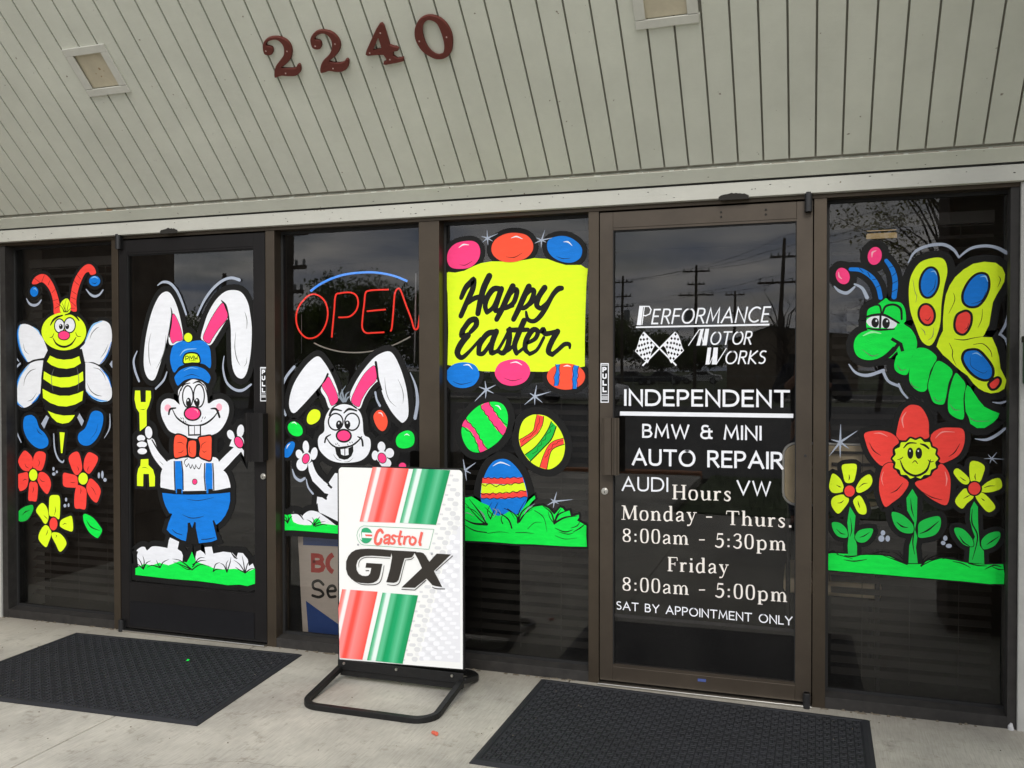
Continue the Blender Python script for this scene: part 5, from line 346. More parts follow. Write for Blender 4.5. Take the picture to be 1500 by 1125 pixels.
A['poster_face']=(0,[('panel','q|redstripe|0|11934,4980,888,-4,-338,-1220,-883,-18~q|greenstripe|0|12936,4980,876,-6,-336,-1214,-876,2~q|redstripe2|0|11150,2167,897,12,-391,-1577,-570,-14,-33,1144~q|greenstripe|0|12170,2169,868,4,-382,-1561,-880,-6~l|g3|8|11701,3644,1724,16,-120,-448,-1606,-2,-69,19,-68,75,-32,111,23,100,63,89,85,40~f|g3|0|11922,3438,-22,-90,-60,-68,-82,-29,-80,19,-60,62,-22,87,22,90,60,69,82,28,81,-20,59,-61~p|x|0|11662,3493,266,1,0,-118,-266,-4~p|x|0|11606,3532,57,46,-25,-86,24,-182,-56,39~p|r3|0|11732,3455,186,2,0,-42,-162,-4~s|r3|65|12176,3522,-46,54,-78,-47,-56,-143,0,-98,46,-34,71,26,31,86~s|r3|53|12222,3416,37,41,73,9,19,-38,-29,-157~s|r3|47|12332,3383,-80,-16,-40,-47,28,-40,74,30~s|r3|50|12510,3452,-61,18,-40,-35,21,-43,46,-37,-16,-51,-48,-20,-50,17~l|r3|58|12630,3589,-56,-225,21,-76,49,-4~l|r3|35|12528,3456,158,3~l|r3|58|12735,3470,-40,-194~s|r3|40|12726,3386,46,72,72,10~s|r3|52|12908,3461,68,-32,6,-69,-60,-64,-66,16,-15,68,21,50~l|r3|63|13139,3584,-61,-232,18,-46,30,2'),('lettering','p|K|0|12405,3136,-277,6,-310,-8,-188,-18,-126,-28,-111,-63,-79,-90,-58,-131,-2,-171,42,-125,94,-92,110,-49,126,-21,188,2,125,24,87,48,53,60,31,86,57,248,-398,-4,-22,-109,147,5,-32,-130,-47,-50,-63,-16,-94,4,-78,37,-53,73,-15,112,38,116,78,75,110,39,172,16,218,3,246,-1~p|K|0|12380,3135,238,3,394,4,-54,-38,-31,-51,-36,-44,-61,-17,-114,-14,-53,-164,-46,-170,-47,-156,-46,-51,-76,-28,-184,1,46,142,48,158,52,276~p|K|0|12946,3129,156,7,74,-18,60,-59,38,-66,42,-53,173,190,339,3,-406,-391,95,-158,103,-184,-133,10,-104,19,-59,59,-80,76,-280,-227,-324,-17,496,466,-94,192~s|K|9,18,18,18,12|11438,2391,188,-71,219,0,193,36,103,114,72,308~s|K|9,15,15,9|11580,2698,1,99,63,89,142,52,342,10,230,-2~s|K|12,18,18,14,12|12286,2358,192,0,114,76,70,241,78,266~s|K|12,18,12|12740,2941,136,25,69,55~l|K|18|12640,2279,324,8,274,241~s|K|12,20,20|13383,2385,89,-26,206,7~l|K|17|13467,2748,404,360~l|K|21|11753,2634,87,6~f|g4|0|13400,3116,-4,-12,-8,-10,-12,-4,-12,2,-8,9,-4,13,4,12,8,10,12,4,12,-3,9,-9~f|g4|0|11589,3210,-3,-12,-10,-8,-12,-4,-12,2,-10,8,-3,10,3,12,10,9,12,4,12,-3,10,-7'),('dots','p|p3|0|13876,3658,166,118,-7,-2996,-975,-40~p|p1|0|13816,4879,54,0,14,-11,0,-17,-14,-15,-54,0,-14,12,0,18~p|p1|0|13756,4664,54,1,14,-11,0,-17,-15,-15,-53,-1,-14,13,0,17~p|p1|0|13695,4450,54,0,14,-10,0,-18,-14,-16,-54,0,-15,12,1,18~p|p1|0|13634,4234,54,1,14,-11,0,-17,-14,-15,-54,-1,-14,12,0,17~p|p1|0|13574,4018,54,2,14,-11,0,-17,-14,-16,-54,-1,-15,13,1,17~p|p1|0|13512,3802,55,1,14,-10,0,-17,-15,-16,-54,-2,-14,13,0,17~p|p1|0|13452,3586,54,0,14,-10,0,-18,-14,-15,-54,-1,-15,12,0,18~p|p1|0|13390,3368,55,2,14,-11,0,-17,-15,-16,-54,-2,-14,12,0,18~p|p1|0|13329,3150,55,2,14,-10,0,-18,-14,-16,-56,-2,-14,12,0,18~p|p1|0|13268,2932,54,2,14,-10,0,-18,-14,-16,-55,-2,-14,12,0,18~p|p1|0|13206,2713,54,2,15,-10,0,-18,-15,-16,-54,-2,-14,13,0,17~p|p1|0|13144,2494,55,2,15,-10,-1,-18,-14,-16,-55,-2,-14,12,0,18~p|p1|0|13082,2274,55,2,15,-10,0,-18,-15,-16,-55,-2,-14,12,0,18~p|p1|0|13020,2054,55,2,15,-10,0,-18,-15,-16,-55,-2,-14,12,0,17~p|p1|0|12958,1832,55,4,15,-10,0,-18,-15,-17,-55,-3,-15,12,0,18~p|p1|0|12896,1612,55,2,15,-10,-1,-18,-15,-16,-55,-3,-15,12,1,17~p|p1|0|12833,1390,55,2,15,-10,0,-18,-15,-16,-56,-3,-14,12,0,17~p|p1|0|12770,1167,56,3,14,-10,0,-18,-14,-16,-56,-4,-14,12,0,18~p|p1|0|12708,944,56,4,14,-10,0,-18,-15,-17,-56,-3,-15,12,0,17~p|p1|0|12644,720,56,4,15,-10,0,-18,-15,-16,-56,-4,-14,12,0,18~p|p1|0|13884,4797,106,1,23,-17,0,-29,-23,-25,-106,-1,-22,21,0,28~p|p1|0|13824,4583,106,1,23,-17,0,-28,-23,-26,-106,-1,-22,20,0,29~p|p1|0|13764,4368,106,2,23,-17,0,-29,-23,-25,-106,-1,-23,20,0,28~p|p1|0|13704,4153,106,1,23,-16,0,-28,-23,-26,-107,-2,-23,20,0,29~p|p1|0|13642,3938,108,2,22,-17,0,-29,-22,-26,-108,-2,-22,20,0,29~p|p1|0|13582,3722,107,2,23,-17,0,-29,-23,-26,-107,-2,-24,20,1,28~p|p1|0|13521,3504,107,3,24,-16,-1,-29,-23,-26,-107,-2,-23,20,0,28~p|p1|0|13460,3288,108,2,22,-16,0,-28,-22,-26,-108,-4,-24,20,0,28~p|p1|0|13398,3070,108,3,24,-16,0,-29,-24,-26,-108,-4,-22,20,0,29~p|p1|0|13338,2852,108,4,22,-17,0,-29,-23,-26,-108,-4,-23,20,0,28~p|p1|0|13276,2633,108,4,24,-16,-1,-29,-23,-26,-108,-4,-24,19,0,29~p|p1|0|13214,2414,108,4,24,-16,0,-28,-24,-28,-108,-4,-24,20,1,28~p|p1|0|13152,2194,109,5,23,-16,0,-29,-23,-27,-109,-5,-23,20,0,28~p|p1|0|13090,1974,110,5,22,-16,0,-29,-22,-26,-110,-6,-23,20,0,28~p|p1|0|13028,1753,110,5,23,-16,0,-28,-23,-27,-110,-6,-23,19,0,30~p|p1|0|12966,1532,110,6,23,-16,0,-29,-23,-27,-110,-6,-24,19,0,29~p|p1|0|12904,1310,110,6,23,-16,0,-28,-23,-28,-110,-6,-24,19,0,29~p|p1|0|12842,1088,110,6,22,-16,0,-28,-23,-28,-110,-6,-23,19,0,29~p|p1|0|12778,865,111,7,23,-16,0,-28,-24,-28,-110,-8,-23,20,0,28~p|p1|0|13953,4507,57,-1,34,-26,0,-42,-34,-35,-58,1,-32,30,0,40~p|p1|0|13893,4292,73,0,34,-26,0,-41,-34,-35,-74,0,-32,28,0,42~p|p5|0|13902,4176,56,0,26,-20,0,-33,-27,-29,-56,0,-27,24,0,32~p|p1|0|13832,4078,74,0,34,-26,0,-42,-34,-36,-74,0,-33,30,0,41~p|p5|0|13841,3962,56,0,27,-21,0,-33,-27,-28,-56,-1,-27,23,0,34~p|p1|0|13772,3862,74,1,33,-26,0,-41,-33,-36,-74,-1,-34,29,0,42~p|p5|0|13780,3746,57,0,27,-20,0,-33,-28,-29,-56,0,-26,23,0,33~p|p1|0|13712,3646,74,2,33,-26,0,-42,-33,-36,-74,-1,-34,29,0,42~p|p5|0|13720,3530,56,1,27,-21,0,-33,-27,-29,-56,0,-27,22,1,34~p|p1|0|13651,3430,74,2,33,-26,0,-42,-33,-36,-75,-2,-33,30,1,41~p|p5|0|13660,3314,56,0,26,-20,0,-33,-26,-29,-56,-1,-28,23,0,33~p|p1|0|13590,3214,74,0,34,-25,0,-41,-34,-37,-74,-1,-34,28,0,42~p|p5|0|13599,3097,57,1,26,-20,0,-34,-27,-29,-57,-1,-26,23,0,33~p|p1|0|13530,2996,74,2,33,-26,0,-42,-33,-36,-75,-2,-33,29,0,41~p|p5|0|13538,2880,56,0,28,-20,0,-33,-28,-29,-56,-2,-28,23,1,33~p|p1|0|13468,2778,75,2,33,-26,0,-41,-34,-37,-74,-2,-34,29,0,41~p|p5|0|13477,2662,57,1,26,-21,0,-33,-26,-29,-58,-2,-26,23,0,33~p|p1|0|13407,2560,75,2,34,-26,0,-41,-34,-37,-76,-2,-33,28,0,42~p|p5|0|13416,2443,56,1,28,-20,0,-33,-28,-30,-56,-1,-28,22,0,34~p|p1|0|13346,2341,74,3,34,-26,0,-42,-34,-37,-74,-3,-34,29,0,42~p|p5|0|13354,2224,58,2,26,-20,0,-34,-27,-30,-57,-2,-27,24,0,33~p|p1|0|13284,2122,75,2,34,-25,0,-42,-34,-37,-75,-3,-34,29,0,42~p|p5|0|13292,2004,58,2,27,-20,0,-33,-27,-30,-58,-2,-26,23,0,33~p|p1|0|13222,1902,76,2,34,-24,0,-42,-34,-38,-76,-3,-34,29,0,42~p|p5|0|13231,1784,57,3,28,-21,0,-33,-28,-30,-57,-3,-27,24,0,33~p|p1|0|13160,1682,76,2,34,-24,0,-42,-34,-38,-76,-4,-34,29,0,42~p|p5|0|13170,1564,56,2,28,-20,0,-33,-28,-31,-57,-2,-27,23,0,33~p|p1|0|13098,1460,76,4,34,-25,0,-42,-34,-38,-76,-3,-34,28,0,42~p|p5|0|13108,1343,57,3,27,-20,0,-34,-28,-30,-57,-3,-27,23,0,34~p|p1|0|13036,1239,76,4,34,-25,0,-42,-34,-38,-76,-4,-34,28,0,42~p|p5|0|13046,1122,57,2,27,-20,0,-33,-28,-31,-57,-2,-27,22,0,34~p|p1|0|12974,1017,76,4,34,-25,0,-42,-34,-38,-76,-4,-34,28,0,42~p|p5|0|12983,900,58,2,27,-20,0,-33,-28,-31,-57,-3,-27,23,0,34~p|p1|0|12912,795,76,4,34,-25,0,-42,-34,-38,-76,-4,-34,28,0,42~p|p1|0|13934,3985,75,0,33,-25,0,-42,-33,-36,-76,0,-33,29,0,41~p|p5|0|13943,3869,65,1,26,-21,0,-33,-26,-29,-65,-1,-27,24,0,33~p|p1|0|13873,3770,85,0,34,-25,0,-41,-34,-36,-85,-2,-33,30,0,41~p|p5|0|13883,3654,65,0,26,-20,0,-33,-26,-29,-66,-1,-26,23,0,34~p|p2|0|13813,3554,85,2,34,-26,0,-42,-34,-36,-86,-2,-33,30,1,41~p|p4|0|13822,3438,66,1,26,-21,0,-32,-26,-30,-66,0,-26,22,0,34~p|p2|0|13752,3338,86,2,33,-26,0,-41,-33,-37,-86,-2,-34,30,1,41~p|p4|0|13762,3222,66,1,26,-20,0,-33,-26,-30,-66,-1,-27,23,1,34~p|p2|0|13692,3122,86,2,33,-26,-1,-42,-33,-36,-85,-2,-34,28,0,42~p|p4|0|13702,3005,65,1,27,-20,0,-33,-27,-29,-65,-2,-28,24,0,32~p|p2|0|13631,2904,86,2,33,-25,0,-41,-34,-37,-85,-3,-34,29,1,42~p|p4|0|13641,2788,65,2,28,-20,-1,-34,-27,-30,-66,-1,-26,23,0,33~p|p2|0|13570,2686,86,4,34,-26,0,-42,-34,-36,-86,-4,-34,30,0,41~p|p4|0|13580,2570,66,2,26,-20,0,-33,-26,-30,-66,-2,-27,23,0,34~p|p2|0|13509,2468,87,4,33,-26,0,-42,-34,-36,-86,-4,-34,29,1,42~p|p4|0|13519,2352,66,2,27,-20,0,-33,-27,-30,-66,-3,-27,24,0,33~p|p2|0|13448,2250,86,3,34,-25,0,-42,-34,-37,-86,-3,-34,28,0,42~p|p4|0|13458,2134,66,2,27,-20,0,-34,-27,-30,-66,-2,-28,22,1,34~p|p2|0|13386,2031,88,3,33,-24,0,-42,-34,-38,-87,-4,-34,29,0,42~p|p4|0|13396,1914,67,3,27,-20,0,-33,-28,-30,-66,-4,-26,24,0,32~p|p2|0|13326,1812,86,3,34,-25,0,-42,-34,-38,-87,-4,-34,29,0,42~p|p4|0|13335,1694,67,4,26,-20,0,-34,-26,-30,-67,-4,-27,24,0,33~p|p2|0|13264,1591,87,4,33,-25,0,-42,-34,-38,-86,-4,-34,29,0,41~p|p4|0|13274,1474,66,4,28,-20,-1,-34,-27,-30,-66,-4,-28,23,0,33~p|p2|0|13202,1370,87,5,34,-25,0,-42,-34,-38,-87,-4,-34,28,0,42~p|p4|0|13212,1254,66,3,28,-20,0,-33,-28,-31,-66,-3,-28,22,0,34~p|p2|0|13140,1150,88,4,34,-24,0,-42,-35,-39,-87,-5,-34,28,0,42~p|p4|0|13150,1032,67,4,27,-20,0,-34,-28,-30,-66,-4,-28,22,0,34~p|p2|0|13078,928,88,4,34,-24,0,-42,-34,-38,-88,-6,-34,28,0,42~p|p4|0|13088,810,67,4,27,-20,0,-33,-27,-31,-67,-4,-28,22,0,34~p|p2|0|13910,3448,106,2,25,-17,0,-31,-25,-28,-106,-2,-24,22,0,30~p|p4|0|13924,3336,88,2,19,-14,0,-24,-19,-23,-88,-3,-20,18,0,24~p|p2|0|13850,3232,115,4,25,-18,-1,-30,-25,-28,-114,-4,-24,22,0,30~p|p4|0|13863,3120,89,2,19,-14,0,-24,-19,-23,-89,-3,-19,18,0,24~p|p2|0|13790,3016,114,4,25,-18,0,-30,-25,-28,-114,-4,-24,21,0,31~p|p4|0|13803,2903,89,3,19,-14,0,-24,-20,-23,-89,-3,-19,16,0,25~p|p2|0|13730,2799,114,4,25,-17,0,-30,-25,-29,-114,-5,-26,22,1,30~p|p4|0|13742,2686,89,3,19,-14,0,-24,-19,-23,-89,-4,-20,18,0,24~p|p2|0|13669,2582,115,4,24,-17,0,-31,-24,-28,-116,-5,-24,21,0,31~p|p4|0|13682,2468,88,4,20,-14,0,-24,-20,-23,-88,-4,-20,17,0,24~p|p2|0|13608,2364,116,4,24,-16,0,-31,-24,-29,-116,-5,-25,21,0,31~p|p4|0|13621,2250,89,4,20,-14,0,-24,-20,-23,-89,-4,-20,17,0,24~p|p2|0|13547,2146,116,4,25,-16,0,-31,-26,-29,-115,-6,-25,22,0,30~p|p4|0|13560,2032,90,4,19,-14,0,-24,-20,-23,-89,-5,-20,17,0,25~p|p2|0|13486,1926,116,6,24,-17,0,-31,-24,-28,-116,-6,-25,20,0,32~p|p4|0|13499,1813,89,5,20,-14,0,-25,-20,-23,-89,-4,-20,16,0,24~p|p2|0|13425,1707,116,7,25,-18,0,-30,-25,-30,-117,-6,-24,21,0,31~p|p4|0|13438,1594,90,4,20,-14,-1,-24,-20,-23,-89,-5,-20,16,0,25~p|p2|0|13364,1487,116,7,24,-17,0,-31,-24,-29,-117,-7,-25,21,0,31~p|p4|0|13376,1374,90,4,20,-13,0,-25,-20,-23,-90,-5,-20,16,0,25~p|p2|0|13302,1266,116,8,26,-17,0,-31,-26,-30,-116,-6,-26,20,1,31~p|p4|0|13315,1153,90,5,20,-13,0,-25,-20,-24,-90,-5,-20,17,0,24~p|p2|0|13240,1046,117,7,25,-17,0,-30,-25,-30,-117,-8,-25,21,0,31~p|p4|0|13254,932,90,6,20,-14,0,-24,-20,-24,-91,-6,-20,16,0,25~p|p2|0|13178,824,118,8,24,-16,0,-32,-24,-29,-118,-8,-25,21,1,30~p|p2|0|13916,2937,88,3,32,-24,0,-40,-32,-34,-88,-3,-32,27,0,40~p|p4|0|13926,2822,68,2,24,-19,0,-31,-24,-28,-68,-2,-26,21,0,31~p|p2|0|13856,2720,88,4,32,-24,0,-40,-32,-34,-89,-4,-31,28,0,39~p|p4|0|13866,2605,68,3,24,-20,0,-31,-25,-28,-68,-3,-25,22,0,32~p|p2|0|13795,2504,89,2,32,-23,0,-39,-32,-36,-90,-2,-31,26,0,40~p|p4|0|13805,2388,68,2,25,-18,0,-32,-25,-28,-68,-2,-25,21,0,31~p|p2|0|13734,2286,90,4,31,-24,0,-40,-31,-35,-90,-3,-32,26,0,40~p|p4|0|13744,2170,69,3,25,-19,0,-31,-26,-29,-68,-2,-25,21,0,31~p|p2|0|13674,2068,89,4,31,-24,0,-39,-31,-36,-89,-3,-32,26,0,40~p|p4|0|13684,1952,68,3,26,-19,0,-31,-26,-29,-68,-2,-26,21,0,31~p|p2|0|13613,1850,89,4,32,-24,0,-40,-32,-35,-90,-5,-31,28,0,39~p|p4|0|13623,1734,69,2,25,-18,0,-32,-25,-28,-69,-4,-25,22,0,32~p|p2|0|13552,1630,90,4,32,-22,0,-40,-32,-36,-90,-4,-32,26,0,40~p|p4|0|13562,1514,69,4,25,-19,0,-31,-26,-29,-68,-3,-26,20,0,32~p|p2|0|13491,1410,90,6,31,-24,0,-39,-32,-37,-90,-4,-32,26,0,40~p|p4|0|13501,1294,69,4,26,-18,0,-32,-26,-28,-69,-4,-25,21,0,31~p|p2|0|13430,1190,90,6,32,-24,0,-39,-32,-37,-90,-4,-32,26,0,40~p|p4|0|13440,1074,69,4,25,-18,0,-32,-26,-29,-68,-4,-26,21,0,32~p|p2|0|13368,970,90,6,32,-24,0,-39,-32,-37,-90,-5,-32,27,0,39~p|p4|0|13378,854,70,4,25,-18,0,-32,-25,-30,-70,-4,-26,22,0,32~p|p2|0|13889,2402,114,4,25,-17,0,-31,-25,-28,-115,-5,-24,21,0,30~p|p2|0|13828,2184,115,6,25,-18,0,-30,-25,-29,-115,-5,-24,20,0,31~p|p2|0|13768,1966,115,6,25,-17,0,-31,-26,-28,-114,-6,-25,20,0,32~p|p2|0|13708,1748,114,6,25,-17,0,-31,-25,-28,-115,-6,-25,20,0,31~p|p2|0|13646,1529,116,7,24,-18,0,-30,-24,-29,-116,-7,-24,21,0,31~p|p2|0|13586,1310,116,6,24,-16,0,-31,-25,-29,-115,-7,-26,21,1,30~p|p2|0|13524,1090,116,7,25,-17,0,-30,-25,-30,-116,-7,-24,21,0,30~p|p2|0|13464,870,116,7,24,-17,0,-30,-24,-30,-116,-8,-26,21,0,31~p|p2|0|13938,2090,79,2,21,-14,0,-26,-21,-25,-79,-3,-22,18,0,26~p|p2|0|13877,1872,110,6,21,-15,0,-26,-21,-25,-110,-6,-21,18,0,26~p|p2|0|13817,1654,110,6,21,-14,0,-26,-22,-26,-110,-6,-20,18,0,26~p|p2|0|13756,1435,110,7,22,-14,0,-27,-22,-25,-110,-6,-21,17,0,27~p|p2|0|13696,1216,110,7,21,-15,0,-26,-21,-25,-110,-7,-22,18,0,26~p|p2|0|13635,996,111,8,20,-14,0,-26,-20,-26,-112,-8,-20,18,0,26~p|p2|0|13936,1566,80,4,20,-14,0,-27,-20,-25,-81,-4,-21,18,0,26~p|p2|0|13875,1348,98,6,21,-15,0,-26,-21,-25,-98,-6,-21,18,0,26~p|p2|0|13814,1129,99,6,21,-15,0,-26,-21,-24,-99,-7,-20,18,0,26~p|p2|0|13754,910,98,6,22,-14,0,-26,-22,-26,-98,-6,-21,18,0,26~p|p2|0|13924,1036,94,6,18,-12,0,-22,-18,-21,-94,-6,-18,15,0,22')])
A['digit#1']=(0,[('x','f|D|0|10160,3827,104,109,160,56,208,-18,152,-102,31,-170,-95,-188,-179,-134,-157,-70,130,-28,128,-15,90,11,58,56,52,4,2,-72,-62,-104,-151,-71,-197,16,-144,23,-160,-27,22,100,104,147,182,135,134,108,64,176,-56,128,-120,30,-146,-27,-51,-70,97,-42,8,-78,-74,-84,-100,-12,-78,50')])
A['digit#2']=(0,[('x','f|D|0|11306,3808,107,120,173,66,209,-35,130,-110,37,-167,-80,-155,-152,-118,-166,-87,110,-50,124,-15,108,24,42,41,52,-6,-7,-76,-83,-114,-140,-62,-146,2,-148,42,-124,-17,-98,1,34,106,120,142,173,102,137,135,60,187,-60,126,-116,29,-130,-43,-40,-54,96,-42,0,-90,-73,-81,-99,-3,-68,54')])
A['digit#3']=(0,[('x','p|D|0|12968,3963,48,8,30,-47,-1,-172,-10,-246,77,-45,45,-5,55,-46,-49,-52,-105,-8,-19,-82,63,-62,78,0,62,2,-21,-82,-201,-22,-226,-13,-48,24,27,49,66,7,11,59,-25,78,-136,16,-219,6,-42,41,56,83,215,240,180,194~p|H|0|12829,3692,-55,-66,-123,-147,-19,-37,132,2,77,-3,11,117,4,122')])
A['digit#4']=(0,[('x','f|D|0|13722,3824,129,124,193,50,188,-58,132,-142,58,-204,-28,-196,-86,-194,-154,-114,-186,-13,-156,84,-136,149,-54,212,26,169~f|H|0|13915,3870,104,48,107,-34,75,-93,27,-201,-8,-200,-52,-154,-78,-58,-106,1,-98,77,-62,139,-14,190,32,167')])
# ------------------------------------------------------------------ lettering: strokes in a box of cap height 1
def gl(s): return [[tuple(float(q) for q in t.split(',')) for t in st.split()] for st in s.split('/')]
SANS = {
 'A': (.82, '0,0 .41,1 .82,0/.15,.34 .67,.34'), 'B': (.62, '0,.5 0,1 .3,1 .46,.94 .52,.77 .46,.6 .3,.53 0,.53/.3,.53 .5,.48 .6,.28 .52,.08 .34,0 0,0 0,.5'),
 'D': (.78, '0,.5 0,1 .3,1 .55,.94 .72,.76 .78,.5 .72,.24 .55,.06 .3,0 0,0 0,.5'), 'E': (.52, '.52,1 0,1 0,0 .52,0/0,.52 .46,.52'), 'F': (.48, '.5,1 0,1 0,0/0,.52 .44,.52'),
 'C': (.78, '.8,.88 .62,.98 .42,1 .2,.9 .05,.7 0,.5 .05,.28 .2,.1 .42,0 .62,.02 .8,.12'), 'I': (.0, '0,0 0,1'), 'K': (.6, '0,0 0,1/.56,1 .02,.5 .6,0'), 'L': (.46, '0,1 0,0 .48,0'),
 'M': (.9, '0,0 .1,1 .45,.16 .8,1 .9,0'), 'N': (.7, '0,0 0,1 .7,0 .7,1'), 'O': (.9, '.45,1 .25,.96 .07,.78 0,.5 .07,.22 .25,.04 .45,0 .65,.04 .83,.22 .9,.5 .83,.78 .65,.96 .45,1 .25,.96'),
 'P': (.56, '0,0 0,1 .3,1 .48,.94 .56,.74 .48,.54 .3,.46 .1,.46'), 'R': (.6, '0,0 0,1 .3,1 .48,.94 .54,.75 .48,.57 .3,.5 .09,.5/.26,.5 .6,0'), 'S': (.5, '.48,.93 .3,1 .1,.95 .01,.77 .1,.6 .4,.45 .5,.26 .42,.06 .22,0 0,.07'),
 'T': (.7, '0,1 .7,1/.35,1 .35,0'), 'U': (.68, '0,1 0,.35 .05,.12 .2,.01 .34,0 .48,.01 .63,.12 .68,.35 .68,1'), 'V': (.8, '0,1 .4,0 .8,1'), 'W': (1.15, '0,1 .28,0 .575,.95 .87,0 1.15,1'), 'Y': (.7, '0,1 .35,.48 .7,1/.35,.48 .35,0'),
 '&': (.72, '.5,.93 .35,1 .15,.97 .07,.78 .15,.6 .36,.55 .6,.55/.36,.55 .1,.48 .0,.25 .1,.05 .3,0 .5,.06 .55,.25 .55,.8/.36,.55 .78,.55/.55,.25 .62,.03 .78,.02'), ' ': (.35, ''), }
# serif: (advance, [(width list, points)])
def sf(*a): return [(w, gl(p)[0]) for w, p in a]
TK, TN, SR = .165, .07, .055
SER = {
 'H': (.80, sf(([TK], '.13,0 .13,1'), ([TK], '.67,0 .67,1'), ([TN], '.13,.52 .67,.52'), ([SR], '-.02,.02 .29,.02'), ([SR], '-.02,.98 .29,.98'), ([SR], '.51,.02 .82,.02'), ([SR], '.51,.98 .82,.98'))),
 'M': (1.0, sf(([.07], '.12,0 .16,1'), ([TK], '.16,.98 .49,.06'), ([.06], '.49,.06 .82,.98'), ([TK], '.84,1 .88,0'), ([SR], '-.02,.02 .24,.02'), ([SR], '.0,.98 .2,.98'), ([SR], '.74,.02 1.02,.02'), ([SR], '.8,.98 1.0,.98'))),
 'T': (.78, sf(([TK], '.39,0 .39,.98'), ([.07], '.03,.965 .75,.965'), ([SR], '.24,.02 .55,.02'), ([.05], '.03,.98 .01,.74'), ([.05], '.75,.98 .77,.74'))),
 'F': (.64, sf(([TK], '.15,0 .15,1'), ([.06], '.02,.97 .62,.97'), ([.06], '.15,.52 .48,.52'), ([SR], '.0,.02 .33,.02'), ([.05], '.61,.98 .63,.76'), ([.05], '.48,.64 .48,.40'))),
 'o': (.56, sf(([.05, .12, .135, .12, .05, .12, .135, .12, .05], '.28,.66 .12,.6 .055,.33 .12,.06 .28,0 .44,.06 .505,.33 .44,.6 .28,.66'),)),
 'u': (.62, sf(([TK], '.12,.62 .12,.2'), ([.13, .1, .06, .05], '.12,.22 .17,.04 .28,.01 .46,.12'), ([TK], '.5,.64 .5,0'), ([SR], '.0,.62 .14,.62'), ([SR], '.38,.62 .52,.62'), ([SR], '.5,.025 .64,.03'))),
 'r': (.44, sf(([TK], '.13,0 .13,.64'), ([SR], '.0,.02 .29,.02'), ([SR], '.0,.6 .14,.62'), ([.05, .09, .13], '.18,.45 .27,.6 .39,.59'))),
 's': (.43, sf(([.06, .1, .13, .13, .1, .05], '.36,.58 .22,.64 .09,.52 .2,.37 .36,.2 .3,.04 .16,.01 .06,.08'), ([.04], '.375,.63 .37,.46'), ([.04], '.05,.19 .05,.02'))),
 'n': (.64, sf(([TK], '.13,0 .13,.64'), ([TK], '.51,0 .51,.45'), ([.05, .08, .13], '.17,.5 .3,.63 .44,.6 .51,.42'), ([SR], '.0,.02 .28,.02'), ([SR], '.38,.02 .65,.02'), ([SR], '.0,.61 .14,.62'))),
 'm': (.96, sf(([TK], '.13,0 .13,.64'), ([TK], '.48,0 .48,.45'), ([TK], '.83,0 .83,.45'), ([.05, .08, .13], '.17,.5 .29,.63 .42,.6 .48,.42'), ([.05, .08, .13], '.52,.5 .64,.63 .77,.6 .83,.42'), ([SR], '.0,.02 .27,.02'), ([SR], '.36,.02 .6,.02'), ([SR], '.71,.02 .97,.02'), ([SR], '.0,.61 .14,.62'))),
 'h': (.64, sf(([TK], '.13,0 .13,1.04'), ([TK], '.51,0 .51,.45'), ([.05, .08, .13], '.17,.5 .3,.63 .44,.6 .51,.42'), ([SR], '.0,.02 .28,.02'), ([SR], '.38,.02 .65,.02'), ([SR], '.0,1.01 .14,1.02'))),
 'd': (.62, sf(([TK], '.47,0 .47,1.04'), ([.05, .1, .135, .12, .06], '.44,.58 .28,.65 .12,.55 .06,.3 .12,.06 .26,.0 .44,.1'), ([SR], '.34,1.01 .48,1.02'), ([SR], '.47,.02 .6,.03'))),
 'a': (.52, sf(([.1, .08, .1, .135, .135], '.08,.5 .14,.61 .28,.64 .4,.56 .41,.4 .41,.08'), ([.05, .1, .13, .08, .05], '.39,.38 .2,.3 .08,.2 .09,.05 .2,.01 .38,.12'), ([.08, .05], '.41,.06 .52,.03'))),
 'y': (.62, sf(([TK, TK, .1], '.12,.63 .32,.06'), ([.05, .06, .07, .12], '.52,.63 .34,.1 .22,-.22 .08,-.27'), ([SR], '.0,.62 .27,.62'), ([SR], '.4,.62 .62,.62'))),
 'p': (.64, sf(([TK], '.13,-.3 .13,.64'), ([.05, .1, .135, .12, .06], '.17,.54 .33,.65 .5,.55 .55,.33 .5,.08 .34,.0 .17,.06'), ([SR], '.0,-.28 .3,-.28'), ([SR], '.0,.61 .14,.62'))),
 'i': (.28, sf(([TK], '.14,0 .14,.64'), ([SR], '.01,.02 .28,.02'), ([SR], '.01,.61 .14,.62'), ([.14], '.14,.84 .14,.97'))),
 '8': (.56, sf(([.06, .13, .1, .13, .06], '.28,.97 .11,.88 .11,.66 .28,.52 .47,.36 .46,.1 .28,.03'), ([.06, .13, .1, .13, .06], '.28,.97 .45,.88 .45,.66 .28,.52 .08,.36 .1,.1 .28,.03'))),
 '0': (.58, sf(([.05, .12, .14, .12, .05, .12, .14, .12, .05], '.29,1 .12,.9 .07,.5 .12,.1 .29,0 .46,.1 .51,.5 .46,.9 .29,1'),)),
 '5': (.54, sf(([.12], '.16,.94 .49,.94'), ([.06], '.17,.96 .13,.52'), ([.06, .13, .14, .12, .1], '.13,.53 .3,.6 .46,.5 .48,.28 .38,.06 .2,.0 .04,.08'))),
 '3': (.52, sf(([.09, .08, .13, .1, .06], '.06,.86 .2,.99 .4,.93 .42,.7 .32,.58 .18,.53'), ([.06, .12, .14, .1, .1], '.2,.53 .4,.48 .47,.3 .38,.06 .2,.0 .04,.1'))),
 ':': (.28, sf(([.14], '.14,.04 .14,.17'), ([.14], '.14,.5 .14,.63'))), '.': (.28, sf(([.16], '.14,.0 .14,.16'),)), '-': (.40, sf(([.085], '.0,.36 .40,.36'),)), ' ': (.3, []), }
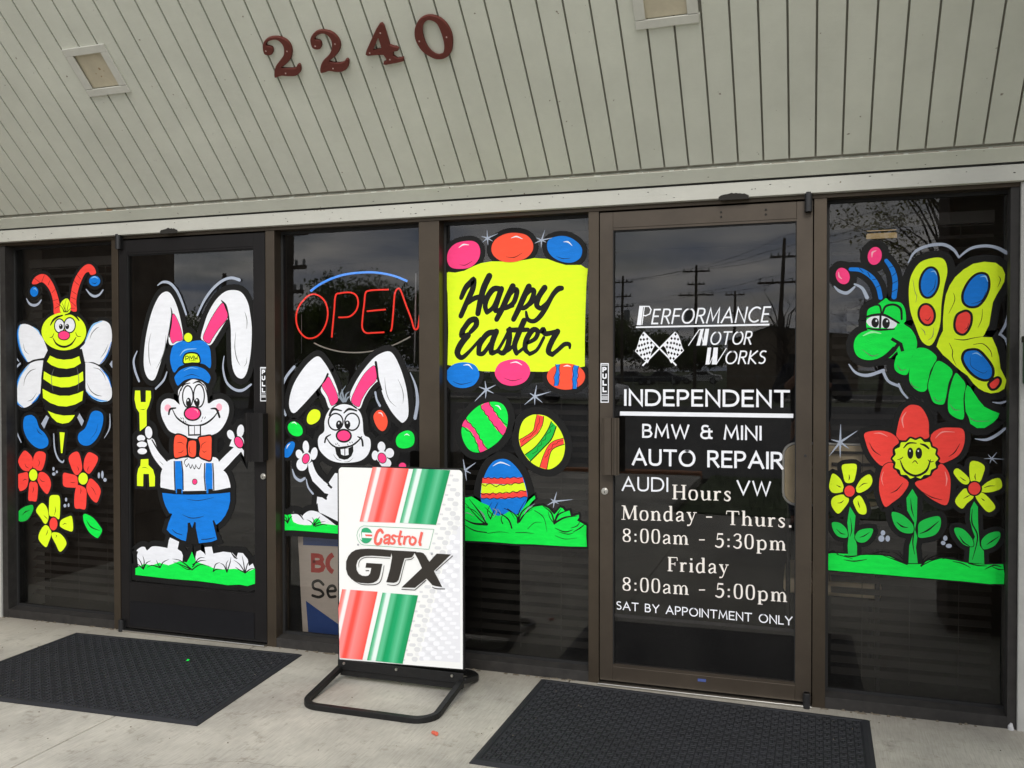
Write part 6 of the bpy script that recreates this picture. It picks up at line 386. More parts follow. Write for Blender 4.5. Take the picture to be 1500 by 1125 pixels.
def text(b, lay, style, txt, a, e, H, slant, w, mi, T=None):
    G = SANS if style == 'sans' else SER; gap = (.27 if style == 'sans' else .15)
    adv = [G[c][0] for c in txt]; tot = sum(adv) + gap*(len(txt)-1) + (w if style == 'sans' else 0)
    L_ = e[0]-a[0]; sx = L_/tot if style == 'sans' or len(txt) > 1 else L_/adv[0]
    if len(txt) == 1 and style == 'sans': sx = L_/(adv[0]+w)
    x = a[0] + (w/2*sx if style == 'sans' else 0); dz = (e[1]-a[1])/L_
    for c in txt:
        def tr(q):
            qy = (w/2 + q[1]*(1-w)) if style == 'sans' else q[1]
            X = x + q[0]*sx + (q[1]*slant*H); return (X, a[1] + (X-a[0])*dz + qy*H)
        if style == 'sans':
            for st in (gl(G[c][1]) if G[c][1] else []):
                P = [tr(q) for q in st]
                sm = c in 'BDCOPRSU&' and len(st) > 4
                if sm and c in 'BDPR': P2 = P[:1] + cr(P[1:], False, 3); P = P2 if c in 'PR' else P[:2] + cr(P[2:-2], False, 4) + P[-2:] if c == 'D' else P
                elif sm: P = cr(P, False, 4)
                # extend strokes so that butt ends reach the cap line
                ww = [w*H]*len(P)
                if len(P) >= 2:
                    for i0, i1 in ((0, 1), (-1, -2)):
                        d = Vector(P[i0])-Vector(P[i1]); d = d.normalized()*(w*H/2 if (c not in 'CS' ) and not (c in 'E' and abs(d.y) < 1e-5) else 0)
                        if c not in 'BDO&' and not (c in 'PR' and i0 == -1 and len(st) > 4): P[i0] = (P[i0][0]+d.x, P[i0][1]+d.y)
                if c == 'O': P = cr([tr(q) for q in st[:-1]], True, 4); vs, fs = ribbon(P, [w*H]*len(P), closed=True)
                else: vs, fs = ribbon(P, ww, cap='butt')
                put(b, vs, fs, lay.next(), mi, T)
        else:
            for wd, st in G[c][1]:
                P = [tr(q) for q in st]; n = len(P)
                if c in 'o0':
                    P = cr(P[:-1], True, 4); ww = [q*H for q in widths(wd, len(P)+1)][:-1]; vs, fs = ribbon(P, ww, closed=True); put(b, vs, fs, lay.next(), mi, T); continue
                if len(P) > 2: P = cr(P, False, 4)
                ww = [q*H for q in widths(wd, len(P))]; vs, fs = ribbon(P, ww, cap='butt' if n == 2 else 'round'); put(b, vs, fs, lay.next(), mi, T)
        x += (G[c][0]+gap)*sx

def prims(s):
    for t in s.split('~'):
        k, c, w, v = t.split('|'); yield k, c, w, dec(v)
def draw(b, mats, lay, s, T=None):
    def mi(c):
        if c not in mats: mats.append(c)
        return mats.index(c)
    for k, c, w, P in prims(s):
        if k == 't':
            st, tx, sl, wd = w.split(';'); text(b, lay, st, tx, P[0], P[1], P[2][1], float(sl), float(wd), mi(c), T); continue
        W_ = [int(q)/5000 for q in w.split(',')]
        if k in 'fp':
            Q = cr(P, True, 4) if k == 'f' else P
            vs, fs = fillpoly(Q); put(b, vs, fs, lay.next(), mi(c), T)
        elif k == 'c':
            Q = cr(P, True, 4); vs, fs = ribbon(Q, [W_[0]]*len(Q), closed=True); put(b, vs, fs, lay.next(), mi(c), T)
        elif k in 'sl':
            Q = cr(P, False, 5) if (k == 's' and len(P) > 2) else P
            vs, fs = ribbon(Q, widths(W_, len(Q)), cap='round' if k == 's' else 'butt'); put(b, vs, fs, lay.next(), mi(c), T)
def halo_prims(parts, hw, lay, b):
    for name, s in parts:
        if name == 'band': continue
        for k, c, w, P in prims(s):
            if k == 's' and c in 'rb' and max(int(q) for q in w.split(',')) > 15:
                Q = cr(P, False, 4); vs, fs = ribbon(Q, [int(w.split(',')[0])/5000+1.6*hw]*len(Q)); put(b, vs, fs, lay.next(), 0)
            if k in 'fp' and c not in 'kag' and area(P) != 0:
                Q = cr(P, True, 3) if k == 'f' else P
                vs, fs = fillpoly(Q); put(b, vs, fs, lay.next(), 0)
                vs, fs = ribbon(Q, [2*hw]*len(Q), closed=True); put(b, vs, fs, lay.next(), 0)
def paint_part(key, parent, y, name, label, org, one=False):
    """a painting = part (Empty) of the pane it is painted on, its pieces are the sub-parts"""
    hw, parts = A[key]; root = None
    lay = Layer(y, .00001)
    single = len(parts) == 1 and not hw
    if not single: root = empty(name, (0, 0, 0), parent); tag(root, label)
    if hw:
        b = MB(); halo_prims(parts, hw, lay, b); rel(b, org).build('black_backing', ['k'], root)
    lay = Layer((y-.0018 if hw else y) - (.0014 if 'grass' in key else 0), .00003)
    for pn, s in parts:
        b = MB(); mats = []; draw(b, mats, lay, s); rel(b, org)
        if single: o = b.build(name, mats, parent); tag(o, label)
        else: o = b.build(pn, mats, root)
    return root

# ------------------------------------------------------------------ ground, street and yard (real places behind the viewer, seen in the glass)
FZ = .015
def slab(name, x0, x1, y0, y1, z, m, depth=.1):
    b = MB(); b.box(x0, x1, y0, y1, z-depth, z); o = b.build(name, m); tag(o, kind='structure'); return o
g = MB(); g.add([(-600, -900, -.12), (600, -900, -.12), (600, 60, -.12), (-600, 60, -.12)], [(0, 1, 2, 3)]); tag(g.build('ground', 'field'), kind='structure')
# walkway slabs with tooled joints
jx = [-9, -5.9, -2.9, -.45, 1.548, 3.215, 6.6, 10.4]; jy = [-4.92, -2.65, 0.06]
walk = empty('concrete_walkway'); tag(walk, kind='structure')
for i in range(len(jx)-1):
    for j in range(len(jy)-1):
        cx, cy = (jx[i]+jx[i+1])/2, (jy[j]+jy[j+1])/2; a, c = (jx[i+1]-jx[i])/2-.003, (jy[j+1]-jy[j])/2-.003
        if j == 2 and 0: pass
        b = MB(); b.box(-a, a, -c, c, -.1, 0); o = b.build('slab', 'concrete', walk, bevel=.004); o.location = (cx, cy, FZ)
boxo('joint_sand', (-9, 10.4, -4.9, .05, -.09, .004), 'dirt', walk)
slab('driveway', -9, 2.9, -8.1, -4.93, .008, 'concrete')
slab('car_park', -60, 60, -34, -8.35, -.05, 'asphalt', .06)
b = MB()
for i in range(120):   # grass patch, real blades over a soil sheet
    pass
slab('lawn_patch', 3.05, 12, -8.1, -4.93, .03, 'grass')
bl = MB(); rg = random.Random(3)
for i in range(5000):
    x, y = rg.uniform(3.08, 9), rg.uniform(-8.05, -4.97); h = rg.uniform(.03, .08); a = rg.uniform(0, 6.28); w = .004
    dx, dy = math.cos(a), math.sin(a); bl.add([(x-dx*w, y-dy*w, .03), (x+dx*w, y+dy*w, .03), (x+dy*.02, y-dx*.02, .03+h)], [(0, 1, 2)])
tag(bl.build('grass_blades', 'grass'), 'short green grass growing beyond the concrete walkway', 'grass', kind='stuff')
kb = MB(); kb.box(-1.2, 2.9, -8.32, -8.12, -.06, .05); o = kb.build('red_kerb', 'kerb', bevel=.015); tag(o, kind='structure')
slab('road', -80, 80, -52, -42, -.06, 'asphalt', .04); slab('far_pavement', -80, 80, -41.5, -40, .0, 'concrete')

# ------------------------------------------------------------------ the building
bld = empty('shop_building', (2.5, 0, 0)); tag(bld, 'pale painted shop front building with its wing walls and sloped plank canopy', 'building')
O = (2.5, 0, 0)
def part(b, name, m, parent=bld, org=O, **k): return rel(b, org).build(name, m, parent, **k)
def pbox(name, d, m, parent=bld, org=O, **k):
    b = MB(); b.box(*d); return part(b, name, m, parent, org, **k)
A0 = math.radians(44.56); YB, ZB = -.085, 2.281
def SL(x, t, off=0):   # point on the canopy slope, off = towards the viewer/below
    return (x, YB - t*math.cos(A0) - off*math.sin(A0), ZB + t*math.sin(A0) - off*math.cos(A0))
# slope planks: X index i*0.1016, groove width about 9 mm
PL = 1.85; x_lo, x_hi = -22, 82
def slopebox(b, x0, x1, t0, t1, o0, o1, mi=0):
    c = [SL(x, t, o) for x in (x0, x1) for t in (t0, t1) for o in (o0, o1)]
    b.add(c, [(0, 2, 3, 1), (4, 5, 7, 6), (0, 1, 5, 4), (2, 6, 7, 3), (0, 4, 6, 2), (1, 3, 7, 5)], mi)
me_cache = {}
def plank(i, t0, t1):
    key = (round(t0, 3), round(t1, 3))
    if key not in me_cache:
        b = MB(); slopebox(b, .0042, .1016-.0042, t0, t1, -.016, 0); o = b.build('plank', 'board', bld); me_cache[key] = o.data
        bev = 0
    else:
        o = bpy.data.objects.new('plank', me_cache[key]); COL.objects.link(o); o.parent = bld
    o.location = (i*.1016-O[0], 0, 0); return o
lamps = [(1.138, .635, .869), (3.734, .635, .869)]
for i in range(x_lo, x_hi):
    x0, x1 = i*.1016, (i+1)*.1016; hit = [l for l in lamps if x1 > l[0]-.07 and x0 < l[0]+.07]
    if hit: plank(i, .02, hit[0][1]+.03); plank(i, hit[0][2]-.03, PL)
    else: plank(i, .02, PL)
b = MB(); slopebox(b, x_lo*.1016, x_hi*.1016, 0, PL, -.03, -.0165); part(b, 'soffit_backing', 'backing')
# batten on the foot of the slope, trim board below it
b = MB(); slopebox(b, -2.2, 8.3, -.068, .0, -.02, .0025); part(b, 'soffit_batten', 'board', bevel=.002)
pbox('header_trim', (-.3, 6.2, -.034, .06, 2.160, 2.224), 'trim', bevel=.002)
pbox('canopy_fascia', (x_lo*.1016, x_hi*.1016, -1.46, -1.40, 3.56, 3.95), 'trim'); pbox('canopy_roof', (x_lo*.1016, x_hi*.1016, -1.40, .3, 3.90, 3.95), 'inner')
pbox('upper_wall', (-2.2, 8.3, .061, .3, 2.165, 3.9), 'wall')
pbox('side_wall', (-2.2, -.151, -.012, .3, -.05, 2.159), 'wall', bevel=.003); pbox('side_wall', (5.024, 8.3, -.012, .3, -.05, 2.159), 'wall', bevel=.003)
pbox('pier', (4.96, 5.5, -1.62, -1.2, -.05, 3.30), 'wing')
for x0, x1 in ((-1.0, -.64),): (lambda b_: (b_.add([(x, y, z) for x in (x0, x1) for y, z in ((-.10, -.05), (-2.05, -.05), (-2.05, 3.54), (-1.38, 3.54), (-.14, 2.31), (-.10, 2.30))], [(0, 1, 2, 3, 4, 5), (11, 10, 9, 8, 7, 6)] + [(i, 6+i, 6+(i+1) % 6, (i+1) % 6) for i in range(6)]), part(b_, 'wing_wall', 'wing')))(MB())
# dirt line where the planks meet the batten, one rust stain
b = MB(); xx = -.3
while xx < 5.4:
    w = rg.uniform(.02, .16); slopebox(b, xx, xx+w*.8, -.0002, rg.uniform(.001, .003), -.001, .0006); xx += w
part(b, 'dirt_line', mat('dirt_line', (.36, .31, .24), rough=.9))['kind'] = 'stuff'
b = MB(); n = 14; b.add([SL(.711+.026*math.cos(q)*rg.uniform(.6, 1.1), .006+.005*math.sin(q)*rg.uniform(.5, 1.3), .0007) for q in [2*math.pi*i/n for i in range(n)]], [tuple(range(n))]); part(b, 'rust_stain', mat('rust', (.40, .22, .11), rough=.9))
b = MB(); b.tube([(5.004, -.004, .014), (5.002, -.004, .028), (5.006, -.003, .040)], [.012, .010, .004], 9); part(b, 'caulk_blob', mat('caulk', (.5, .5, .5), rough=.7))
# nail heads and scuffs on the trim
b = MB()
for i in range(52):
    x = rg.uniform(-.1, 5.1); z = rg.choice([2.175, 2.19, 2.205, 2.212]); w = rg.uniform(.003, .008); b.box(x, x+w, -.0352, -.034, z, z+rg.uniform(.0015, .003))
part(b, 'nail_marks', 'sealant')['kind'] = 'stuff'
b = MB()
for i in range(14):
    x, t = rg.uniform(-.1, 5.1), rg.uniform(-.06, -.01); slopebox(b, x, x+rg.uniform(.004, .008), t, t+.002, .0025, .003)
part(b, 'nail_marks', 'sealant')['kind'] = 'stuff'
for nm, x, w in (('torn_sealant', 3.94, .062), ('torn_sealant', 1.05, .055)):
    b = MB(); top = []; n = 14
    for k in range(n+1):
        u = k/n; top.append((x-w+2*w*u, 2.166 + .013*math.sin(math.pi*u)**.6*rg.uniform(.7, 1.25)))
    for (xa, za), (xb, zb_) in zip(top, top[1:]):
        b.add([(xa, -.037, 2.152), (xb, -.037, 2.152), (xb, -.037, zb_), (xa, -.037, za), (xa, -.034, 2.152), (xb, -.034, 2.152), (xb, -.034, zb_), (xa, -.034, za)], [(0, 1, 2, 3), (3, 2, 6, 7), (0, 4, 5, 1)])
    part(b, nm, 'sealant')
# interior room
room = empty('room', (2.5, 2, 0), bld); room.location = (0, 0, 0)
for nm, d, m in (('floor', (-2, 7, .12, 5.6, -.05, .02), 'carpet'), ('back_wall', (-2, 7, 5.5, 5.6, .02, 2.7), 'inner'), ('ceiling', (-2, 7, .3, 5.6, 2.7, 2.75), 'inner'), ('partition', (-2.1, -2, .3, 5.6, 0, 2.7), 'inner'), ('partition', (7, 7.1, .3, 5.6, 0, 2.7), 'inner'), ('partition', (2.50, 2.56, .35, 3.0, .02, 2.7), 'inner')):
    pbox(nm, d, m, room)

# ------------------------------------------------------------------ storefront frame
fr = empty('storefront_frame', (2.5, 0, 0)); tag(fr, 'bronze aluminium storefront frame of mullions, head and sill around both doors', 'window frame')
ML = [(.641, .685), (1.613, 1.666), (2.467, 2.573), (3.301, 3.349), (4.263, 4.314)]
for x0, x1 in ML: pbox('mullion', (x0, x1, 0, .12, .012, 2.142), 'frame', fr, bevel=.0015)
pbox('jamb', (-.150, -.112, 0, .12, .012, 2.142), 'sill', fr, bevel=.0015); pbox('jamb', (4.990, 5.023, 0, .0585, .012, 2.142), 'sill', fr, bevel=.0015)
pbox('head', (-.150, 5.023, -.001, .12, 2.1425, 2.178), 'frame', fr, bevel=.0015)
WINS = [(-.112, .641), (1.666, 2.467), (2.573, 3.301), (4.314, 5.006)]
for x0, x1 in WINS:
    b = MB(); b.add([(x0, .001, .012), (x1, .001, .012), (x1, .001, .062), (x0, .001, .062), (x0, .064, .070), (x1, .064, .070), (x1, .064, .012), (x0, .064, .012)], [(0, 1, 2, 3), (3, 2, 5, 4), (4, 5, 6, 7), (0, 3, 4, 7), (1, 6, 5, 2)]); part(b, 'sill', 'sill', fr, bevel=.001)
    # dark glazing pocket round the pane
    b = MB(); b.box(x0, x0+.012, .060, .085, .07, 2.142); b.box(x1-(.012 if x1 < 5 else .002), x1, .060, .085, .07, 2.142); b.box(x0+.012, x1-.012, .060, .085, 2.128, 2.142); b.box(x0+.012, x1-.012, .064, .085, .064, .082); part(b, 'gasket', 'rubber_black', fr)
for (x0, x1) in ((.685, 1.613), (3.349, 4.263)): pbox('threshold', (x0, x1, -.03, .1, .012, .026), 'steel', fr, bevel=.002)
b = MB()
for i in range(150):
    x = rg.uniform(-.13, 5.02)
    if .66 < x < 1.64 or 3.33 < x < 4.28: continue
    w = rg.uniform(.004, .014)*(1.5 if rg.random() < .1 else 1); y = -rg.uniform(.0, .018); h = rg.uniform(.002, .008)
    b.add([(x-w, y-.004, FZ), (x+w, y-.003, FZ), (x+w*.6, y+.012, FZ+h*.3), (x, y, FZ+h), (x-w*.7, y+.011, FZ+h*.4)], [(0, 1, 3), (1, 2, 3), (2, 4, 3), (4, 0, 3)])
tag(b.build('dirt_crumbs', 'dirt'), 'dirt and mortar crumbs gathered along the foot of the storefront sill', 'dirt', kind='stuff')

# ------------------------------------------------------------------ windows
def window(i, label, blinds):
    x0, x1 = WINS[i]; o = empty('shop_window', (x0, .07, .07)); tag(o, label, 'window', 'fixed shop windows of the storefront'); org = (x0, .07, .07)
    b = MB(); b.box(x0+.004, x1-.004, .0700, .0760, .075, 2.136); b.f = [f for f in b.f][2:3] + []; b.m = b.m[:1]
    rel(b, org).build('pane', 'glass', o)
    return o, org
LW = ['leftmost window with a painted bee above three painted flowers', 'window with a neon open sign and a small painted rabbit behind the poster stand', 'window painted with a yellow Happy Easter banner and patterned eggs', 'rightmost window painted with a green butterfly over smiling flowers']
win = [window(i, LW[i], 0) for i in range(4)]
WG = .0685
def P_(key, i, name, label): paint_part(key, win[i][0], WG, name, label, win[i][1])
P_('bee_painting', 0, 'bee_painting', 'yellow and black smiling bee with red feelers')
P_('flower_painting#1', 0, 'flower_painting', 'red flower with yellow centre, left of the two'); P_('flower_painting#2', 0, 'flower_painting', 'red flower with yellow centre, right of the two'); P_('flower_painting#3', 0, 'flower_painting', 'yellow flower with red centre')
P_('leaf_painting#1', 0, 'leaf_painting', 'darker green leaf left of the yellow flower'); P_('leaf_painting#2', 0, 'leaf_painting', 'bright green leaf right of the yellow flower')
for k in (1, 2, 3): P_('dot_painting#%d' % k, 0, 'dot_painting', None)
P_('small_rabbit_painting', 1, 'rabbit_painting', 'small white rabbit with raised paws')
for k, l in enumerate(['small yellow egg', 'small green egg above the blue one', 'small blue egg', 'small orange egg', 'small green egg by the right ear', 'pink egg partly behind the poster stand']): P_('egg_painting#%d' % (k+1), 1, 'egg_painting', l)
P_('banner_painting', 2, 'banner_painting', 'yellow banner with black brush lettering')
for k, l in enumerate(['pink egg at the top left of the banner', 'orange egg above the banner', 'blue egg at the top right of the banner', 'blue egg below the banner', 'pink egg below the banner', 'orange egg with two blue bands', 'green egg with pink bands', 'yellow egg with orange and green bands', 'blue egg with red and yellow bands standing in grass']): P_('egg_painting#%d' % (k+7), 2, 'egg_painting', l)
for k in range(1, 7): P_('star_painting#%d' % k, 2, 'star_painting', None)
P_('grass_painting', 2, 'grass_painting', 'green painted grass')
P_('meadow_painting', 3, 'grass_painting', 'green painted meadow strip')
P_('yellow_flower_painting#1', 3, 'flower_painting', 'yellow flower on a green stem, left'); P_('yellow_flower_painting#2', 3, 'flower_painting', 'yellow flower on a green stem, right'); P_('smiling_flower_painting', 3, 'flower_painting', 'large red flower with a smiling yellow face')
P_('butterfly_painting', 3, 'butterfly_painting', 'green caterpillar bodied butterfly with yellow wings')
for k in (7, 8): P_('star_painting#%d' % k, 3, 'star_painting', None)
for k in (4, 5): P_('dot_painting#%d' % k, 3, 'dot_painting', None)

# ------------------------------------------------------------------ doors
def door(x0, x1, gx0, gx1, gz0, gz1, fm, label, mirror, hx, lockp, sticker):
    o = empty('glass_door', (x0, 0, FZ)); org = (x0, 0, FZ); tag(o, label, 'door', 'glass entrance doors')
    z0, z1 = .032, 2.135; a, c = x0+.004, x1-.004
    def q(n, d, m, bev=.0015): return pbox(n, d, m, o, org, bevel=bev)
    q('stile', (a, gx0, .001, .046, z0, z1), fm); q('stile', (gx1, c, .001, .046, z0, z1), fm)
    q('top_rail', (gx0, gx1, .0016, .045, gz1, z1), fm); q('bottom_rail', (gx0, gx1, .0016, .045, z0, gz0), fm)
    # glazing stops
    b = MB(); t = .010
    b.box(gx0, gx1, .004, .019, gz1-t, gz1-.0002); b.box(gx0, gx1, .004, .019, gz0+.0002, gz0+t); part(b, 'glazing_stop', fm, o, org)
    b = MB(); b.box(gx0, gx0+.004, .006, .019, gz0+t, gz1-t); b.box(gx1-.004, gx1, .006, .019, gz0+t, gz1-t); b.box(gx0+.004, gx1-.004, .012, .019, gz1-t-.006, gz1-t); part(b, 'gasket', 'rubber_black', o, org)
    b = MB(); b.box(gx0, gx1, .020, .026, gz0, gz1); b.f = b.f[2:3]; b.m = b.m[:1]; rel(b, org).build('pane', 'glass', o)
    # pull handle: formed plate standing off the stile
    hx0, hx1, hz0, hz1 = hx
    b = MB()
    prof = [(0, -.052), (.18, -.058), (.55, -.058), (.60, -.052), (.68, -.052), (.73, -.058), (.86, -.058), (.92, -.052), (1, -.050)]
    if mirror: prof = [(1-u, y) for u, y in prof][::-1]
    n = len(prof); vs = []
    for z in (hz0, hz1):
        for u, y in prof: vs.append((hx0+(hx1-hx0)*u, y, z))
        for u, y in reversed(prof): vs.append((hx0+(hx1-hx0)*u, y+.004, z))
    k = 2*n; fs = [tuple(range(k-1, -1, -1)), tuple(range(k, 2*k))] + [(i, (i+1) % k, k+(i+1) % k, k+i) for i in range(k)]; b.add(vs, fs)
    hd = part(b, 'handle', fm, o, org)
    wx = (hx0+.004, hx0+.012) if not mirror else (hx1-.012, hx1-.004)
    pbox('handle_web', (wx[0], wx[1], -.052, .0, hz0+.004, hz1-.004), 'rubber_black' if not mirror else fm, hd, org)
    b = MB(); lx, lz = lockp; seg = 24
    for r, ya, yb_ in ((.0155, -.006, .0), (.011, -.010, -.006)):
        vs = [(lx+r*math.cos(t), y, lz+r*math.sin(t)) for y in (ya, yb_) for t in [2*math.pi*i/seg for i in range(seg)]]
        b.add(vs, [tuple(range(seg))] + [(i, seg+i, seg+(i+1) % seg, (i+1) % seg) for i in range(seg)])
    lk = part(b, 'lock_cylinder', 'steel', o, org, bevel=.001); pbox('keyhole', (lx-.0018, lx+.0018, -.0106, -.0098, lz-.007, lz+.001), 'rubber_black', lk, org)
    st = empty('pull_sticker', (0, 0, 0), o); 
    for pn, s in A[sticker][1]:
        b = MB(); mats = []; draw(b, mats, Layer(.0006), s); rel(b, org).build('sticker_print', mats, st)
    px = x1-.022 if not mirror else x0+.024
    for nm, za, zb_ in (('pivot_hinge', 2.085, 2.166), ('pivot_hinge', .016, .078)):
        b = MB(); b.tube([(px, -.022, za), (px, -.022, zb_)], .0155, 18); b.box(px-.012, px+.012, -.022, .001, za, zb_); part(b, nm, 'pivot', o, org, bevel=.0015)
    return o, org
d1 = door(.685, 1.613, .742, 1.541, .272, 2.067, 'darkdoor', 'left glass door with a large painted rabbit mechanic', True, (1.520, 1.628, .968, 1.216), (1.596, .888), 'pull_sticker#1')
d2 = door(3.349, 4.263, 3.413, 4.194, .098, 2.064, 'door', 'right glass door with white business lettering and opening hours', False, (3.374, 3.452, .966, 1.219), (3.377, .886), 'pull_sticker#2')
pbox('kick_plate', (.75, 1.535, -.002, .0012, .045, .180), 'kick', d1[0], d1[1]); pbox('kick_plate', (3.417, 4.19, .021, .024, .112, .318), 'kick', d2[0], d2[1])
b = MB(); b.box(3.417, 4.19, .017, .0245, .318, .332); part(b, 'cross_bar', 'sill', d2[0], d2[1])
pbox('rail_label', (3.79, 3.825, -.0005, .0014, .072, .084), mat('blue_label', (.05, .08, .25)), d2[0], d2[1])
b = MB()
for x in (3.885, 4.07):
    for z in (2.088, 2.108): b.tube([(x, .003, z), (x, -.0015, z)], .0045, 10)
part(b, 'screw', 'sealant', d2[0], d2[1])
b = MB(); b.tube([(4.232, .003, 1.07), (4.232, -.003, 1.07)], .0055, 12); part(b, 'screw', 'pivot', d2[0], d2[1])
for key, nm, l in (('rabbit_painting', 'rabbit_painting', 'tall white rabbit in a blue cap and blue trousers'), ('wrench_painting', 'wrench_painting', 'yellow open ended wrench')): paint_part(key, d1[0], .0185, nm, l, d1[1])
for key, nm in (('shop_name_lettering', 'shop_name_lettering'), ('flag_emblem', 'flag_emblem'), ('service_lettering', 'service_lettering'), ('hours_lettering', 'hours_lettering')): paint_part(key, d2[0], .0185, nm, None, d2[1])

# ------------------------------------------------------------------ neon sign inside the second window
ne = empty('neon_open_sign', (2.1, .125, 1.70)); org = (2.1, .125, 1.70); tag(ne, 'lit red neon open sign under a blue arc inside the window', 'neon sign')
def y2(P, y=.125): return [(x, y, z) for x, z in P]
for pn, s in A['neon'][1]:
    for j, (k, c, w, P) in enumerate(prims(s)):
        Q = cr(P, False, 6) if pn != 'post' else P; r = {'blue': .0058, 'red': .0042, 'grey': .0040, 'post': .004 if j == 0 else .0012}[pn]
        b = MB(); b.tube(y2(Q, .125 if pn != 'post' else .14), r, 8); rel(b, org).build({'blue': 'blue_tube', 'red': 'red_tube', 'grey': 'unlit_tube', 'post': 'bracket'}[pn], {'blue': 'neonb', 'red': 'neonr', 'grey': 'tube', 'post': 'acrylic'}[pn], ne, smooth=True)
# poster inside
po = empty('service_poster', (1.95, .16, .1)); org = (1.95, .16, .1); tag(po, 'beige service poster with a blue triangle leaning inside the window behind the poster stand', 'poster')
for pn, s in A['poster'][1]:
    b = MB(); mats = []; draw(b, mats, Layer(.16), s); xs = [v[0] for v in b.v]; zs = [v[2] for v in b.v]; rel(b, org).build('poster_print', mats, po)
b = MB(); b.box(1.86, 2.33, .1605, .166, .10, .70); rel(b, org).build('backing_board', mat('foam_board', (.5, .45, .4)), po)

# ------------------------------------------------------------------ poster stand (curb sign)
sg = empty('poster_stand', (2.515, -.32, FZ)); org = (2.515, -.32, FZ); tag(sg, 'white motor oil poster stand with red and green stripes on the concrete', 'sign')
X0, X1, Z0, Z1 = 2.207, 2.826, .112, 1.000
def panel(y):
    pass
b = MB(); r = .018; pts = []
for cx, cz, a0 in ((X1-r, Z1-r, 0), (X0+r, Z1-r, 90)):
    for k in range(6): t = math.radians(a0+k*18); pts.append((cx+r*math.cos(t), cz+r*math.sin(t)))
pts += [(X0, Z0-.004), (X1, Z0+.006)]
pts = [(x, z+(x-2.51)*.012) for x, z in pts]
n = len(pts); b.add([(x, -.327, z) for x, z in pts] + [(x, -.313, z) for x, z in pts], [tuple(range(n)), tuple(range(2*n-1, n-1, -1))] + [(i, n+i, n+(i+1) % n, (i+1) % n) for i in range(n)]); rel(b, org).build('poster_frame', 'signblack', sg, bevel=.0015)
ip = [(x+(.007 if x < 2.5 else -.007), z-(.007 if z > .5 else -.006)) for x, z in pts]
b = MB(); b.add([(x, -.3278, z) for x, z in ip], [tuple(range(n))]); rel(b, org).build('poster_sheet', 'signwhite', sg)
lay = Layer(-.3279, .00003)
for pn, s in sorted(A['poster_face'][1], key=lambda q: q[0] != 'dots'):
    for grp in ('q', 'rest'):
        b = MB(); mats = []; uvs = []
        if grp == 'q':
            for k, c, w, P in prims(s):
                if k != 'q': continue
                m = 'red_print' if c.startswith('red') else 'green_print'
                if m not in mats: mats.append(m)
                p0, p1, p2 = Vector(P[0]), Vector(P[1]), Vector(P[2]); e1 = p1-p0; e2 = p2-p1; det = e1.x*e2.y-e1.y*e2.x
                b = MB(); uvs = []; mats = [m]; y = lay.next(); vs = list(P); fs = [tuple(range(len(P)))]; A_ = area(P)
                if A_ < 0: fs = [tuple(reversed(fs[0]))]
                base = len(b.v); put(b, vs, fs, y, mats.index(m)); 
                for x_, z_ in P: d = Vector((x_, z_))-p0; uvs.append(((d.x*e2.y-d.y*e2.x)/det, .5))
                o = rel(b, org).build('stripe_print', mats, sg); uvl = o.data.uv_layers.new(name='UVMap')
                for lp in o.data.loops: uvl.data[lp.index].uv = uvs[lp.vertex_index]
        else:
            rest = '~'.join(t for t in s.split('~') if not t.startswith('q|'))
            if rest:
                if pn == 'dots': draw(b, mats, lay, rest.split('~')[0]); lay.next(); flat = Layer(lay.y-lay.k*lay.step, .000005); lay.k += 60; draw(b, mats, flat, rest[rest.index('~')+1:])
                else: draw(b, mats, lay, rest)
                o = rel(b, org).build({'panel': 'logo_print', 'lettering': 'lettering_print', 'dots': 'dot_print'}[pn], mats, sg)
                if pn == 'dots': o['kind'] = 'stuff'
# base: clamp bar, three bolts, two bent square-tube loops
b = MB(); b.box(X0+.004, X1-.002, -.338, -.331, .072, .112); b.box(X0+.004, X1-.002, -.338, -.30, .069, .072); rel(b, org).build('clamp_bar', 'signblack', sg, bevel=.001)
pbox('cross_tube', (X0+.01, X1-.01, -.327, -.302, .038, .066), 'signblack', sg, org, bevel=.002)
for x in (2.243, 2.505, 2.772):
    b = MB(); b.tube([(x, -.338, .0975), (x, -.3425, .0975)], [.0072, .0055], 14); rel(b, org).build('bolt', 'steel', sg, smooth=False)
def sqtube(pts, w, hgt):
    """square tube swept along points, kept upright"""
    b = MB(); P = [Vector(p_) for p_ in pts]; rings = []
    for i, p_ in enumerate(P):
        d1 = (P[i]-P[i-1]) if i else (P[1]-P[0]); d2 = (P[i+1]-P[i]) if i < len(P)-1 else d1
        d = (d1.normalized()+d2.normalized()).normalized(); side = d.cross(Vector((0, 0, 1))).normalized(); up = side.cross(d).normalized()
        rings += [p_ - side*w/2 - up*hgt/2, p_ + side*w/2 - up*hgt/2, p_ + side*w/2 + up*hgt/2, p_ - side*w/2 + up*hgt/2]
    fs = [(4*i+k, 4*i+(k+1) % 4, 4*i+4+(k+1) % 4, 4*i+4+k) for i in range(len(P)-1) for k in range(4)]; fs += [(3, 2, 1, 0), tuple(4*(len(P)-1)+k for k in range(4))]
    b.add(rings, fs); return b
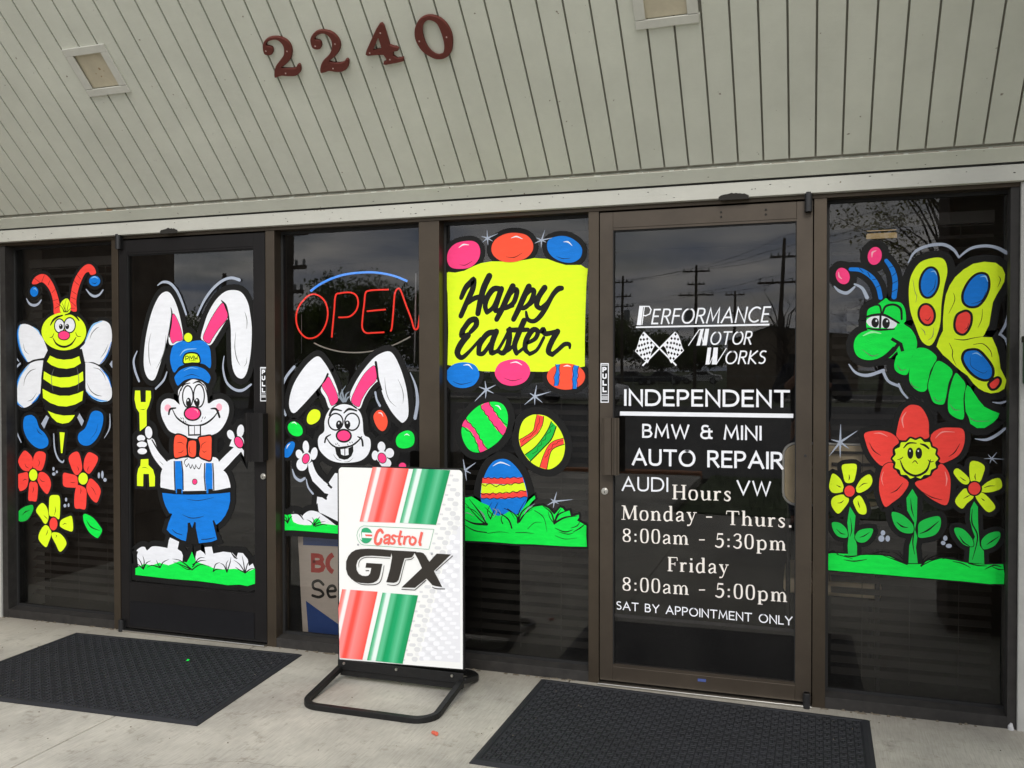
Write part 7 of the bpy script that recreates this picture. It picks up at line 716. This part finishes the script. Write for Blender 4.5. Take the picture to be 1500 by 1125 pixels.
def loop(sgn, name):
    zt, zf = .073, FZ+.0125; y0 = -.322 - .010*sgn*-1; dep = .355 if sgn > 0 else .235
    xa, xb_ = X0+.012, X1-.012; R = .085; yf = -.32 - sgn*dep
    xa2, xb2 = (xa+.035, xb_+.035) if sgn > 0 else (xa, xb_)
    pts = [(xa, -.32-sgn*.005, zt)]
    ys = yf + sgn*R
    def zz(y): u = abs(y+.32)/dep; return zt + (zf-zt)*min(1, u*1.25)
    for k in range(1, 5): y = -.32+(ys+.32)*k/4; pts.append((xa, y, zz(y)))
    for k in range(1, 9): t = math.radians(k*90/8); x = xa+R-R*math.cos(t); y = ys - sgn*R*math.sin(t); pts.append((x, y, zz(y)))
    right = [(xa+xb_-x, y, z) for x, y, z in reversed(pts)]
    return sqtube(pts+right, .026, .025)
b = loop(1, 'a'); rel(b, org).build('base_loop', 'signblack', sg, bevel=.003); b = loop(-1, 'b'); rel(b, org).build('base_loop', 'signblack', sg, bevel=.003)

# ------------------------------------------------------------------ rubber mats
def rubber_mat(corners, label, seed):
    c = [Vector((x, y, 0)) for x, y in corners]; ctr = sum(c, Vector())/4; o = empty('rubber_mat', (ctr.x, ctr.y, FZ)); org = (ctr.x, ctr.y, FZ)
    tag(o, label, 'mat', 'black rubber door mats')
    def Q(u, v): return (c[0]*(1-u)*(1-v)+c[1]*u*(1-v)+c[2]*u*v+c[3]*(1-u)*v)
    h = .011; wv = random.Random(seed)
    def edge(z, ins):
        L_ = 1.4; H_ = .9; return [Q(ins/L_, ins/H_), Q(1-ins/L_, ins/H_), Q(1-ins/L_, 1-ins/H_), Q(ins/L_, 1-ins/H_)], z
    b = MB(); lv = [edge(FZ+.0005, 0), edge(FZ+.003, 0), edge(FZ+h, .016), edge(FZ+h, .030), edge(FZ+h-.004, .034)]
    for P, z in lv: b.v += [(p_.x, p_.y, z) for p_ in P]
    for i in range(len(lv)-1):
        for k in range(4): b.f.append((4*i+k, 4*i+(k+1) % 4, 4*i+4+(k+1) % 4, 4*i+4+k)); b.m.append(0)
    b.f.append((16, 17, 18, 19)); b.m.append(0); rel(b, org).build('mat_sheet', 'mat', o)
    # raised basket-weave bars, too small to pick apart singly
    b = MB(); nu, nv = 47, 29; z0, z1 = FZ+h-.0042, FZ+h+.001
    for i in range(nu):
        for j in range(nv):
            u = .027+(i+.5)/nu*.946; v = .04+(j+.5)/nv*.92; p_ = Q(u, v); 
            if (i+j) % 2: a, w = .0125, .0058
            else: a, w = .0058, .0125
            for s in ((-1, 1)):
                ox, oy = (0, s*.0078) if (i+j) % 2 else (s*.0078, 0)
                aa, ww = (a, .0052) if (i+j) % 2 else (.0052, w)
                x0, x1, y0, y1 = p_.x+ox-aa, p_.x+ox+aa, p_.y+oy-ww, p_.y+oy+ww; e = .0012
                z1 = FZ+h-.0006+wv.uniform(-.0008, .0008); b.add([(x0, y0, z0), (x1, y0, z0), (x1, y1, z0), (x0, y1, z0), (x0+e, y0+e, z1), (x1-e, y0+e, z1), (x1-e, y1-e, z1), (x0+e, y1-e, z1)], [(4, 5, 6, 7), (0, 1, 5, 4), (1, 2, 6, 5), (2, 3, 7, 6), (3, 0, 4, 7)])
    rel(b, org).build('raised_pattern', 'mat', o)['kind'] = 'stuff'
    return o
rubber_mat([(.53, -1.035), (1.940, -.976), (1.862, -.072), (.506, -.130)], 'black rubber mat on the concrete before the left door', 1)
rubber_mat([(3.088, -.952), (4.470, -.96), (4.482, -.090), (3.090, -.040)], 'black rubber mat on the concrete before the right door', 2)

# ------------------------------------------------------------------ house numbers
def slope_frame(x, t): return Vector(SL(x, t, 0))
DL = ['raised brown digit two at the left end of the house number', 'raised brown digit two beside the four of the house number', 'raised brown digit four of the house number', 'raised brown digit nought at the right end of the house number']
for k in range(4):
    solids = []; holes = []
    for kk, c, w, P in prims(A['digit#%d' % (k+1)][1][0][1]):
        Q = cr(P, True, 4) if kk == 'f' else P
        (holes if c == 'H' else solids).append(Q)
    P = solids[0]; cx = sum(p_[0] for p_ in P)/len(P); ct = min(p_[1] for p_ in P); o0 = SL(cx, ct, 0)
    rt = empty('house_number', o0); tag(rt, DL[k], 'house number', 'digits of the house number on the sloped planks')
    b = MB()
    def inset(Q, d):
        A_ = area(Q); out = []; n = len(Q)
        for i in range(n):
            a, c_ = Vector(Q[i-1]), Vector(Q[(i+1) % n]); t = (c_-a); t = t.normalized() if t.length else Vector((1, 0)); nn = Vector((-t.y, t.x)) * (1 if A_ > 0 else -1); out.append((Q[i][0]+nn.x*d, Q[i][1]+nn.y*d))
        return out
    th = .013
    levels = [(0, 0), (0, th-.004), (.0022, th)]
    for Q in [P]+holes:
        rings = [[SL(x, t, h) for x, t in inset(Q, d)] for d, h in levels]; n = len(Q); base = [v for r_ in rings for v in r_]
        fs = [(i*n+j, i*n+(j+1) % n, (i+1)*n+(j+1) % n, (i+1)*n+j) for i in range(len(levels)-1) for j in range(n)]; b.add(base, fs)
    tp, tf = fillpoly(inset(P, .0022), [inset(h, .0022) for h in holes]); b.add([SL(x, t, th) for x, t in tp], tf)
    o = rel(b, o0).build('digit', 'D', rt)
    bmm = bmesh.new(); bmm.from_mesh(o.data); bmesh.ops.remove_doubles(bmm, verts=bmm.verts, dist=1e-5); bmesh.ops.recalc_face_normals(bmm, faces=bmm.faces); bmm.to_mesh(o.data); bmm.free()
roots = [o for o in bpy.data.objects if o.name.startswith('house_number')]
SCW = [[(2.0392, 0.7437), (2.1373, 0.7306), (2.0873, 0.636)], [(2.276, 0.7369), (2.369, 0.7351), (2.3173, 0.6322)], [(2.5849, 0.7553), (2.5082, 0.6787), (2.5875, 0.6404)], [(2.7405, 0.7012), (2.8604, 0.7036)]]
for k, L_ in enumerate(SCW):
    for x, t in L_:
        b = MB(); a, c_ = Vector(SL(x, t, .0128)), Vector(SL(x, t, .0148)); b.tube([a, c_], [.0036, .0028], 10); rt = roots[k]; rel(b, rt.location).build('screw', mat('screw_head', (.45, .30, .26), rough=.4) if 'screw_head' not in bpy.data.materials else bpy.data.materials['screw_head'], rt)

# ------------------------------------------------------------------ recessed soffit lights
for k, (x, t0, t1) in enumerate(lamps):
    o0 = SL(x, t0, 0); rt = empty('soffit_light', o0); tag(rt, ['square soffit light with a stained lens on the planks left of the house number', 'square soffit light cut by the top of the photo above the right door'][k], 'light fixture', 'square lights set in the sloped planks')
    hw = .1185; iw = .078
    fb = MB()
    for a in ((x-hw, x+hw, t0, t0+.034), (x-hw, x+hw, t1-.036, t1), (x-hw, x-iw, t0+.0362, t1-.0362), (x+iw, x+hw, t0+.0362, t1-.0362)): slopebox(fb, a[0], a[1], a[2], a[3], .0006, .008)
    rel(fb, o0).build('frame', 'fix', rt, bevel=.0015)
    b = MB(); slopebox(b, x-iw-.004, x+iw+.004, t0+.034, t1-.034, -.014, -.006); l_ = rel(b, o0).build('lens', 'lamp', rt)
    if k == 0:
        burn = mat('burn', (.30, .21, .12))
        for dx, dt, r in ((.012, .12, .007), (-.02, .10, .003), (.03, .108, .003), (.0, .085, .004)):
            b = MB(); n = 9; b.add([SL(x+dx+r*math.cos(q)*rg.uniform(.7, 1.2), t0+dt+r*math.sin(q)*rg.uniform(.7, 1.2), -.0056) for q in [2*math.pi*i/n for i in range(n)]], [tuple(range(n))]); rel(b, o0).build('burn_mark', burn, l_)
    b = MB(); slopebox(b, x-iw-.004, x+iw+.004, t0+.03, t1-.03, -.06, -.0145); rel(b, o0).build('housing', 'backing', rt)

# ------------------------------------------------------------------ small things on the walk
b = MB(); b.tube([(2.860, -.752, FZ+.007), (2.884, -.768, FZ+.010)], [.007, .008], 8); tag(b.build('plastic_scrap', 'orangebit'), 'small orange scrap lying in front of the poster stand', 'litter')
b = MB(); b.add([(1.39, -.35, FZ+.0125), (1.405, -.352, FZ+.0125), (1.408, -.345, FZ+.019), (1.395, -.343, FZ+.018)], [(0, 1, 2), (0, 2, 3), (0, 1, 3)]); tag(b.build('leaf_scrap', 'G'), 'tiny bright green scrap lying on the left mat', 'litter')
b = MB()
for i in range(130):
    x, y = rg.uniform(-.3, 5), rg.uniform(-1.6, -.05); r = rg.uniform(.0012, .004); z = FZ
    if (.5 < x < 1.95 or 3.07 < x < 4.49) and -1.04 < y < -.04: z = FZ+.012; r *= .8
    b.add([(x-r, y-r*.6, z), (x+r, y-r, z), (x+r*.5, y+r, z), (x, y, z+r)], [(0, 1, 3), (1, 2, 3), (2, 0, 3)])
tag(b.build('grit', 'dirt'), 'loose grit and crumbs scattered on the walkway and mats', 'grit', kind='stuff')
b = MB(); px, py = 1.99, -1.35; pts_ = []
for k in range(26): pts_.append((px, py)); px += rg.uniform(.012, .034); py += rg.uniform(-.012, .020)
for (xa, ya), (xb, yb_) in zip(pts_, pts_[1:]): b.add([(xa, ya, FZ+.0006), (xb, yb_, FZ+.0006), (xb, yb_+.0014, FZ+.0006), (xa, ya+.0014, FZ+.0006)], [(0, 1, 2, 3)])
o = b.build('crack', 'dirt'); tag(o, kind='structure')
# green letter box on the wall right of the last window
lb = empty('meter_box', (5.09, -.012, 1.36)); tag(lb, 'green utility box on the pale wall at the right edge', 'box')
lbm = mat('green_box', (.03, .07, .035), rough=.5)
b = MB(); b.box(5.032, 5.086, -.075, -.0125, 1.375, 1.535); rel(b, (5.09, -.012, 1.36)).build('body', lbm, lb, bevel=.004)
b = MB(); b.box(5.028, 5.088, -.08, -.0125, 1.5352, 1.56); rel(b, (5.09, -.012, 1.36)).build('lid', 'sealant', lb, bevel=.004)

# ------------------------------------------------------------------ blinds and things inside
def blind(x0, x1, z0, z1, y, label):
    o = empty('window_blind', (x0, y, z0)); tag(o, label, 'blind', 'horizontal blinds inside the windows'); n = int((z1-z0)/.05); me = None
    b = MB(); b.add([(0, -.018, -.009), (x1-x0, -.018, -.009), (x1-x0, .018, .009), (0, .018, .009), (0, -.0175, -.0105), (x1-x0, -.0175, -.0105), (x1-x0, .0185, .0075), (0, .0185, .0075)], [(0, 1, 2, 3), (7, 6, 5, 4), (0, 4, 5, 1)])
    for k in range(n):
        if me is None: s = b.build('slat', 'blind', o); me = s.data
        else: s = bpy.data.objects.new('slat', me); COL.objects.link(s); s.parent = o
        s.location = (0, 0, .03+k*.05)
    b = MB(); b.box(0, x1-x0, -.02, .02, z1-z0-.03, z1-z0+.02); b.build('head_rail', 'blind', o)
    b = MB()
    for u in (.2, .5, .8): b.box((x1-x0)*u-.001, (x1-x0)*u+.001, -.021, -.020, 0, z1-z0-.03)
    b.build('cord', 'inner', o)
blind(-.08, .61, .10, 2.06, .16, 'closed dark blind behind the painted bee window')
blind(2.60, 3.27, .10, 2.06, .16, 'dark blind behind the Happy Easter window'); blind(4.34, 4.96, .10, 2.06, .16, 'dark blind behind the butterfly window')
ch = empty('waiting_chair', (4.34, .3, .02)); tag(ch, 'tan padded chair standing inside behind the right glass door', 'chair')
oc = (4.34, .3, .02)
b = MB(); n = 20; pr = []
for cx, cz, a0 in ((4.50, 1.055, 0), (4.195, 1.055, 90), (4.195, .895, 180), (4.50, .895, 270)):
    for k in range(6): t = math.radians(a0+k*18); pr.append((cx+.055*math.cos(t), cz+.055*math.sin(t)))
n = len(pr); b.add([(x, .16, z) for x, z in pr]+[(x, .21, z) for x, z in pr], [tuple(range(n)), tuple(range(2*n-1, n-1, -1))]+[(i, n+i, n+(i+1) % n, (i+1) % n) for i in range(n)]); rel(b, oc).build('backrest', 'tanpad', ch, bevel=.012)
b = MB(); cl = [(x, .158, z) for x, z in pr]; b.tube(cl+[cl[0]], .006, 6); rel(b, oc).build('piping', 'carw', ch, smooth=True)
b = MB(); b.box(4.14, 4.55, .23, .65, .43, .50); rel(b, oc).build('seat', 'tanpad', ch, bevel=.02)
for x in (4.16, 4.53):
    b = MB(); b.tube([(x, .20, .95), (x, .23, .5), (x, .20, .02)], .011, 8); rel(b, oc).build('leg', 'pivot', ch); b = MB(); b.tube([(x, .62, .45), (x, .65, .02)], .011, 8); rel(b, oc).build('leg', 'pivot', ch)
sb = empty('counter_sign', (4.45, .3, 1.60)); tag(sb, 'small white arched sign hanging inside behind the butterfly window', 'sign')
b = MB(); b.add([(4.405, .3, 1.655), (4.425, .3, 1.70), (4.46, .3, 1.715), (4.52, .3, 1.715), (4.52, .3, 1.675), (4.45, .3, 1.67)], [(0, 1, 2, 3, 4, 5)]); b.box(4.405, 4.52, .302, .31, 1.60, 1.70); rel(b, (4.45, .3, 1.6)).build('sign_face', 'carw', sb)
lf = empty('ceiling_light', (4.63, 1.5, 2.15)); tag(lf, 'dim warm interior light showing through the butterfly window', 'light fixture')
wl = mat('warm_lamp', (.5, .4, .25), emit=(1, .72, .36), estr=.22)
for z in (2.165, 2.215): b = MB(); b.box(4.555, 4.715, 1.5, 1.53, z, z+.036); rel(b, (4.63, 1.5, 2.15)).build('lamp_tube', wl, lf, bevel=.008)

# ------------------------------------------------------------------ the street behind the viewer, mirrored in the glass
def pole(x, y, h, label, arms, can=None, lean=0):
    o = empty('utility_pole', (x, y, -.1)); tag(o, label, 'utility pole', 'wooden utility poles along the far road')
    b = MB(); b.tube([(0, 0, 0), (lean*.5, 0, h*.5), (lean, 0, h)], [.16, .14, .10], 8); b.build('pole', 'polewood', o)
    for z, w in arms:
        xx = lean*z/h; b = MB(); b.box(xx-w/2, xx+w/2, -.08, .06, z-.06, z+.06); a = b.build('cross_arm', 'polewood', o)
        for s in (-.45, -.2, .2, .45): b = MB(); b.tube([(xx+s*w, 0, z+.06), (xx+s*w, 0, z+.24)], .05, 6); b.build('insulator', 'can', a)
    if can:
        b = MB(); b.tube([(can[0], -.25, can[1]), (can[0], -.25, can[1]+1.0)], .3, 12); b.build('transformer', 'can', o)
    return o
PO = [(-13.57, -85, 11.0, [(10.4, 2.0), (9.0, 1.8), (8.0, 2.4)], (.5, 6.6)), (-4.45, -70, 10.1, [(9.6, 2.2), (8.5, 1.4), (7.6, 2.8)], (-.55, 5.6)), (2.6, -50, 9.15, [(8.1, 1.6), (6.6, 2.9)], None), (-1.8, -75, 8.3, [(8.0, 1.6), (6.4, 1.4)], None), (-12.3, -22, 6.4, [(6.1, 1.2), (5.0, 1.2), (4.2, 1.0)], None), (-22.2, -32, 6.2, [(5.4, .8)], None)]
PLB = ['distant pole with a transformer at the left of the lettered door reflection', 'pole with a transformer in the middle of the door reflection', 'nearest leaning pole at the right of the door reflection', 'small pole between the two larger ones', 'pole over the rabbit in the left door reflection', 'short thin pole between the rabbit ears']
for (x, y, h, arms, can), l in zip(PO, PLB): pole(x, y, h, l, arms, can, .4 if x == 2.6 else .1)
def wire(a, c, sag=.22):
    P = [(a[0]+(c[0]-a[0])*t, a[1]+(c[1]-a[1])*t, a[2]+(c[2]-a[2])*t-4*sag*t*(1-t)) for t in [i/12 for i in range(13)]]
    b = MB(); b.tube(P, .014, 4); tag(b.build('power_line', 'wire'), 'thin power line strung between the far utility poles', 'power line', 'power lines between the poles')
for za, zb_, zc, dx in ((10.6, 9.8, 9.1, 0), (10.5, 9.7, 8.3, -.8), (10.5, 9.7, 8.3, .8), (8.1, 7.7, 6.8, -1), (8.1, 7.7, 6.8, 1)):
    wire((-13.6+dx, -85, za), (-4.45+dx, -70, zb_)); wire((-4.45+dx, -70, zb_), (2.7+dx, -50, zc)); wire((2.7+dx, -50, zc), (14+dx, -30, zc+.3)); wire((-13.6+dx, -85, za), (-36+dx, -110, za+.2))
# metal shed
hb = empty('metal_shed', (3, -62, -.1)); tag(hb, 'tan metal sided shed reflected in the right door', 'building')
b = MB(); b.add([(-4.2, 0, 0), (4.6, 0, 0), (4.6, 0, 3.9), (-1.2, 0, 4.5), (-4.2, 0, 3.6), (-4.2, -12, 0), (4.6, -12, 0), (4.6, -12, 3.9), (-1.2, -12, 4.5), (-4.2, -12, 3.6)], [(4, 3, 2, 1, 0), (0, 1, 6, 5), (1, 2, 7, 6), (0, 5, 9, 4)]); b.build('wall', 'tan', hb)
b = MB(); b.add([(-4.5, .3, 3.55), (-1.2, .3, 4.6), (4.9, .3, 3.95), (4.9, -12, 3.95), (-1.2, -12, 4.6), (-4.5, -12, 3.55)], [(0, 1, 4, 5), (1, 2, 3, 4)]); b.build('roof', 'can', hb)
b = MB(); b.box(-.8, 1.4, .01, .06, 0, 2.6); b.build('door', 'inner', hb)
# trees: trunk, limbs and thousands of leaf faces
def tree(x, y, z, h, rad, label, nleaf, ls, m='leafd', trunk=True, squash=.8, seed=0, clumps=26, bare=False, thin=1, spread=.13):
    R_ = random.Random(seed); o = empty('tree' if not bare else 'bare_tree', (x, y, z)); tag(o, label, 'tree', None)
    tb = MB(); tb.tube([(0, 0, 0), (.05*h, 0, h*.35), (.02*h, .02*h, h*.75)], [(h*.022+.02)*thin, (h*.016+.015)*thin, (h*.006+.01)*thin], 7); tips = []
    for k in range(clumps):
        a = R_.uniform(0, 6.28); zz = h*R_.uniform(.38, .97); rr = rad*math.sqrt(max(.05, 1-((zz-h*.66)/(h*.36))**2))*R_.uniform(.45, 1); P1 = (rr*math.cos(a), rr*math.sin(a)*squash, zz)
        s0 = h*R_.uniform(.25, .65); mid = (P1[0]*.45, P1[1]*.45, s0+(zz-s0)*.6+.03*h); tb.tube([(.03*h, 0, s0), mid, P1], [(h*.007+.006)*thin, (h*.004+.004)*thin, .004*thin], 5); tips.append((P1, mid))
        if bare:
            for q in range(5):
                t2 = (P1[0]+R_.uniform(-.3, .3)*rad, P1[1]+R_.uniform(-.3, .3)*rad, zz+R_.uniform(.02, .16)*h); tb.tube([mid, P1, t2], [.012, .009, .005], 4)
    tb.build('trunk', 'bark', o)
    if nleaf:
        lb_ = MB()
        for k in range(nleaf):
            (P1, mid) = R_.choice(tips); t = R_.random()**.5; s = rad*spread
            c0 = Vector(mid).lerp(Vector(P1), t) + Vector((R_.gauss(0, s), R_.gauss(0, s), R_.gauss(0, s*.8)))
            a = Vector((R_.uniform(-1, 1), R_.uniform(-1, 1), R_.uniform(-1, 1))).normalized(); q = a.cross(Vector((R_.uniform(-1, 1), R_.uniform(-1, 1), .3))).normalized(); w = ls*R_.uniform(.6, 1.2)
            lb_.add([c0-a*w, c0+q*w*.4, c0+a*w, c0-q*w*.4], [(0, 1, 2, 3)])
        cr_ = lb_.build('crown', m, o)
    return o
tree(-13.4, -28, -.1, 5.35, 2.7, 'bushy evergreen tree reflected behind the neon sign', 15000, .085, seed=1, clumps=50); tree(-10.7, -29, -.1, 4.9, 1.7, 'narrower evergreen tree reflected at the right edge of the neon window', 9000, .085, seed=2, clumps=36); tree(-16.5, -26, -.1, 3.9, 2.2, 'lower tree reflected at the left of the neon window', 9000, .085, seed=3, clumps=36)
tree(-18.3, -100, -.1, 7.9, 4.2, 'green tree reflected left of the checkered flags', 9000, .2, seed=4, clumps=40); tree(-12.5, -103, -.1, 5.6, 5.2, 'low wide tree reflected behind the checkered flags', 9000, .2, seed=5, clumps=40); tree(-8.0, -104, -.1, 4.8, 3.4, 'rounded bush beside the metal shed', 6000, .2, seed=6)
tree(-24, -45, -.1, 5.0, 4.5, 'wide tree at the far left of the car park', 9000, .14, seed=7, clumps=40); tree(-30, -40, -.1, 4.4, 4.5, 'low wide tree beyond the far end of the car park', 9000, .14, seed=8, clumps=40)
tree(2.9, -45, -.1, 6.2, 2.6, 'bare tree reflected beside the leaning pole', 0, .1, seed=9, clumps=22, bare=True); tree(6.6, -30, -.1, 4.2, 1.6, 'small bare tree reflected left of the caterpillar', 0, .1, seed=10, clumps=18, bare=True)
tree(5.75, -6.3, .0, 4.3, 1.35, 'young leafy tree in the grass behind the viewer', 9500, .024, m='leaf', seed=11, clumps=48, thin=.5, spread=.075)
# parked cars far off
def car(x, y, rz, paint_, label):
    o = empty('parked_car', (x, y, -.05), rz=rz); tag(o, label, 'car', 'cars parked across the street'); w = .85
    side = [(-2.2, .35), (-2.2, .75), (-1.9, .9), (-1.2, .95), (-.6, 1.38), (.7, 1.4), (1.3, .98), (2.1, .85), (2.2, .5), (2.15, .3)]
    n = len(side); b = MB(); b.add([(x_, -w, z_) for x_, z_ in side]+[(x_, w, z_) for x_, z_ in side], [tuple(range(n)), tuple(range(2*n-1, n-1, -1))]+[(i, n+i, n+(i+1) % n, (i+1) % n) for i in range(n)]); b.build('body', paint_, o, bevel=.06)
    b = MB()
    for s in (-1, 1): b.add([(-1.0, s*(w+.01), .97), (-.5, s*(w+.01), 1.3), (.6, s*(w+.01), 1.32), (1.1, s*(w+.01), .99)], [(0, 1, 2, 3)])
    b.build('window', 'carglass', o)
    for cx in (-1.35, 1.35):
        for s in (-1, 1):
            b = MB(); b.tube([(cx, s*.65, .33), (cx, s*.88, .33)], .33, 16); wh = b.build('wheel', 'tyre', o); b = MB(); b.tube([(cx, s*.88, .33), (cx, s*.89, .33)], .2, 12); b.build('rim', 'can', wh)
car(-9.8, -88, .1, 'card', 'dark car parked far off below the checkered flags'); car(-6.2, -90, 0, 'carw', 'white car parked before the metal shed'); car(-13.5, -89, 0, 'card', 'dark car parked beside the low wide tree'); car(-5.2, -33.2, .1, 'carw', 'white car nearer on the car park at the left of the door reflection')
# chain-link fence as posts and rails along the far lot
fe = empty('lot_fence', (-8, -40, -.1)); tag(fe, 'thin metal fence with posts along the far edge of the car park', 'fence')
for i in range(16): b = MB(); b.tube([(-14+i*2, 0, 0), (-14+i*2, 0, 1.25)], .03, 6); b.build('post', 'can', fe)
for z in (.6, 1.2): b = MB(); b.tube([(-14, 0, z), (16, 0, z)], .018, 5); b.build('rail', 'can', fe)

# ------------------------------------------------------------------ the photographer, mirrored in the door and the last window
def skin_mesh(name, verts, edges, radii, m, parent, root=0, sub=2):
    me = bpy.data.meshes.new(name); me.from_pydata(verts, edges, []); o = bpy.data.objects.new(name, me); COL.objects.link(o)
    o.modifiers.new('skin', 'SKIN'); s = o.modifiers.new('sub', 'SUBSURF'); s.levels = s.render_levels = sub
    for i, r in enumerate(radii):
        v = me.skin_vertices[0].data[i]; v.radius = r if isinstance(r, tuple) else (r, r); v.use_root = (i == root)
    me.materials.append(M[m]); o.parent = parent; return o
pe = empty('person', (4.27, -4.36, FZ)); tag(pe, 'person in dark navy clothes photographing the shop front with a phone', 'person')
bv = [(0, 0, .92), (0, 0, 1.10), (0, .0, 1.28), (0, .0, 1.42), (0, .02, 1.50), (0, .03, 1.58), (0, .04, 1.66), (0, .03, 1.73),
      (-.17, 0, 1.40), (-.30, .10, 1.16), (-.16, .34, 1.30), (-.10, .40, 1.37), (.17, 0, 1.40), (.30, .10, 1.16), (.10, .34, 1.30), (.05, .40, 1.37),
      (-.10, 0, .86), (-.11, .02, .47), (-.12, 0, .09), (-.13, .14, .04), (.10, 0, .86), (.11, .02, .47), (.12, 0, .09), (.13, .14, .04)]
be = [(0, 1), (1, 2), (2, 3), (3, 4), (4, 5), (5, 6), (6, 7), (3, 8), (8, 9), (9, 10), (10, 11), (3, 12), (12, 13), (13, 14), (14, 15), (0, 16), (16, 17), (17, 18), (18, 19), (0, 20), (20, 21), (21, 22), (22, 23)]
br = [(.15, .10), (.15, .10), (.17, .11), (.14, .09), .055, (.075, .08), (.082, .10), (.06, .075), .065, .05, .038, .034, .065, .05, .038, .034, .09, .06, .045, .04, .09, .06, .045, .04]
body = skin_mesh('body', bv, be, br, 'skin', pe)
jk = skin_mesh('jacket', [(0, 0, .84), (0, 0, 1.05), (0, 0, 1.25), (0, 0, 1.43), (-.18, 0, 1.41), (-.305, .10, 1.16), (-.18, .31, 1.28), (.18, 0, 1.41), (.305, .10, 1.16), (.12, .31, 1.28)], [(0, 1), (1, 2), (2, 3), (3, 4), (4, 5), (5, 6), (3, 7), (7, 8), (8, 9)], [(.19, .13), (.185, .13), (.20, .135), (.15, .11), .085, .068, .052, .085, .068, .052], 'cloth', pe)
tr = skin_mesh('trousers', [(0, 0, .95), (0, 0, .88), (-.10, 0, .84), (-.11, .02, .47), (-.12, 0, .10), (.10, 0, .84), (.11, .02, .47), (.12, 0, .10)], [(0, 1), (1, 2), (2, 3), (3, 4), (1, 5), (5, 6), (6, 7)], [(.165, .12), (.16, .12), .11, .085, .07, .11, .085, .07], 'denim', pe)
skin_mesh('hair', [(0, .0, 1.69), (0, .01, 1.77), (0, -.03, 1.66)], [(0, 1), (0, 2)], [(.088, .098), (.06, .07), (.075, .07)], 'hair', pe)
for s in (-1, 1):
    for q in range(4):   # fingers closed round the phone edges
        z = 1.385 + q*.020; x = s*.085 - .03
        skin_mesh('finger', [(x - s*.0, .40, z-.01), (x+s*.018, .425, z), (x+s*.004, .445, z+.004)], [(0, 1), (1, 2)], [.010, .009, .008], 'skin', pe, sub=1)
    skin_mesh('thumb', [(s*.08-.03, .40, 1.37), (s*.055-.03, .40, 1.395), (s*.03-.03, .405, 1.41)], [(0, 1), (1, 2)], [.012, .011, .009], 'skin', pe, sub=1)
b = MB(); b.add([(-.008, .105, 1.655), (.008, .105, 1.655), (0, .135, 1.63), (-.012, .108, 1.62), (.012, .108, 1.62)], [(0, 1, 2), (0, 2, 3), (1, 4, 2), (3, 2, 4)]); b.build('nose', 'skin', body)
for s in (-1, 1): b = MB(); b.tube([(s*.03, .118, 1.66), (s*.03, .126, 1.66)], .010, 8); b.build('eye', 'carw', body); b = MB(); b.tube([(s*.082, .03, 1.63), (s*.092, .025, 1.68)], [.012, .014], 8); b.build('ear', 'skin', body)
b = MB(); b.box(-.022, .022, .118, .124, 1.598, 1.604); b.build('mouth', mat('lips', (.3, .1, .09)), body)
for s in (-1, 1): skin_mesh('shoe', [(s*.12, -.06, .04), (s*.125, .06, .045), (s*.13, .16, .03)], [(0, 1), (1, 2)], [.045, .05, .04], 'tyre', pe)
b = MB(); b.box(-.105, .045, -.004, .004, -.035, .035); ph = b.build('mobile_phone', 'tyre', bevel=.003); ph.location = (4.265, -3.9275, 1.4298); tag(ph, 'black mobile phone held up by the person taking the photo', 'phone')
